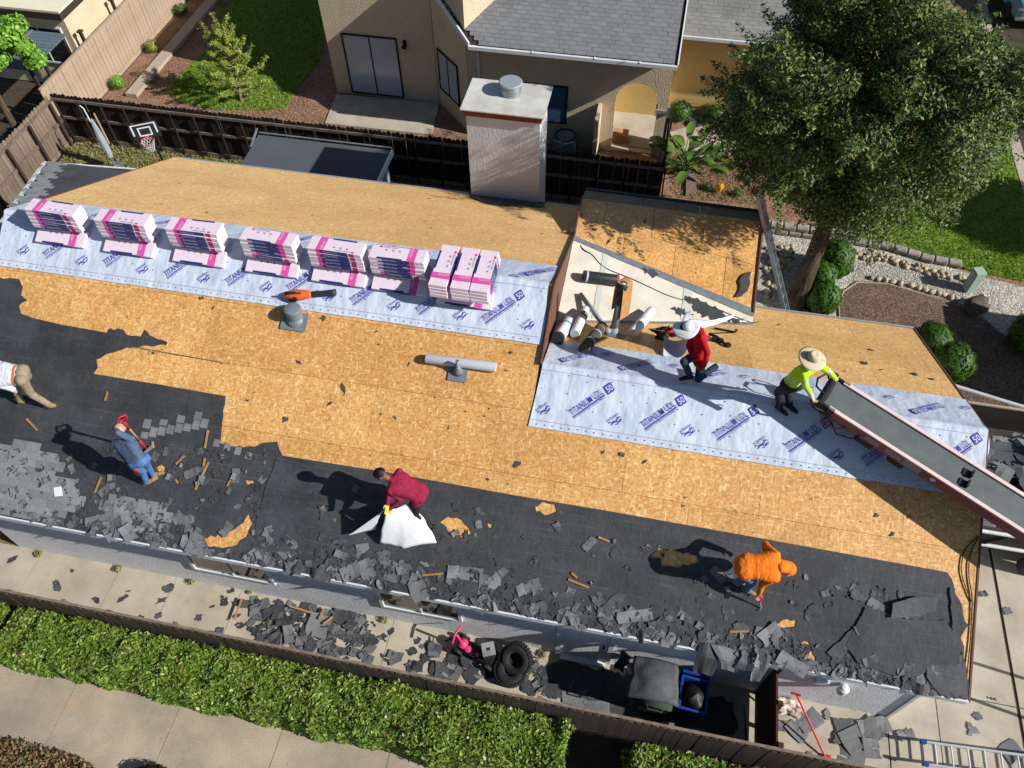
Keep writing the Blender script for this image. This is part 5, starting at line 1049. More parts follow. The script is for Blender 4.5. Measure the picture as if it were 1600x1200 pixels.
def brim(c, R_, e, dr, Rm, nu=28, nv=5, flop=.0):
    def f(u, v):
        a_ = u*2*math.pi; rr = .085+(R_-.085)*v; return c+Rm @ Vector((math.cos(a_)*rr*e, math.sin(a_)*rr, -dr*v*v+flop*v*v*math.cos(2*a_)))
    return G().grid(f, nu, nv)
Rt = Matrix.Rotation(-.22, 3, 'Y') @ Matrix.Rotation(.12, 3, 'X')
nf0, nf1 = q['hd']+Vector((.02, .02, .10)), Z(1148, 491, zB+.80)
fl = G().grid(lambda u, v: nf0.lerp(nf1, u)+Vector((0, .30*(v-.5)*(1-.9*u), -.10*abs(v-.5)-.06*math.sin(u*3)+.015*math.sin(v*9+u*5))), 14, 8).build('neck_flap', 'white_plain', r, smooth=True); m_ = fl.modifiers.new('t', 'SOLIDIFY'); m_.thickness = .006
g = brim(q['hd']+Vector((-.02, -.04, .055)), .20, 1.2, .05, Rt, flop=.04); g.lathe(q['hd']+Vector((.02, -.02, .04)), [(.105, 0), (.10, .06), (.08, .10), (.02, .11)], 20, Rt @ Vector((0, 0, 1))); o = g.build('hat', 'white_plain', r, smooth=True); m_ = o.modifiers.new('t', 'SOLIDIFY'); m_.thickness = .006
def band(V, c):
    t = ((V-np.array(c['J']['pel']))@np.array(c['spine']))/c['spine'].length_squared
    out = (np.abs(t-.34) < .06)
    for k in ('N', 'F'):
        a = np.array(c['J']['el'+k]); d = np.array((c['J']['wr'+k]-c['J']['el'+k]).normalized()); s_ = (V-a)@d; n_ = np.linalg.norm(V-a-s_[:, None]*d, axis=1); out = out | ((np.abs(s_+.04) < .028) & (n_ < .09))
    return out
r, q = person('worker in a yellow high visibility shirt and straw hat at the conveyor head', PJ['hivis'], (.75, -.45, -.4), ((.8, -.6, 0), (.8, -.6, 0)), ('cloth_hivis', 'cloth_navy', 'skin', 'boot_black', 'glove_tan'), feetN=Vector((0, 0, 1)), thick=1.06, stripes=[('reflect', band)])
Rt = Matrix.Rotation(.16, 3, 'Y') @ Matrix.Rotation(.10, 3, 'X'); hc = q['hd']+Vector((.0, 0, .07))
g = brim(hc, .235, 1.0, .035, Rt, flop=.012); g.lathe(hc-Vector((0, 0, .01)), [(.108, 0), (.104, .07), (.088, .115), (.05, .125), (.0, .10)], 24, Rt @ Vector((0, 0, 1))); o = g.build('hat', 'straw', r, smooth=True)
m_ = o.modifiers.new('t', 'SOLIDIFY'); m_.thickness = .006
G().lathe(hc, [(.110, .0), (.110, .022), (.107, .022)], 24, Rt @ Vector((0, 0, 1))).build('hat_band', mk('hat_band', '#9a8a6b', .8), r, smooth=True)
for i, k in enumerate(('N', 'F')):
    pass
b0 = q['J']['pel']-q['front']*.12+q['sp']*.38; G().tube([q['shC']+q['side']*.12-q['front']*.06, q['J']['pel'].lerp(q['shC'], .5)-q['front']*.135, q['J']['pel']-q['side']*.12-q['front']*.08], .022, 8).build('harness_strap', 'cloth_black', r, smooth=True)
at(rbox((.10, .14, .06), .015), q['shC']-q['front']*.19+q['sp']*.02).build('rope_grab', 'alu', r)
# tools and sheet in the workers' hands
J = {k: Vector(v) for k, v in PJ['blue'].items()}
h0 = J['wrF']+Vector((.06, .02, .0)); h1 = Fs(232, 705, .04); d = (h1-h0)
r = thing('shingle_shovel', 'red and wood tear-off shovel with grey blade held by the denim worker', 'shovel', h1)
G().tube([h0+d*.16, h0+d*.64], .019, 10).build('shaft', 'wood_stick', r, smooth=True); G().tube([h0+d*.0, h0+d*.20], .024, 10).build('grip', 'red_paint', r, smooth=True); G().tube([h0+d*.62, h0+d*.90], .024, 10).build('socket', 'red_paint', r, smooth=True)
sx = Vector((.6, .75, .37)).normalized(); G().tube([h0+d*.03, h0-d*.02+sx*.09, h0-d*.10+sx*.10, h0-d*.16, h0-d*.10-sx*.10, h0-d*.02-sx*.09, h0+d*.03], .018, 8).build('d_handle', 'red_paint', r, smooth=True)
g = G().hexa([h1+sx*a+NF*(c_-.03)+d.normalized()*b for c_ in (0, .008) for a, b in ((-.11, -.12), (.11, -.12), (.12, .10), (-.12, .10))]); g.build('blade', 'lead_grey', r)
J = {k: Vector(v) for k, v in PJ['orange'].items()}
a = J['wrN']; b = Fs(1189, 950, .03); r = thing('pry_bar', 'short red handled pry bar held by the orange worker', 'pry bar', b); G().tube([a+(a-b)*.1, a.lerp(b, .55)], .018, 8).build('grip', 'red_paint', r, smooth=True); G().tube([a.lerp(b, .5), b, b+Vector((-.02, -.06, .0))], .011, 8).build('bar', 'lead_grey', r, smooth=True)
a, b = J['wrF']+Vector((.1, -.1, -.1)), Fs(1140, 912, .03)
J = {k: Vector(v) for k, v in PJ['maroon'].items()}
hN = J['wrN']+(J['wrN']-J['elN']).normalized()*.10
r = thing('white_sheet', 'stiff white plastic sheet held up by the maroon worker', 'sheet', hN)
tl, tr, br, bl = hN+Vector((-.03, -.02, .02)), Fs(643, 789, .50), Fs(682, 848, .04), Fs(594, 851, .03)
mid = Fs(633, 858, .02)
def ws(u, v):
    top = tl.lerp(tr, u); bot = bl.lerp(mid, u*2) if u < .5 else mid.lerp(br, u*2-1); p = top.lerp(bot, v)
    return p+Vector((0, .05*math.sin(v*math.pi), .03+.05*math.sin(v*math.pi)+.03*math.sin(u*9+v*2)*v))+Vector((1, .6, 1))*(.030*noise.noise(Vector((u*3+v*2, v*2, 0)))+.018*noise.noise(Vector((u*9-v*4, v*3, 7)))+.05*max(0, noise.noise(Vector((u*2.2, v*1.1, 4)))))
o = G().grid(ws, 24, 20).build('sheet', 'white_plain', r, smooth=True); m_ = o.modifiers.new('t', 'SOLIDIFY'); m_.thickness = .005
tip = Fs(546, 837, .14); t2 = Fs(586, 830, .10)
def wf(u, v):
    a_ = hN+Vector((-.02, .02, .03)); b_ = hN.lerp(t2, .95); p = a_.lerp(tip, u).lerp(b_.lerp(tip, u), v); return p+Vector((0, 0, .12*math.sin(v*math.pi)*(1-u)+.02))
o = G().grid(wf, 18, 10).build('flap', 'white_plain', r, smooth=True); m_ = o.modifiers.new('t', 'SOLIDIFY'); m_.thickness = .005
# ------------------------------------------------------------------ fences
def boardmesh(w_, h_, t, ear, mat, axis='x'):
    e = ear; pts = [(0, 0), (w_, 0), (w_, h_-e), (w_-e, h_-e*.25), (w_*.5, h_), (e, h_-e*.25), (0, h_-e)] if e else [(0, 0), (w_, 0), (w_, h_), (0, h_)]
    g = G().prism([(x, 0, z) if axis == 'x' else (0, x, z) for x, z in pts], (0, t, 0) if axis == 'x' else (t, 0, 0)); return g.mesh('board', mat)
def fence(name, label, x0, x1, y, h, bw, gap, mat, ear=.0, rails=(), posts=None, pmat=None, axis='x', side=1, rsd=1, rmat=None):
    """boards along x (or y) at y (or x); rails and posts on side"""
    r = thing(name, label, 'fence', (x0, y, 0) if axis == 'x' else (y, x0, 0)); rs = random.Random(rsd)
    ms = [boardmesh(bw, h+d, .018, ear, mat, axis) for d in (-.025, -.008, .006, .02)]; x = x0
    while x < x1-bw*.5:
        lean = rs.uniform(-.006, .006); o = (x, y+rs.uniform(-.004, .004), 0) if axis == 'x' else (y+rs.uniform(-.004, .004), x, 0)
        inst('board', ms[rs.randrange(4)], r, Matrix.Translation(o) @ Matrix.Rotation(lean, 4, 'Y' if axis == 'x' else 'X')); x += bw+gap
    for z, rh, rt in rails:
        o0, o1 = y+side*.012+(.018 if side > 0 else 0), y+side*(.012+rt)+(.018 if side > 0 else 0)
        if axis == 'x': G().bb((x0, o0, z-rh/2), (x1, o1, z+rh/2)).build('rail', rmat or mat, r)
        else: G().bb((o0, x0, z-rh/2), (o1, x1, z+rh/2)).build('rail', rmat or mat, r)
    if posts:
        st_, pw, ph, pt = posts; x = x0+.1
        while x < x1:
            o0, o1 = y+side*(.055)+(.018 if side > 0 else 0), y+side*(.055+pt)+(.018 if side > 0 else 0)
            if axis == 'x': G().bb((x, o0, 0), (x+pw, o1, ph)).build('post', pmat or mat, r)
            else: G().bb((o0, x, 0), (o1, x+pw, ph)).build('post', pmat or mat, r)
            x += st_
    return r
fence('board_fence', 'weathered board fence between the side walkway and the green hedge', -15, 6.3, -5.24, 1.70, .142, .006, 'wood_dark', .03, ((1.66, .09, .05), (.9, .09, .04), (.2, .09, .04)), (2.4, .09, 1.6, .08), 'wood_grey', rmat='wood_grey')
fence('board_fence', 'dark dog-eared fence along the rear of the yard, facing the neighbour', -19.6, .5, 10.47, 1.82, .142, .006, 'wood_stain_shade', .045, ((1.62, .09, .04), (.95, .09, .04), (.12, .14, .03)), (.82, .05, 1.60, .05), 'wood_stain_shade', side=-1, rmat='wood_grey')
fence('board_fence', 'sunlit brown fence with wide boards at the side of the rear yard', 1.5, 10.4, -19.62, 1.80, .15, .008, 'wood_grey', .045, ((1.60, .09, .04), (.85, .12, .05), (.1, .14, .03)), (1.22, .09, 1.6, .09), 'wood_dark', axis='y', rsd=4)
r = fence('panel_fence', 'tall tan painted board fence beyond the rear yard corner', 10.55, 24, -19.98, 1.82, .20, .012, 'wood_tan', 0, ((.08, .16, .03),), None, None, 'y', 1, 6)
G().bb((-20.02, 10.55, 1.80), (-19.92, 24, 1.85)).build('top_cap', 'wood_tan', r)
for y in (11.4, 13.6, 15.8):
    G().bb((-20.12, y-.05, 0), (-20.03, y+.05, 2.15)).build('post', 'brown_dark', r); G().bb((-20.16, y-.09, 2.15), (-19.99, y+.09, 2.2)).build('post_cap', 'brown_dark', r)
fence('board_fence', 'short dark gate fence closing the gap beside the arched porch', 10.6, 13.1, .52, 1.7, .142, .006, 'wood_dark', .03, ((1.5, .09, .04),), (2.3, .09, 2.0, .09), 'lead_grey', axis='y', side=-1)
struct('garden_kerb', G().prism([(-19.05, 13.2, 0), (-18.62, 13.2, 0), (-18.55, 24, 0), (-18.98, 24, 0)], (0, 0, .14)), mk('kerb_tan', '#ab9c8b', .9, .12, 3))
struct('yard_path', G().prism([Z(*p, -.005) for p in ((100, 285), (128, 240), (150, 238), (135, 290))], (0, 0, .02)), 'concrete_old')
# ------------------------------------------------------------------ neighbour's house
nb = thing('neighbour_house', 'tan stucco neighbouring house with grey shingle roof and arched porch', 'house', (-5, 14, 0))
def npt(name, g, mat, **k): return g.build(name, mat, nb, **k)
AX, AY, BX, BY = -7.65, 14.85, -6.1, 13.25
npt('wall', G().prism([(-11.5, AY, 0), (AX, AY, 0), (AX, 26, 0), (-11.5, 26, 0)], (0, 0, 5.6)), 'stucco_nb')
npt('wall', G().prism([(AX+.02, AY, 0), (BX, BY, 0), (BX+.9, BY+1.2, 0), (AX+.9, AY+1.5, 0)], (0, 0, 5.0)), 'stucco_nb')
arch = [(-1.27, .06)]+[(-1.27, 1.55)]
for i in range(1, 16):
    a_ = math.pi-math.pi*i/16; arch.append((-.60+.67*math.cos(a_), 1.95+.62*math.sin(a_)))
arch += [(.07, 1.55), (.07, .06)]
g = G().prism([(BX+.02, BY, 0), (.38, BY, 0), (.38, BY, 3.42), (BX+.02, BY, 3.42)], (0, .22, 0), 0, [[(x, BY, z) for x, z in arch]]); npt('porch_wall', g, 'stucco_nb')
npt('wall', G().bb((BX+.4, BY+.22, 0), (-1.50, 22, 3.4)), 'stucco_nb')
npt('porch_back', G().bb((-1.5, 15.35, 0), (.38, 15.5, 3.4)), 'stucco_nb_yellow'); npt('wall', G().bb((-1.5, 15.5, 0), (.38, 22, 3.4)), 'stucco_nb')
npt('porch_floor', G().bb((-1.5, BY+.2, 0), (.38, 15.35, .10)), 'concrete'); npt('door', G().bb((-1.5, BY+.5, .1), (-1.44, 14.6, 2.2)), 'rake_red')
npt('porch_sill', G().bb((.02, BY-.06, 1.62), (.46, BY+.3, 1.74)), 'stone_grey'); npt('porch_sill', G().bb((-.02, BY-.10, .38), (.46, BY+.3, .50)), 'stone_grey'); npt('porch_pier', G().bb((.24, BY+.22, 0), (.38, 13.9, 1.2)), 'stucco_nb')
PN = .46
def nz(y): return 3.58+PN*(y-12.82)
rl = [(-5.85, 12.82), (.46, 12.82), (.46, 22), (-14, 22), (-7.80, 14.9)]
npt('roof_deck', G().prism([(x, y, nz(y)-.14) for x, y in rl], (0, 0, .12)), 'brown_dark')
def knb(p): return p.x > -5.85-(p.y-12.82)*(1.95/2.08)+.18
shingles(nb, (-10.2, 12.80, nz(12.80)), (1, 0, 0), (0, 1, PN), 10.65, 4.2, 'shingle_nb', knb, .33, .15, 240, 8)
npt('gutter', G().bar((-5.88, 12.76, 3.50), (.46, 12.76, 3.50), .10, .11), 'trim_white')
npt('bargeboard', G().bar((-5.88, 12.80, 3.55), (-8.0, 15.06, nz(15.06)-.02), .05, .18), 'trim_white')
npt('bargeboard', G().bar((.47, 12.8, 3.52), (.47, 20, nz(20)-.06), .04, .16), 'trim_white')
for x in (-3.9, -2.0, -.65): npt('gutter_strap', G().bb((x-.02, 12.70, 3.55), (x+.02, 12.86, 3.575)), 'trim_white')
npt('downpipe', G().tube([(-5.7, 12.80, 3.44), (-5.7, 13.0, 3.25), (-5.7, BY-.05, 3.1), (-5.7, BY-.05, .1)], .035, 8), 'trim_white')
# openings
window(nb, (-10.92, AY, .08), (1, 0, 0), (0, 0, 1), (0, -1, 0), 1.98, 2.26, 2, 'black_metal', 'glass_pale', .05, 'sliding_door', .05)
av = Vector((BX-AX, BY-AY, 0)).normalized(); an = Vector((av.y, -av.x, 0))
window(nb, Vector((AX, AY, .75))+av*.25, av, (0, 0, 1), an, 1.35, 1.5, 2, 'black_metal', 'glass_pale', .045)
wr = Yp(888, 135, BY); window(nb, (-4.9, BY, .85), (1, 0, 0), (0, 0, 1), (0, -1, 0), 4.9+wr.x, wr.z-.85, 2, 'black_metal', 'glass_blue', .05)
lp = Yp(633, 72, AY); g = G().bb((lp.x-.06, AY-.03, lp.z), (lp.x+.06, AY, lp.z+.22)); g.build('wall_lamp', 'black_metal', nb)
npt('lamp_arm', G().tube([(lp.x, AY-.02, lp.z+.16), (lp.x, AY-.12, lp.z+.2), (lp.x, AY-.14, lp.z+.1)], .015, 6), 'black_metal')
npt('lantern', G().lathe((lp.x, AY-.14, lp.z-.14), [(.03, -.03), (.05, 0), (.075, .16), (.09, .17), (.03, .25)], 8), 'black_metal')
npt('lantern_glass', G().lathe((lp.x, AY-.14, lp.z-.145), [(.052, .02), (.074, .13)], 8), 'lamp_glass')
struct('patio', G().prism([Z(*p, -.01) for p in ((526, 149), (687, 163), (674, 212), (508, 194))], (0, 0, .05)), 'concrete')
# right-hand wing of the same house
npt('wall', G().bb((.40, 15.95, 0), (6.5, 22, 2.95)), 'stucco_nb_yellow')
def nz2(y): return 3.02+.42*(y-15.5)
npt('roof_deck', G().prism([(.48, 15.5, nz2(15.5)-.14), (6.9, 15.5, nz2(15.5)-.14), (6.9, 22, nz2(22)-.14), (.48, 22, nz2(22)-.14)], (0, 0, .12)), 'brown_dark')
shingles(nb, (.5, 15.48, nz2(15.48)), (1, 0, 0), (0, 1, .42), 4.4, 4.4, mat_felt('shingle_pale', '#83837f', '#767672', '#959490', .08) and 'shingle_pale', None, .33, .15, 60, 12)
npt('gutter', G().bar((.5, 15.44, 2.98), (6.9, 15.44, 2.98), .09, .10), 'trim_white')
c = Z(885, 240, 0); r = thing('air_conditioner', 'dark grey air conditioning unit standing under the neighbour window', 'air conditioner', (-2.75, 12.65, 0))
at(rbox((.78, .78, .80), .03), (-2.75, 12.65, .42)).build('casing', 'lead_grey', r); auto_smooth(G().lathe((-2.75, 12.65, .80), [(.34, 0), (.36, .04), (.31, .05), (.30, .01)], 24).build('fan_ring', 'abs_black', r)); G().lathe((-2.75, 12.65, .805), [(.30, 0), (.29, .008), (.0, .01)], 24).build('fan_well', 'black_metal', r)
for k in range(3): G().bar((-2.75, 12.65, .83), (-2.75+.26*math.cos(k*2.1), 12.65+.26*math.sin(k*2.1), .825), .10, .008).build('fan_blade', 'lead_grey', r)
r = thing('screen_wall', 'narrow tan screen wall between the air conditioner and the arch', 'wall', (-1.75, 12.6, 0)); G().bb((-1.80, 12.25, 0), (-1.68, 13.24, 1.75)).build('panel', 'stucco_nb', r)
b0 = Vector((-1.0, 13.75, .1)); r = thing('cardboard_box', 'brown cardboard box on the pale porch floor inside the arch', 'box', b0); at(rbox((.48, .42, .30), .008), b0+Vector((0, 0, .15))).build('carton', 'cardboard', r); G().bb(b0+Vector((-.24, -.03, .30)), b0+Vector((.24, .03, .303))).build('tape', 'wood_stick', r)
struct('porch_path', G().prism([Z(*p, -.012) for p in ((1046, 208), (1085, 196), (1160, 215), (1150, 245), (1100, 252), (1062, 236))], (0, 0, .04)), 'concrete')
struct('bed_edging', G().prism([Z(*p, 0) for p in ((1072, 268), (1085, 266), (1088, 302), (1071, 306))], (0, 0, .08)), 'wood_grey')
r = thing('garden_hose', 'coiled dark garden hose lying at the yellow wall', 'hose', Z(1088, 193, 0)); G().tube([Z(1088, 193, .04)+Vector((math.cos(t*.5)*(.30-.004*t), math.sin(t*.5)*(.28-.004*t), .012*(t % 13)*.5)) for t in range(60)], .018, 6).build('coil', 'abs_black', r, smooth=True)
# far house beyond the tan fence
fh = thing('far_house', 'tan house with a flat cream roof beyond the tan fence', 'house', (-21.5, 15, 0))
G().bb((-24.5, 13.5, 0), (-20.42, 21, 2.9)).build('wall', 'stucco_nb', fh); G().bb((-24.8, 13.2, 2.9), (-20.2, 21.3, 3.06)).build('roof', mk('roof_cream', '#d8d2bb', .9, .06, 3), fh); G().bb((-20.2, 13.18, 2.78), (-20.16, 21.3, 3.0)).build('fascia', 'brown_dark', fh); G().bb((-24.8, 13.14, 2.78), (-20.16, 13.18, 3.0)).build('fascia', 'brown_dark', fh)
window(fh, (-22.6, 13.5, .9), (1, 0, 0), (0, 0, 1), (0, -1, 0), 1.9, 1.4, 2, 'trim_white', 'glass_dark', .06)
pc = thing('patio_cover', 'blue-grey slatted patio cover below the cream roof', 'patio cover', (-21.5, 12, 0))
for i in range(12): G().bb((-22.9, 11.0+i*.19, 2.20), (-20.35, 11.0+i*.19+.175, 2.235)).build('slat', mk('slat_blue', '#5d6c78', .7, .12, 6, rnd_amt=.1), pc)
G().bb((-21.7, 10.98, 2.236), (-21.64, 13.3, 2.27)).build('batten', 'galv', pc)
for x, y in ((-22.8, 11.1), (-20.45, 11.1), (-20.45, 13.1)): G().bb((x-.05, y-.05, 0), (x+.05, y+.05, 2.2)).build('post', 'brown_dark', pc)
# ------------------------------------------------------------------ rear yard
r = thing('garden_shed', 'low shed with dark grey roof between the house eave and rear fence', 'shed', (-9.4, 8.3, 0))
G().bb((-11.4, 7.55, 0), (-7.55, 8.95, 2.1)).build('wall', mk('shed_blue', '#8a98a8', .7, .12, 5), r); G().hexa([(-11.55, 7.4, 2.12), (-7.4, 7.4, 2.12), (-7.4, 9.05, 2.2), (-11.55, 9.05, 2.2), (-11.55, 7.4, 2.17), (-7.4, 7.4, 2.17), (-7.4, 9.05, 2.25), (-11.55, 9.05, 2.25)]).build('roof', mk('roof_slate', '#50545b', .85, .12, 1.5, fine=120), r)
G().bb((-7.41, 7.4, 2.10), (-7.35, 9.05, 2.27)).build('verge', 'trim_white', r); G().tube([(-11.55, 9.12, 2.28), (-7.4, 9.12, 2.28)], .025, 6).build('rail', 'galv', r); G().bar((-11.58, 8.5, 2.2), (-11.58, 9.12, 2.42), .05, .05).build('post', 'galv', r)
bc = Z(226, 204, 2.3); r = thing('basketball_hoop', 'small black basketball hoop with white target square by the rear fence', 'basketball hoop', (bc.x, bc.y, 0))
bu = (Z(250, 199, 2.3)-Z(204, 208, 2.3)); bu.z = 0; bu.normalize(); bv = Vector((0, 0, 1)); bn = bu.cross(bv); bR = Matrix((bu, -bn, bv)).transposed()
def bq(x, z, n_): return bc+bu*x+bv*z+bn*n_
at(rbox((.84, .03, .56), .012), bc, bR).build('backboard', 'abs_black', r)
for a, b, c_, d_ in ((-.36, .21, .36, .245), (-.36, -.12, -.315, .21), (.315, -.12, .36, .21)): G().prism([bq(a, b, .018), bq(c_, b, .018), bq(c_, d_, .018), bq(a, d_, .018)], bn*.003).build('border_line', 'white_plain', r)
for a, b, c_, d_ in ((-.19, .09, .19, .13), (-.19, -.17, .19, -.13), (-.19, -.13, -.15, .09), (.15, -.13, .19, .09)): G().prism([bq(a, b, .018), bq(c_, b, .018), bq(c_, d_, .018), bq(a, d_, .018)], bn*.003).build('target_line', 'white_plain', r)
rc_ = bq(0, -.20, .26); G().tube([rc_+bu*math.cos(t*math.pi/10)*.20+bn*math.sin(t*math.pi/10)*.20 for t in range(21)], .011, 6).build('rim', mk('rim_pink', '#d4606a', .5), r, smooth=True); G().bar(bq(0, -.2, .0), bq(0, -.2, .08), .10, .03).build('bracket', mk('rim_pink', '#d4606a', .5), r)
g = G()
for k in range(12):
    for s_ in (-1, 1):
        a_ = k*math.pi/6; P_ = [rc_+(bu*math.cos(a_+s_*t*.26)+bn*math.sin(a_+s_*t*.26))*(.19-.025*t)-bv*(.085*t) for t in range(5)]; g.tube(P_, .006, 4, cap=False)
g.build('net', 'white_plain', r, kind='stuff')
G().tube([bq(0, -.1, -.10), bq(.05, -.5, -.35), Vector((bq(.05, 0, -.4).x, bq(.05, 0, -.4).y, 0))], .035, 10).build('pole', 'black_metal', r); G().box((bq(.05, 0, -.4).x, bq(.05, 0, -.4).y, .08), (.7, .5, .16)).build('base', 'abs_black', r)
p0 = Z(181, 262, 0); r = thing('folded_umbrella', 'closed grey patio umbrella standing in the weedy rear corner', 'umbrella', p0)
G().tube([p0, p0+Vector((0, 0, 1.9))], .025, 8).build('pole', 'galv', r); auto_smooth(G().lathe(p0, [(.02, .35), (.10, .45), (.13, .8), (.11, 1.3), (.06, 1.75), (.02, 1.9)], 9).build('canopy', mk('canopy_grey', '#9aa2a8', .8, .25, 6, bump=.3, bscale=12), r), 20)
G().tube([p0+Vector((-.15, .1, 1.2)), p0+Vector((-.32, .25, 2.05)), p0+Vector((-.45, .3, 2.1))], .02, 6).build('arm', 'trim_white', r); G().tube([p0+Vector((.12, .1, .9)), p0+Vector((.02, .2, 1.95))], .03, 6).build('arm', 'wood_tan', r); G().lathe(p0, [(.28, 0), (.28, .05), (.05, .1)], 16).build('base', 'galv', r)
# ------------------------------------------------------------------ side yard rubbish and bins
def torus(g, c, R_, r_, ax, n=36, m=12, squash=1.):
    c = Vector(c); M = Vector(ax).to_track_quat('Z', 'Y').to_matrix(); vs = []
    for i in range(n):
        a_ = 2*math.pi*i/n
        for j in range(m):
            b_ = 2*math.pi*j/m; k = abs(math.cos(b_))**.6*math.copysign(1, math.cos(b_)); rr = R_+r_*k; vs.append(c+M @ Vector((rr*math.cos(a_), rr*math.sin(a_), r_*squash*abs(math.sin(b_))**.6*math.copysign(1, math.sin(b_)))))
    return g.add(vs, [(i*m+j, ((i+1) % n)*m+j, ((i+1) % n)*m+(j+1) % m, i*m+(j+1) % m) for i in range(n) for j in range(m)])
def wheel(label, c, ax, R_=.37, r_=.115, group=None):
    r = thing('tyre', label, 'tyre', c, 0, group); ax = Vector(ax).normalized(); o = torus(G(), c, R_-r_, r_, ax, squash=1.15).build('tyre_body', 'rubber', r); auto_smooth(o, 45)
    M = ax.to_track_quat('Z', 'Y').to_matrix(); tm = None
    for i in range(30):
        a_ = 2*math.pi*i/30
        for s_ in (-1, 1):
            p = Vector(c)+M @ Vector(((R_+.004)*math.cos(a_+s_*.05), (R_+.004)*math.sin(a_+s_*.05), s_*.055)); t = M @ Vector((-math.sin(a_), math.cos(a_), 0)); nn = M @ Vector((math.cos(a_), math.sin(a_), 0))
            if tm is None: tm = G().box((0, 0, 0), (.055, .09, .022)).mesh('tread_block', 'rubber')
            inst('tread_block', tm, r, fr(p, t, nn.cross(t), nn))
    auto_smooth(G().lathe(Vector(c)-ax*.05, [(R_*.30, .03), (R_*.40, .06), (R_*.56, .05), (R_*.60, .09), (R_*.60, -.02), (R_*.56, .0), (R_*.2, .02)], 24, ax).build('rim', 'abs_black', r), 40)
    return r
t0 = Z(806, 1030, .30); wheel('knobbly off-road tyre leaning against the stucco wall', t0, (-.25, -.55, .8), .33, .10)
wheel('lower knobbly tyre lying tilted under the leaning one', Z(798, 1048, .16), (-.1, -.1, 1), .31, .10)
b = Z(742, 1022, .0); r = thing('ride_on_toy', 'black and pink child ride-on toy among the shingle rubbish', 'toy', b)
x_ = (Z(775, 1040, 0)-Z(705, 1003, 0)).normalized(); y_ = Vector((-x_.y, x_.x, 0)); RM = Matrix((x_, y_, Vector((0, 0, 1)))).transposed()
def tq(x, y, z): return b+RM @ Vector((x, y, z))
at(rbox((.80, .26, .12), .03), tq(.05, 0, .2), RM).build('body', 'black_metal', r)
for x in (-.33, .38):
    for y in (-.17, .17): auto_smooth(torus(G(), tq(x, y, .13), .085, .04, y_, 20, 8).build('wheel', 'rubber', r))
G().tube([tq(-.3, 0, .25), tq(-.36, 0, .60), tq(-.40, .0, .66)], .026, 8).build('steering_column', 'pink_plastic', r, smooth=True); G().tube([tq(-.38, -.2, .66), tq(-.42, 0, .68), tq(-.38, .2, .72)], .022, 8).build('handlebar', 'pink_plastic', r, smooth=True)
at(rbox((.22, .2, .10), .03), tq(-.28, 0, .30), RM).build('fairing', 'pink_plastic', r, smooth=True); G().lathe(tq(-.12, -.05, .26), [(.07, 0), (.07, .05), (.04, .06)], 14).build('hub', 'pink_plastic', r); G().lathe(tq(.10, -.06, .26), [(.04, 0), (.04, .03)], 10).build('knob', 'pink_plastic', r)
p = Z(763, 1014, .45); r = thing('speaker_box', 'black box with a tilted grey square plate beside the ride-on toy', 'box', p); Rb = Matrix.Rotation(.4, 3, 'Z') @ Matrix.Rotation(.25, 3, 'X')
at(rbox((.26, .26, .36), .012), p+Vector((0, 0, -.22)), Rb).build('case', 'black_metal', r); at(rbox((.27, .27, .02), .004), p-Rb @ Vector((0, 0, .02)), Rb).build('plate', 'shingle_old', r); at(rbox((.07, .06, .01), .002), p-Rb @ Vector((0, 0, .006)), Rb).build('recess', 'black_metal', r)
def bin_(label, c, rz, mat, lid=True, wd=.58, dp=.66, ht=1.02):
    r = thing('wheeled_bin', label, 'bin', c, rz); w1, d1, w0, d0 = wd/2, dp/2, wd*.4, dp*.38; t = .025; g = G()
    O = [(-w0, -d0, .06), (w0, -d0, .06), (w0, d0, .06), (-w0, d0, .06)]; T = [(-w1, -d1, ht), (w1, -d1, ht), (w1, d1, ht), (-w1, d1, ht)]
    I = [(-w1+t, -d1+t, ht), (w1-t, -d1+t, ht), (w1-t, d1-t, ht), (-w1+t, d1-t, ht)]; B_ = [(-w0+t, -d0+t, .12), (w0-t, -d0+t, .12), (w0-t, d0-t, .12), (-w0+t, d0-t, .12)]
    g.add(O+T+I+B_, [(3, 2, 1, 0)]+[(i, (i+1) % 4, 4+(i+1) % 4, 4+i) for i in range(4)]+[(4+i, 4+(i+1) % 4, 8+(i+1) % 4, 8+i) for i in range(4)]+[(8+i, 8+(i+1) % 4, 12+(i+1) % 4, 12+i) for i in range(4)]+[(12, 13, 14, 15)]); g.build('body', mat, r, world=False)
    g = G()
    for a, b_ in (((-w1-.02, -d1-.02), (w1+.02, -d1+.02)), ((-w1-.02, d1-.02), (w1+.02, d1+.02)), ((-w1-.02, -d1+.02), (-w1+.01, d1-.02)), ((w1-.01, -d1+.02), (w1+.02, d1-.02))): g.bb((*a, ht-.04), (*b_, ht+.004))
    g.build('rim', mat, r, world=False)
    if lid: at(rbox((wd+.05, dp+.08, .05), .02), (0, 0, ht+.03)).build('lid', mat, r, world=False, smooth=True); G().tube([(-.14, -d1-.01, ht+.02), (-.14, -d1-.09, ht+.03), (.14, -d1-.09, ht+.03), (.14, -d1-.01, ht+.02)], .016, 6).build('lid_handle', mat, r, world=False)
    else: at(rbox((wd+.05, .05, dp+.02), .02), (0, d1+.10, ht-.30)).build('lid', mat, r, world=False)
    for s_ in (-1, 1): torus(G(), (s_*w0, d0+.04, .11), .075, .03, (1, 0, 0), 18, 8).build('wheel', 'rubber', r, world=False)
    return r
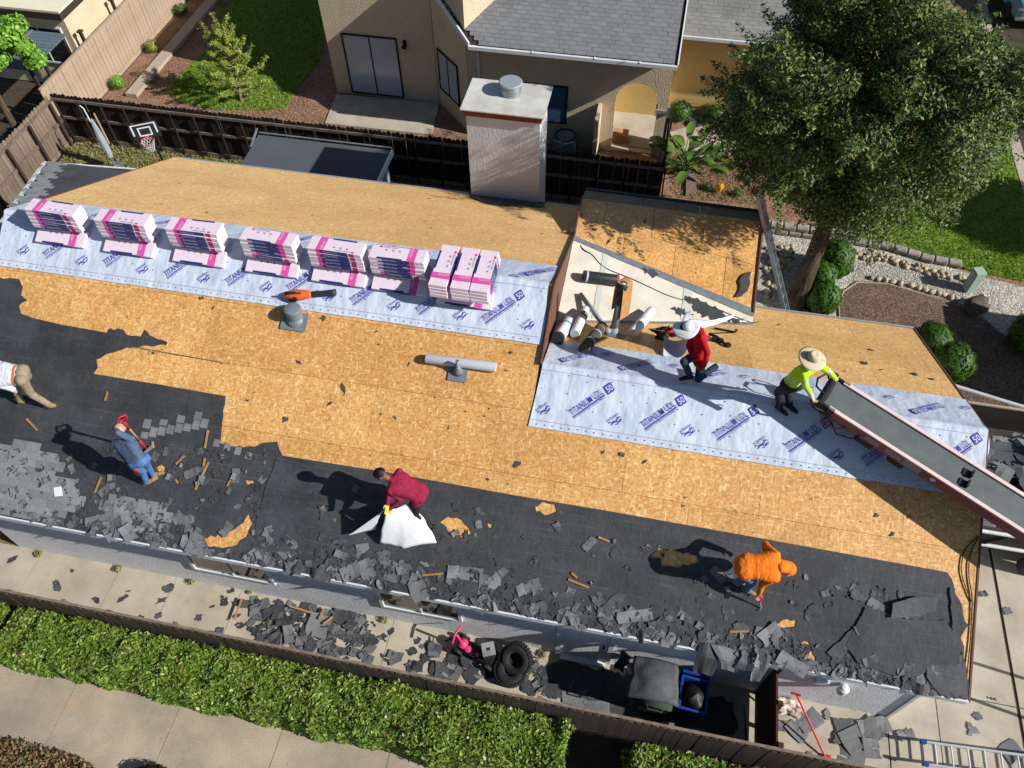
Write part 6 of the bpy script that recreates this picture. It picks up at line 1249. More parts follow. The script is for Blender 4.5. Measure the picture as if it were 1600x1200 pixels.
cg = Z(1028, 1075, 1.05); bin_('green wheeled bin half covered by a sagging felt sheet', (cg.x, cg.y, 0), -.06, 'bin_green'); cbn = Z(1083, 1082, 1.0); bin_('blue wheeled bin with its lid hanging open at the wall', (cbn.x+.04, cbn.y, 0), -.06, 'blue_plastic', False, .50, .60, .90)
r = thing('rubbish_bag', 'black rubbish bag stuffed into the open blue bin', 'bag', (cbn.x+.04, cbn.y-.05, .9)); G().ell((cbn.x+.04, cbn.y-.05, .86), (.2, .23, .18), None, 16, 10, 0, .35, 5).build('bag', 'black_metal', r, smooth=True)
f0 = Z(1022, 1066, 1.13)
def dome(u, v):
    x, y = (u-.5)*1.0, (v-.5)*.80; rr = math.hypot(x/.4, y/.33); z = -.02-.10*max(0, rr-.6)**1.5+.03*noise.noise(Vector((u*4, v*4, 2)))
    return f0+Vector((x*(1-.15*v)+.05*noise.noise(Vector((u*3, v*3, 0))), y+.06, z+.05+.10*(1-min(1, rr))))
o = G().grid(dome, 14, 14).build('felt_sheet', 'scrap_dark', None, smooth=True, label='sagging grey felt sheet draped over the green bin', cat='felt sheet'); m_ = o.modifiers.new('t', 'SOLIDIFY'); m_.thickness = .006
def hangb(u, v): return Z(962, 1022, 1.0)+Vector((.05+.2*u, -.05-.05*v, .35-.95*v))+Vector((.04*math.sin(v*6), .03*math.sin(u*5), 0))
o = G().grid(hangb, 4, 8).build('felt_sheet', 'scrap_dark', None, smooth=True, label='crumpled felt strip hanging down the wall left of the bins', cat='felt sheet'); m_ = o.modifiers.new('t', 'SOLIDIFY'); m_.thickness = .008
o = G().prism([Z(*p, .02) for p in ((878, 1080), (893, 1083), (920, 1095), (952, 1096), (953, 1114), (905, 1104), (879, 1098))], (0, 0, .01)).build('felt_sheet', 'scrap_grey', None, label='flat pale felt piece lying in the shade by the fence', cat='felt sheet')
o = G().prism([Z(*p, .014) for p in rag([(848, 1040), (880, 1034), (960, 1050), (1000, 1062), (1150, 1095), (1150, 1150), (940, 1112), (860, 1092), (842, 1070)], 12, 5, 8)], (0, 0, .01)).build('felt_sheet', 'felt', None, label='wide dark felt sheet, spread past the bins to deepen the walkway shade', cat='felt sheet')  # dark felt, spread toward the gate to deepen the shade there
gt = thing('side_gate', 'dark red slatted gate across the side walkway by the bins', 'gate', (3.8, -4.4, 0))
for i in range(12): G().bb((3.74, -5.12, .08+i*.138), (3.775, -3.78, .08+i*.138+.128)).build('slat', 'wood_gate', gt)
for y in (-5.16, -4.45, -3.80): G().bb((3.775, y, 0), (3.86, y+.08, 1.76)).build('post', 'wood_gate', gt)
r = thing('wooden_stake', 'thin pale stake standing against the red gate', 'stake', (3.5, -4.9, 0)); G().bar(Z(1166, 1160, .5), Z(1162, 1103, 1.2), .035, .03).build('stake', 'wood_grey', r)
a, b = Z(1290, 1184, .03), Yp(1244, 1084, WY-.12); r = thing('roofing_shovel', 'long red shovel leaning on the wall beside the red gate', 'shovel', a)
G().tube([a, b], .02, 8).build('shaft', 'red_paint', r); G().tube([b+Vector((-.10, 0, .0)), b+Vector((.08, -.02, .02))], .025, 8).build('grip', 'red_paint', r); G().box(a+Vector((.02, -.02, .02)), (.14, .16, .02)).build('blade', 'red_paint', r)
r = thing('crumpled_tarp', 'crumpled brown and white paper heap at the wall by the gate', 'tarp', Z(1228, 1103, 0)); G().ell(Z(1228, 1103, .04), (.26, .16, .09), None, 20, 12, 0, .9, 4).build('cloth', mk('tarp_mixed', '#d6cfc6', .8, .5, 9, '#5d3328', finev=.0), r)
# ------------------------------------------------------------------ front garden
def rock(name, label, c, s_, mat, seed, group=None, cat='stone', jit=.35):
    return G().ell(c, s_, Matrix.Rotation(seed*1.3, 3, 'Z'), 10, 7, 0, jit, seed).build(name, mat, None, smooth=True, label=label, cat=cat, group=group)
wall = thing('block_wall', 'low grey retaining wall of split concrete blocks along the lawn edge', 'garden wall', (7, 10.1, 0)); bm_ = rbox((.36, .26, .15), .03, .012, 4, 1).mesh('block', 'stone_grey')
line = [Z(*p, 0) for p in ((1180, 362), (1204, 366), (1245, 371), (1335, 384), (1382, 391), (1420, 402), (1452, 412), (1500, 420), (1512, 424))]
def along(pts, st_):
    out = []; acc = 0
    for a, b in zip(pts, pts[1:]):
        d = (b-a).length; t = acc
        while t < d: out.append((a+(b-a)*(t/d), (b-a).normalized())); t += st_
        acc = t-d
    return out
for lv in range(2):
    for k, (p, d_) in enumerate(along([q+Vector((.19*lv, .05*lv, 0)) for q in (line[:4] if lv else line)], .385)):
        inst('block', bm_, wall, Matrix.Translation(p+Vector((0, .12, .08+.155*lv))) @ Matrix.Rotation(math.atan2(d_.y, d_.x)+rnd.uniform(-.05, .05), 4, 'Z'))
rk = 0; ORDS = 'first second third fourth fifth sixth seventh eighth ninth tenth eleventh twelfth thirteenth fourteenth fifteenth sixteenth seventeenth eighteenth nineteenth twentieth'.split()+['last']*20
for k, (p, d_) in enumerate(along([q+Vector((0, -.22, 0)) for q in line[3:]], .17)):
    for j in range(2): rk += 1; rock('river_rock', f'{("upper", "lower")[j]} tan river rock, {ORDS[k]} along the block wall from the tree', p+Vector((rnd.uniform(-.08, .08), -.12-.16*j+rnd.uniform(-.05, .05), .05)), (.09*rnd.uniform(.7, 1.3), .075*rnd.uniform(.7, 1.2), .06), 'river_rock', rk, 'river rocks below the block wall')
for k, (px, py) in enumerate(((1362, 434), (1372, 436), (1384, 438), (1395, 440), (1407, 442), (1424, 446), (1436, 450), (1445, 452), (1457, 456), (1467, 458), (1475, 460), (1487, 464), (1495, 466))):
    rock('river_rock', f'{ORDS[k]} tan river rock of the curved mulch edge from the bushes', Z(px, py, .05), (.10*rnd.uniform(.8, 1.2), .08, .07), 'river_rock', 60+k, 'river rocks edging the mulch')
for k, (px, py) in enumerate(scatter_in([(1196, 385), (1250, 385), (1240, 410), (1200, 470), (1195, 440)], 60, rnd)):
    rock('river_rock', f'{("small", "middling", "large")[k % 3]} pale rounded stone in the shady bed nearest {near(px, py)}', Z(px, py, .04), (.09*(.7, .95, 1.25)[k % 3], .08*rnd.uniform(.7, 1.2), .06), 'river_rock', 90+k, 'stones beside the tree trunk')
g = G(); rs = np.random.RandomState(5)
for (x, y) in scatter_in([(1345, 410), (1420, 418), (1500, 430), (1540, 450), (1535, 480), (1480, 462), (1400, 440), (1330, 440)], 2200, rnd): g.ell(Z(x, y, .005), (rs.uniform(.014, .03), rs.uniform(.012, .024), rs.uniform(.01, .02)), None, 5, 3)
g.build('gravel', mk('pebble', '#c4c0b4', .85, .3, 30, '#8f8c84'), None, kind='stuff')
rock('boulder', 'large dark boulder at the tip of the mulch bed', Z(1525, 477, .12), (.42, .26, .24), 'boulder', 3, cat='boulder', jit=.5)
u0 = Z(1313, 450, 0)+Vector((0, 0, 0)); u0 = Z(1515, 452, 0) if False else Z(1512, 453, 0)
r = thing('utility_pedestal', 'pale green utility pedestal standing in the white gravel', 'utility box', u0); at(rbox((.28, .28, .72), .02), u0+Vector((0, 0, .36)), Matrix.Rotation(.3, 3, 'Z')).build('box', 'utility_green', r); at(rbox((.31, .31, .07), .02), u0+Vector((0, 0, .74)), Matrix.Rotation(.3, 3, 'Z')).build('cap', 'utility_green', r)
# dump trailer by the end of the roof
tr_ = thing('dump_trailer', 'dark dump trailer full of torn shingles past the roof end', 'trailer', (9.8, 2, 0)); zt_ = 1.35
TX0, TX1, TY0, TY1 = 7.6, 12.2, Xp(1531, 820, 8.2).y*0+.2, Z(1510, 630, zt_).y
for nm, a, b in (('side_panel', (TX0, TY1, .55), (TX1, TY1+.06, zt_)), ('side_panel', (TX0, TY0-.06, .55), (TX1, TY0, zt_)), ('tail_panel', (TX0-.06, TY0-.06, .55), (TX0, TY1+.06, zt_)), ('front_panel', (TX1, TY0-.06, .55), (TX1+.06, TY1+.06, zt_)), ('bed', (TX0, TY0, .50), (TX1, TY1, .56))): G().bb(a, b).build(nm, mk('trailer_brown', '#39322d', .7, .3, 3), tr_)
for z in (zt_-.05, .75): G().tube([(TX0, TY0-.11, z), (TX1, TY0-.11, z)], .045, 8).build('rail', 'alu', tr_)
for x in (8.3, 9.4, 10.6): G().bar((x, TY0-.10, .75), (x+.5, TY0-.10, zt_-.05), .05, .06).build('brace', 'black_metal', tr_)
pa, pb = Z(1490, 602, 1.9), Z(1600, 636, 1.9); G().tube([pa, pb+(pb-pa)*1.5], .04, 8).build('tarp_bar', 'alu', tr_); G().tube([(pb+(pb-pa)*1.4), (TX1+.2, TY1, .6)], .04, 8).build('bar_arm', 'alu', tr_)
G().bb((TX0+.1, TY1-.01, zt_), (TX1, TY1+.05, zt_+.04)).build('top_rail', 'concrete_old', tr_)
for y in (TY0-.2, TY1+.2):
    for x in (9.6, 10.6): torus(G(), (x, y, .34), .24, .11, (0, 1, 0), 24, 10).build('wheel', 'rubber', tr_)
pts = [Vector((rnd.uniform(TX0+.1, TX1-.1), rnd.uniform(TY0+.1, TY1-.5), 0)) for _ in range(700)]
for p in pts: p.z = .70+.35*math.exp(-((p.y-1.8)/1.1)**2)+rnd.uniform(0, .12)
stuff_scraps('trailer_debris', pts, Vector((0, 0, 1)), ('scrap_dark', 'scrap_grey', 'scrap_dark'), rad=.17, tilt=.13)
for _ in range(36):
    p = Vector((rnd.uniform(TX0+.5, 10.3), rnd.uniform(TY0+.4, TY1-1.0), 0)); p.z = 1.15+rnd.uniform(0, .1); scrap(p, Vector((0, 0, 1)), R3.choice(('scrap_dark', 'scrap_grey')), R3.uniform(1.2, 2.2), 'torn shingle sheet on top of the trailer load', 'sheets on the trailer load', .16)
# the parked car at the far kerb
cb0 = Z(1585, 40, 0); ca = thing('parked_car', 'blue-grey parked car nose-on at the top corner of the street', 'car', (13.75, 25.9, 0), .12)
prof = [(-.88, .35), (-.9, .7), (-.82, .95), (.82, .95), (.9, .7), (.88, .35)]
def sect(y, k, zt2): return [(x*k, y, .32+(z-.32)*zt2) for x, z in prof]
secs = [(-2.15, .80, .75), (-2.05, .94, .95), (-1.3, 1.0, 1.10), (-.9, 1.0, 1.15), (1.6, 1.0, 1.2), (2.2, .92, 1.15)]; g = G(); vs = [v for s_ in secs for v in sect(*s_)]; n6 = 6
g.add(vs, [(i*n6+j, i*n6+(j+1) % n6, (i+1)*n6+(j+1) % n6, (i+1)*n6+j) for i in range(len(secs)-1) for j in range(n6)]+[tuple(range(n6))[::-1], tuple((len(secs)-1)*n6+j for j in range(n6))])
o = g.build('body', 'car_paint', ca, world=False); m_ = o.modifiers.new('b', 'BEVEL'); m_.width = .07; m_.segments = 3; m_.limit_method = 'ANGLE'; auto_smooth(o, 50)
cabv = [(-.78, -1.0, 1.02), (.78, -1.0, 1.02), (.80, 1.7, 1.05), (-.80, 1.7, 1.05), (-.60, -.25, 1.5), (.60, -.25, 1.5), (.62, 1.3, 1.5), (-.62, 1.3, 1.5)]
G().hexa(cabv).build('cabin_glass', 'car_glass', ca, world=False); G().hexa([(-.61, -.27, 1.49), (.61, -.27, 1.49), (.63, 1.32, 1.49), (-.63, 1.32, 1.49), (-.57, -.2, 1.54), (.57, -.2, 1.54), (.58, 1.25, 1.54), (-.58, 1.25, 1.54)]).build('roof', 'car_paint', ca, world=False)
at(rbox((.9, .08, .22), .02), (0, -2.12, .62)).build('grille', 'black_metal', ca, world=False)
for s_ in (-1, 1):
    at(rbox((.42, .22, .16), .05), (s_*.62, -2.04, .74)).build('headlight', 'lamp_glass', ca, world=False, smooth=True); G().tube([(s_*.35, -1.95, .93), (s_*.50, -1.05, 1.03)], .012, 5).build('hood_line', 'black_metal', ca, world=False)
    for y in (-1.35, 1.35): torus(G(), (s_*.86, y, .33), .22, .10, (1, 0, 0), 24, 10).build('wheel', 'rubber', ca, world=False)
    at(rbox((.16, .10, .12), .03), (s_*.98, -.75, 1.05)).build('mirror', 'car_paint', ca, world=False, smooth=True)
at(rbox((1.7, .12, .16), .04), (0, -2.14, .42)).build('bumper', 'alu', ca, world=False, smooth=True)
# ------------------------------------------------------------------ planting
def hedge(label, x0, x1, y0, y1, h, n, seed, sk=0., mat='leaf_hedge'):
    r = thing('hedge', label, 'hedge', ((x0+x1)/2, (y0+y1)/2, 0), 0, None); rs = np.random.RandomState(seed); P_, N_ = [], []
    A = (x1-x0)*(y1-y0); F1 = (x1-x0)*h; F2 = (y1-y0)*h; w_ = np.array([A*1.5, F1*1.2, F1*.4, F2, F2]); w_ = (w_/w_.sum()*n).astype(int)
    def wob(x, y): return .15*noise.noise(Vector((x*1.1, y*1.7, seed)))+.10*noise.noise(Vector((x*3.1, y*3, seed+5)))
    for k, (c_, f) in enumerate(zip(w_, (lambda a, b: ((a, b, 1), (0, 0, 1)), lambda a, b: ((a, 0, b), (0, -1, .4)), lambda a, b: ((a, 1, b), (0, 1, .4)), lambda a, b: ((0, a, b), (-1, 0, .4)), lambda a, b: ((1, a, b), (1, 0, .4))))):
        for a, b in rs.rand(c_, 2):
            (u, v, t), nn = f(a, b); x, y = x0+(x1-x0)*u, y0+(y1-y0)*v; e = wob(x, y); rr = 1-.16*max(0, t-.6)/.4
            y += (0 if 0 < v < 1 else (-1 if v == 0 else 1)*(e*.9-(1-rr)*.7)); x += (0 if 0 < u < 1 else (-1 if u == 0 else 1)*(wob(y, t*2)*1.2-(1-rr)*.5))
            P_.append((x+rs.normal(0, .015), y+rs.normal(0, .015), h*t+e*(1 if t == 1 else .2)-abs(rs.normal(0, .05)))); N_.append(nn)
    leaves('foliage', P_, N_, .05, mat, r, .5, seed); k_ = rs.choice(len(P_), len(P_)//45); leaves('dry_leaves', np.array(P_)[k_]+(0, 0, .02), np.array(N_)[k_], .05, 'leaf_rust', r, .4, seed+1)
    k_ = np.repeat(rs.choice(len(P_), 90), 14); t_ = rs.uniform(0, .22, (len(k_), 1)); leaves('shoots', np.array(P_)[k_]+np.concatenate([rs.normal(0, .03, (len(k_), 2)), t_], 1), np.tile((0, 0, 1.), (len(k_), 1)), .045, mat, r, .45, seed+2)
    g = G().grid(lambda u, v: (x0+.10+(x1-x0-.2)*u, y0+.08+(y1-y0-.16)*v, h-.13+wob(x0+(x1-x0)*u, y0+(y1-y0)*v)*.8), max(4, int((x1-x0)*6)), 8)
    g.bb((x0+.12, y0+.12, 0), (x1-.12, y1-.12, h-.32)); g.build('branches', mk('hedge_inner', '#2b3416', .95, .3, 6), r); return r
hedge('bright green clipped hedge block at the near end of the fence', -14.5, -11.38, -6.24, -5.30, 1.22, 14000, 1)
hedge('long clipped green hedge below the board fence', -11.22, .12, -6.24, -5.30, 1.18, 68000, 2)
hedge('lower clipped hedge block beyond the gap, nearer the gate', 1.40, 4.5, -6.5, -5.42, 1.05, 15000, 3)
def bush(label, c, rad, n, seed, mat='leaf_ball', size=.036, name='round_bush', cat='bush', group=None):
    r = thing(name, label, cat, (c[0], c[1], 0), 0, group); P_, N_ = shell_pts((c[0], c[1], c[2]), rad, n, seed, .88)
    for i in range(n):
        q = Vector(N_[i]*2.3); P_[i] += N_[i]*(.12*noise.noise(q+Vector((seed, 0, 0)))+.06*noise.noise(q*2.7)+.03*(i % 7 == 0))*rad[0]*1.6
    leaves('foliage', P_, N_, size, mat, r, .5, seed); G().ell(c, (rad[0]*.88, rad[1]*.88, rad[2]*.88), None, 16, 10).build('core', 'hedge_inner', r, smooth=True); return r
for i, (px, py, rr, h_) in enumerate(((1303, 405, .56, .6), (1283, 433, .42, .46), (1286, 466, .46, .48), (1456, 534, .52, .5), (1487, 566, .55, .5))):
    c = Z(px, py, h_); bush(('clipped ball bush nearest the big trunk, largest of three', 'small clipped bush in the middle of the three by the trunk', 'clipped ball bush closest to the roof edge by the trunk', 'clipped ball bush at the roof corner, farther of the pair', 'clipped ball bush at the roof corner, nearer the trailer')[i], (c.x, c.y, h_), (rr, rr, h_+.04), 9000, 20+i)
c = Z(1596, 520, .5); bush('dark clipped bush in shade at the far gravel edge', (c.x+.3, c.y, .5), (.6, .6, .55), 6000, 33)
# the big tree
def tree(name, label, base, trunk_pts, rads, clusters, nl, leaf, mat, seed, lsize, asp=.4, group=None, flat=.62, limbs=True, bark='bark', sprigs=0):
    r = thing(name, label, 'tree', base, 0, group); g = G().tube(trunk_pts, rads, 14); o = g.build('trunk', bark, r, smooth=True)
    rs = np.random.RandomState(seed); P_, N_ = [], []; top = Vector(trunk_pts[-1]); lg = G()
    for k, (c, rad) in enumerate(clusters):
        p, d = shell_pts(c, (rad, rad, rad*flat), nl, seed+k, .45)
        P_.append(p); N_.append(d*(1, 1, .7)+np.array((0, 0, .5)))
        if limbs and k % 5 == 0:
            c = Vector(c); tz = max(trunk_pts[1][2], min(top.z, c.z-.8)); i = min(range(len(trunk_pts)), key=lambda q: abs(trunk_pts[q][2]-tz)); a = Vector(trunk_pts[i])
            m_ = a.lerp(c, .5)+Vector((0, 0, .15)); lg.tube([a, m_, c+(c-a).normalized()*rad*.6], [.05, .03, .01], 6)
    mid_ = np.mean([c_[0] for c_ in clusters], 0)
    for k in range(sprigs):
        c_, r_ = clusters[rs.randint(0, len(clusters))]; d_ = np.array(c_)-mid_; d_ = d_/(np.linalg.norm(d_)+.01)+rs.normal(0, .45, 3)+(0, 0, .15); d_ /= np.linalg.norm(d_); t_ = rs.uniform(0, 1, (90, 1)); ln_ = rs.uniform(.45, .95)
        P_.append(np.array(c_)+d_*(r_*.7+ln_*t_)+rs.normal(0, .075, (90, 3))*(1.15-.8*t_)); N_.append(np.tile(d_*.4+(0, 0, .6), (90, 1)))
    leaves('crown', np.concatenate(P_), np.concatenate(N_), lsize, mat, r, asp, seed)
    if lg.v: lg.build('limbs', 'twig', r)
    return r
tb = Vector((4.67, 7.15, 0)); rs = np.random.RandomState(8); cl = []
CROWN = [(1240, -500), (1240, 10), (1215, 65), (1155, 90), (1135, 160), (1132, 220), (1195, 275), (1235, 310), (1300, 322), (1400, 315), (1485, 290), (1530, 240), (1580, 190), (1640, 165), (1640, 95), (1520, 75), (1455, 20), (1455, -500)]
TC = np.array((5.0, 7.9, 6.0)); TR = np.array((4.1, 3.2, 3.7))
while len(cl) < 215:
    d = rs.normal(0, 1, 3); d /= np.linalg.norm(d); k = rs.uniform(.25, 1)**.45; p = TC+d*TR*k*(1+.13*noise.noise(Vector(d*2.1)))
    if p[2] < 2.6 or (p[2] < 3.4 and p[0] < 3.6): continue
    v_ = Vector(p)-CAM; z_ = v_.dot(FWD)
    if not inpoly(800+F_PX*v_.dot(RT)/z_, 600-F_PX*v_.dot(UP)/z_, CROWN): continue
    cl.append((tuple(p), rs.uniform(.40, .8)))
for _ in range(26): z_ = rs.uniform(3.8, 8.2); cl.append(((4.8+rs.normal(0, .7), 7.6+.15*z_-1.2+rs.normal(0, .6), z_), rs.uniform(.6, .95)))
for _ in range(34):
    c_, r_ = cl[rs.randint(0, 200)]; d = rs.normal(0, 1, 3); d /= np.linalg.norm(d); cl.append((tuple(np.array(c_)+d*r_*(.95, .95, .5)), rs.uniform(.22, .4)))
for q in ((4.6, 6.7, 3.75), (5.2, 6.9, 3.5), (4.0, 6.9, 4.0), (5.8, 7.2, 3.3), (4.9, 6.5, 4.4), (6.4, 7.6, 3.4), (7.0, 7.9, 3.8), (3.4, 6.8, 4.5)): cl.append((q, .7))
tree('shade_tree', 'large dense dark green tree beside the ladder and rear wing', tb, [tb+Vector(q) for q in ((0, 0, -.05), (.02, .03, .5), (.05, .15, 1.6), (.08, .4, 3.0), (.15, .8, 4.6), (.2, 1.2, 6.5), (.25, 1.5, 8.4))], [.29, .22, .20, .18, .15, .10, .04], cl, 980, None, 'leaf_tree', 8, .048, .36, sprigs=240)
bk = G()
for k in range(26):
    a_ = 2*math.pi*k/26; bk.tube([tb+Vector((math.cos(a_)*.25, math.sin(a_)*.25, .0)), tb+Vector((.03+math.cos(a_+.1)*.208, .06+math.sin(a_+.1)*.208, .8)), tb+Vector((.07+math.cos(a_+.05)*.188, .28+math.sin(a_+.05)*.188, 2.3)), tb+Vector((.10+math.cos(a_)*.165, .55+math.sin(a_)*.165, 3.6))], [.03, .024, .022, .012], 5)
bk.build('bark_ridges', 'bark', bpy.data.objects['shade_tree'], kind='stuff')
# young conifer on the neighbour's lawn
cb_ = Z(378, 158, 0); r = thing('young_conifer', 'sparse yellow-green young conifer on the neighbour lawn', 'tree', cb_); rs = random.Random(5); P_, N_ = [], []; lg = G(); up_ = Vector((0, 0, 1))
lg0 = G().tube([cb_, cb_+Vector((.02, .05, .9)), cb_+Vector((-.05, .1, 2.0)), cb_+Vector((-.02, .15, 2.9))], [.06, .045, .03, .01], 8); lg0.build('trunk', 'twig', r)
for k in range(46):
    z = .25+2.3*(k/46); a_ = k*2.4; ln = (1.30-.34*z)*rs.uniform(.75, 1.25); d = Vector((math.cos(a_), math.sin(a_), .30+.35*z/2.5)).normalized(); a = cb_+Vector((0, .05, z)); b = a+d*ln+Vector((0, 0, .18*ln)); lg.tube([a, a.lerp(b, .6)-Vector((0, 0, .05)), b], [.02, .012, .005], 5)
    for _ in range(230):
        t = rs.uniform(.25, 1.05)**.8; p = a.lerp(b, t)+Vector((rs.gauss(0, .07), rs.gauss(0, .07), rs.gauss(.02, .06)))*(1.1-.55*t); P_.append(p); N_.append(tuple(d*.6+Vector((0, 0, .6))))
for q in ((-.55, -.1, 2.6), (-.75, .2, 3.0), (.25, .0, 2.9), (-.25, .3, 3.3)):
    a, b = cb_+Vector((0, .1, 1.3)), cb_+Vector(q)*.92; lg.tube([a, a.lerp(b, .5), b], [.025, .018, .006], 6)
    for _ in range(380): t = rs.uniform(.2, 1.05); p = a.lerp(b, t)+Vector((rs.gauss(0, .085), rs.gauss(0, .085), rs.gauss(0, .06)))*(1.2-.7*t); P_.append(p); N_.append(tuple((b-a).normalized()))
lg.build('branches', 'twig', r); leaves('needles', P_, N_, .05, 'leaf_conifer', r, .28, 4)
# broad-leaved tree at the frame's corner
lb_ = Vector((-20.8, 9.6, 0)); cl = []; rs = np.random.RandomState(3)
for _ in range(26): cl.append(((lb_[0]+rs.uniform(-1.3, .95), lb_[1]+rs.uniform(-1.6, 1.9), rs.uniform(2.3, 4.4)), rs.uniform(.35, .6)))
tree('maple_tree', 'bright green leafy tree behind the sunlit brown fence', lb_, [lb_+Vector(q) for q in ((0, 0, 0), (.05, 0, 1.2), (.0, .1, 2.6), (.1, .2, 4.0))], [.14, .11, .09, .03], cl, 420, None, 'leaf_bright', 3, .085, .55)
sb = Vector((15.6, 11.6, 0)); rt_ = bush('dense round street tree beyond the kerb shading the lawn', (sb.x, sb.y, 3.1), (1.5, 1.9, 1.3), 9000, 61, 'leaf_plain', .08, 'street_tree', 'tree'); G().tube([sb, sb+Vector((0, 0, 2.5))], [.14, .10], 10).build('trunk', 'bark', rt_, smooth=True)
tk = thing('unseen_shade_truck', 'unseen box truck added beyond the trailer to shade the mulch', 'truck', (14.6, 6.0, 0)); G().bb((12.6, 4.4, .9), (16.5, 7.3, 2.6)).build('box', 'white_plain', tk); at(rbox((1.6, 2.2, 1.6), .15), (17.4, 5.85, 1.3)).build('cab', 'white_plain', tk)  # out-of-view truck, added so its shadow darkens the mulch
for x in (13.4, 17.2):
    for y in (4.5, 7.2): torus(G(), (x, y, .45), .32, .13, (0, 1, 0), 20, 8).build('wheel', 'rubber', tk)
# bird of paradise, flowers, small plants
def bladeleaf(g, a, d, ln, wd, droop, n=8):
    d = Vector(d).normalized(); s_ = d.cross(Vector((0, 0, 1))).normalized(); pts = []
    for i in range(n+1):
        t = i/n; p = a+d*ln*t+Vector((0, 0, -droop*t*t*ln)); w_ = wd*math.sin(math.pi*min(1, .08+t*.95))**.7*(1 if t < .97 else .2); pts += [p-s_*w_+Vector((0, 0, w_*.35)), p, p+s_*w_+Vector((0, 0, w_*.35))]
    g.add(pts, [f for i in range(n) for f in ((i*3, i*3+1, i*3+4, i*3+3), (i*3+1, i*3+2, i*3+5, i*3+4))])
c = Z(1072, 262, 0); r = thing('bird_of_paradise', 'broad paddle-leaved plant at the fence corner by the wooden edging', 'plant', c); rs = random.Random(2)
for k in range(34):
    a_ = rs.uniform(0, 6.28); el = rs.uniform(.5, 1.5); st_ = c+Vector((rs.uniform(-.3, .3), rs.uniform(-.35, .35), 0)); h_ = rs.uniform(.5, 1.15); d = Vector((math.cos(a_), math.sin(a_), el)).normalized(); b = st_+d*h_
    g = G().tube([st_, b], [.02, .012], 5); bladeleaf(g, b, Vector((d.x, d.y, d.z*.55)), rs.uniform(.6, 1.0), rs.uniform(.10, .16), rs.uniform(.25, .6)); o = g.build('leaf', 'leaf_plain', r, smooth=True)
def tuft(label, px, py, rad, h_, n, mat, seed, name='small_shrub', cat='plant', size=.035, group=None):
    c = Z(px, py, 0); r = thing(name, label, cat, c, 0, group); P_, N_ = shell_pts((c.x, c.y, h_*.5), (rad, rad, h_*.55), n, seed, .2); P_[:, 2] = np.maximum(P_[:, 2], .02); leaves('foliage', P_, N_, size, mat, r, .45, seed)
    g = G()
    for k in range(7): g.tube([c, c+Vector((rad*.7*math.cos(k*.9), rad*.7*math.sin(k*.9), h_*.9))], [.008, .004], 4)
    g.build('stems', 'twig', r)
tuft('round green shrub at the foot of the tan fence, nearer the rear yard', 187, 138, .28, .5, 900, 'leaf_bright', 41); tuft('yellow-green shrub halfway along the tan fence base', 241, 80, .3, .45, 900, 'leaf_conifer', 42); tuft('dark green shrub far along the tan fence base', 284, 22, .35, .4, 900, 'leaf_ball', 43)
tuft('leafy green clump under the yellow wall by the hose', 1060, 185, .45, .6, 1500, 'leaf_plain', 44, size=.05); tuft('pale leafy clump beside the porch path and big tree', 1115, 185, .5, .5, 1300, 'leaf_plain', 45, size=.05)
for i, (px, py) in enumerate(((1132, 252), (1122, 300))): tuft(('yellow flowering clump nearer the porch path', 'yellow flowering clump nearer the roof eave')[i], px, py, .16, .35, 260, 'flower_yellow', 46+i, 'flower_clump', 'flowers', .035)
for i, (px, py) in enumerate(((1145, 262), (1165, 280), (1150, 305), (1105, 295), (1085, 250), (1128, 268), (1190, 300))): tuft('small green weed in the bark bed below the big tree', px, py, .2, .22, 260, 'leaf_plain', 50+i, 'weed', 'weed', .035, 'weeds in the bark bed')
for i, (px, py) in enumerate(((62, 866), (185, 889), (300, 908), (392, 922), (600, 968), (722, 992), (848, 1022))): tuft('little weed sprouting where the walkway meets the stucco wall', px, py+1, .10, .10, 70, 'grass_dry', 70+i, 'weed', 'weed', .035, 'weeds along the wall base')
grass('weed_patch', [(1040, 240), (1180, 250), (1190, 320), (1060, 310)], 2600, .05, 'grass_dry', 14)
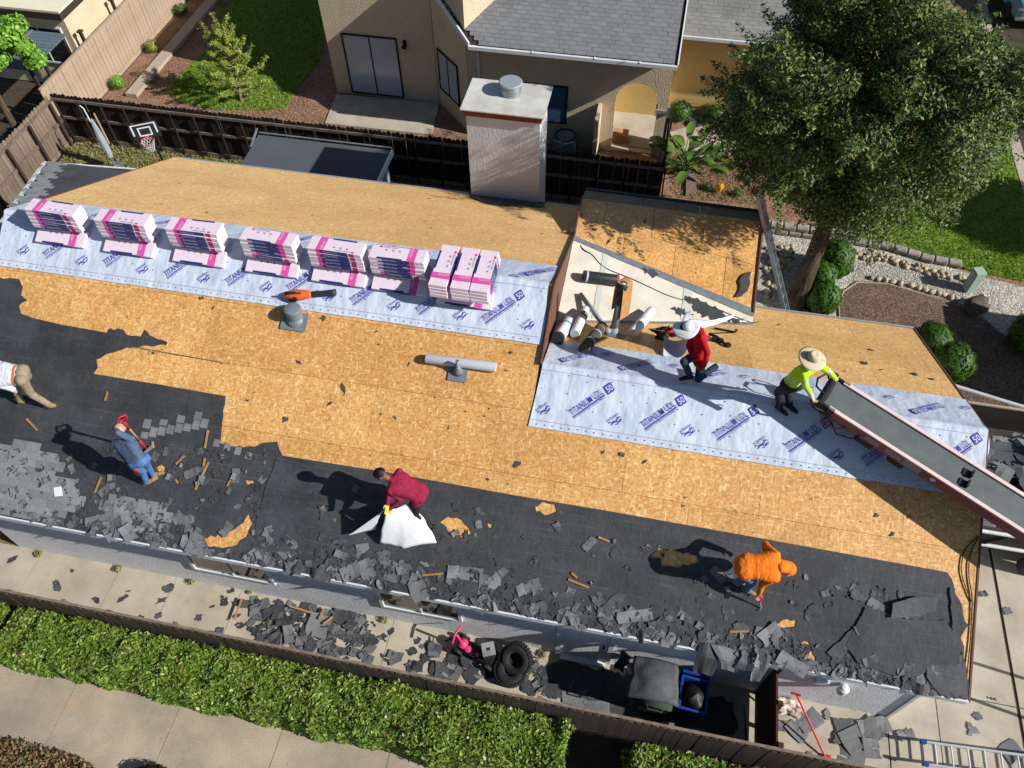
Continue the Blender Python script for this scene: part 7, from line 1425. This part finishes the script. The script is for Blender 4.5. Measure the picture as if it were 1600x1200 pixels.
# low planting by the front path
gc = thing('ground_cover', 'rusty red and grey low shrubs at the bottom corner of the frame', 'shrubs', Z(60, 1200, 0)); rs = np.random.RandomState(9); C = []
for (x, y) in scatter_in([(-60, 1150), (20, 1156), (90, 1172), (140, 1190), (180, 1230), (-60, 1260)], 5200, random.Random(4)): p = Z(x, y, 0); C.append((p.x, p.y, abs(rs.normal(.10, .08))))
leaves('foliage', C, np.tile((0, 0, 1.), (len(C), 1)), .04, 'leaf_rust', gc, .5, 9)
gk = thing('dark_shrub', 'dark leafed shrub just entering at the bottom edge beside the path', 'shrub', Z(235, 1215, 0)); c = Z(240, 1215, .2); P_, N_ = shell_pts((c.x, c.y, .2), (.45, .25, .25), 1500, 10, .3); leaves('foliage', P_, N_, .04, mat_leaf('leaf_dark', ['#1d2417', '#2b3320', '#3a3a2a'], .5) and 'leaf_dark', gk, .5, 10)
# twigs bared in the hedge gap
tw = G()
for k in range(16): a = Z(150+rnd.uniform(-4, 8), 1015+rnd.uniform(-8, 8), .75); tw.tube([a, a+Vector((rnd.uniform(-.25, .25), rnd.uniform(-.15, .15), rnd.uniform(.05, .3)))], [.010, .005], 5)
tw.build('dead_twigs', 'twig', bpy.data.objects['hedge.001'], kind='stuff')
# leaf litter and chips
def litter(name, poly, n, mat, sz, seed):
    rs = random.Random(seed); C = [tuple(Z(x, y, .02)) for x, y in scatter_in(poly, n, rs)]
    o = leaves(name, C, np.tile((0, 0, 1.), (n, 1)), sz, mat, None, .35, seed); o['kind'] = 'stuff'
mat_leaf('chip_leaf', ['#5d4438', '#8a6f5e', '#a88c78', '#4b3a32', '#7b6355'], .8); mat_leaf('chip_red', ['#6a4a3a', '#96745e', '#b5967d', '#7d5c49'], .8)
litter('mulch_chips', mulch_px, 9000, 'chip_leaf', .028, 1)
litter('bark_chips', [(180, 140), (300, 20), (345, 50), (255, 145), (470, 130), (510, 190), (440, 195), (280, 160)], 6000, 'chip_red', .03, 2)
litter('bed_chips', [(1040, 200), (1200, 240), (1200, 360), (1180, 320), (1050, 300)], 4000, 'chip_red', .028, 3)
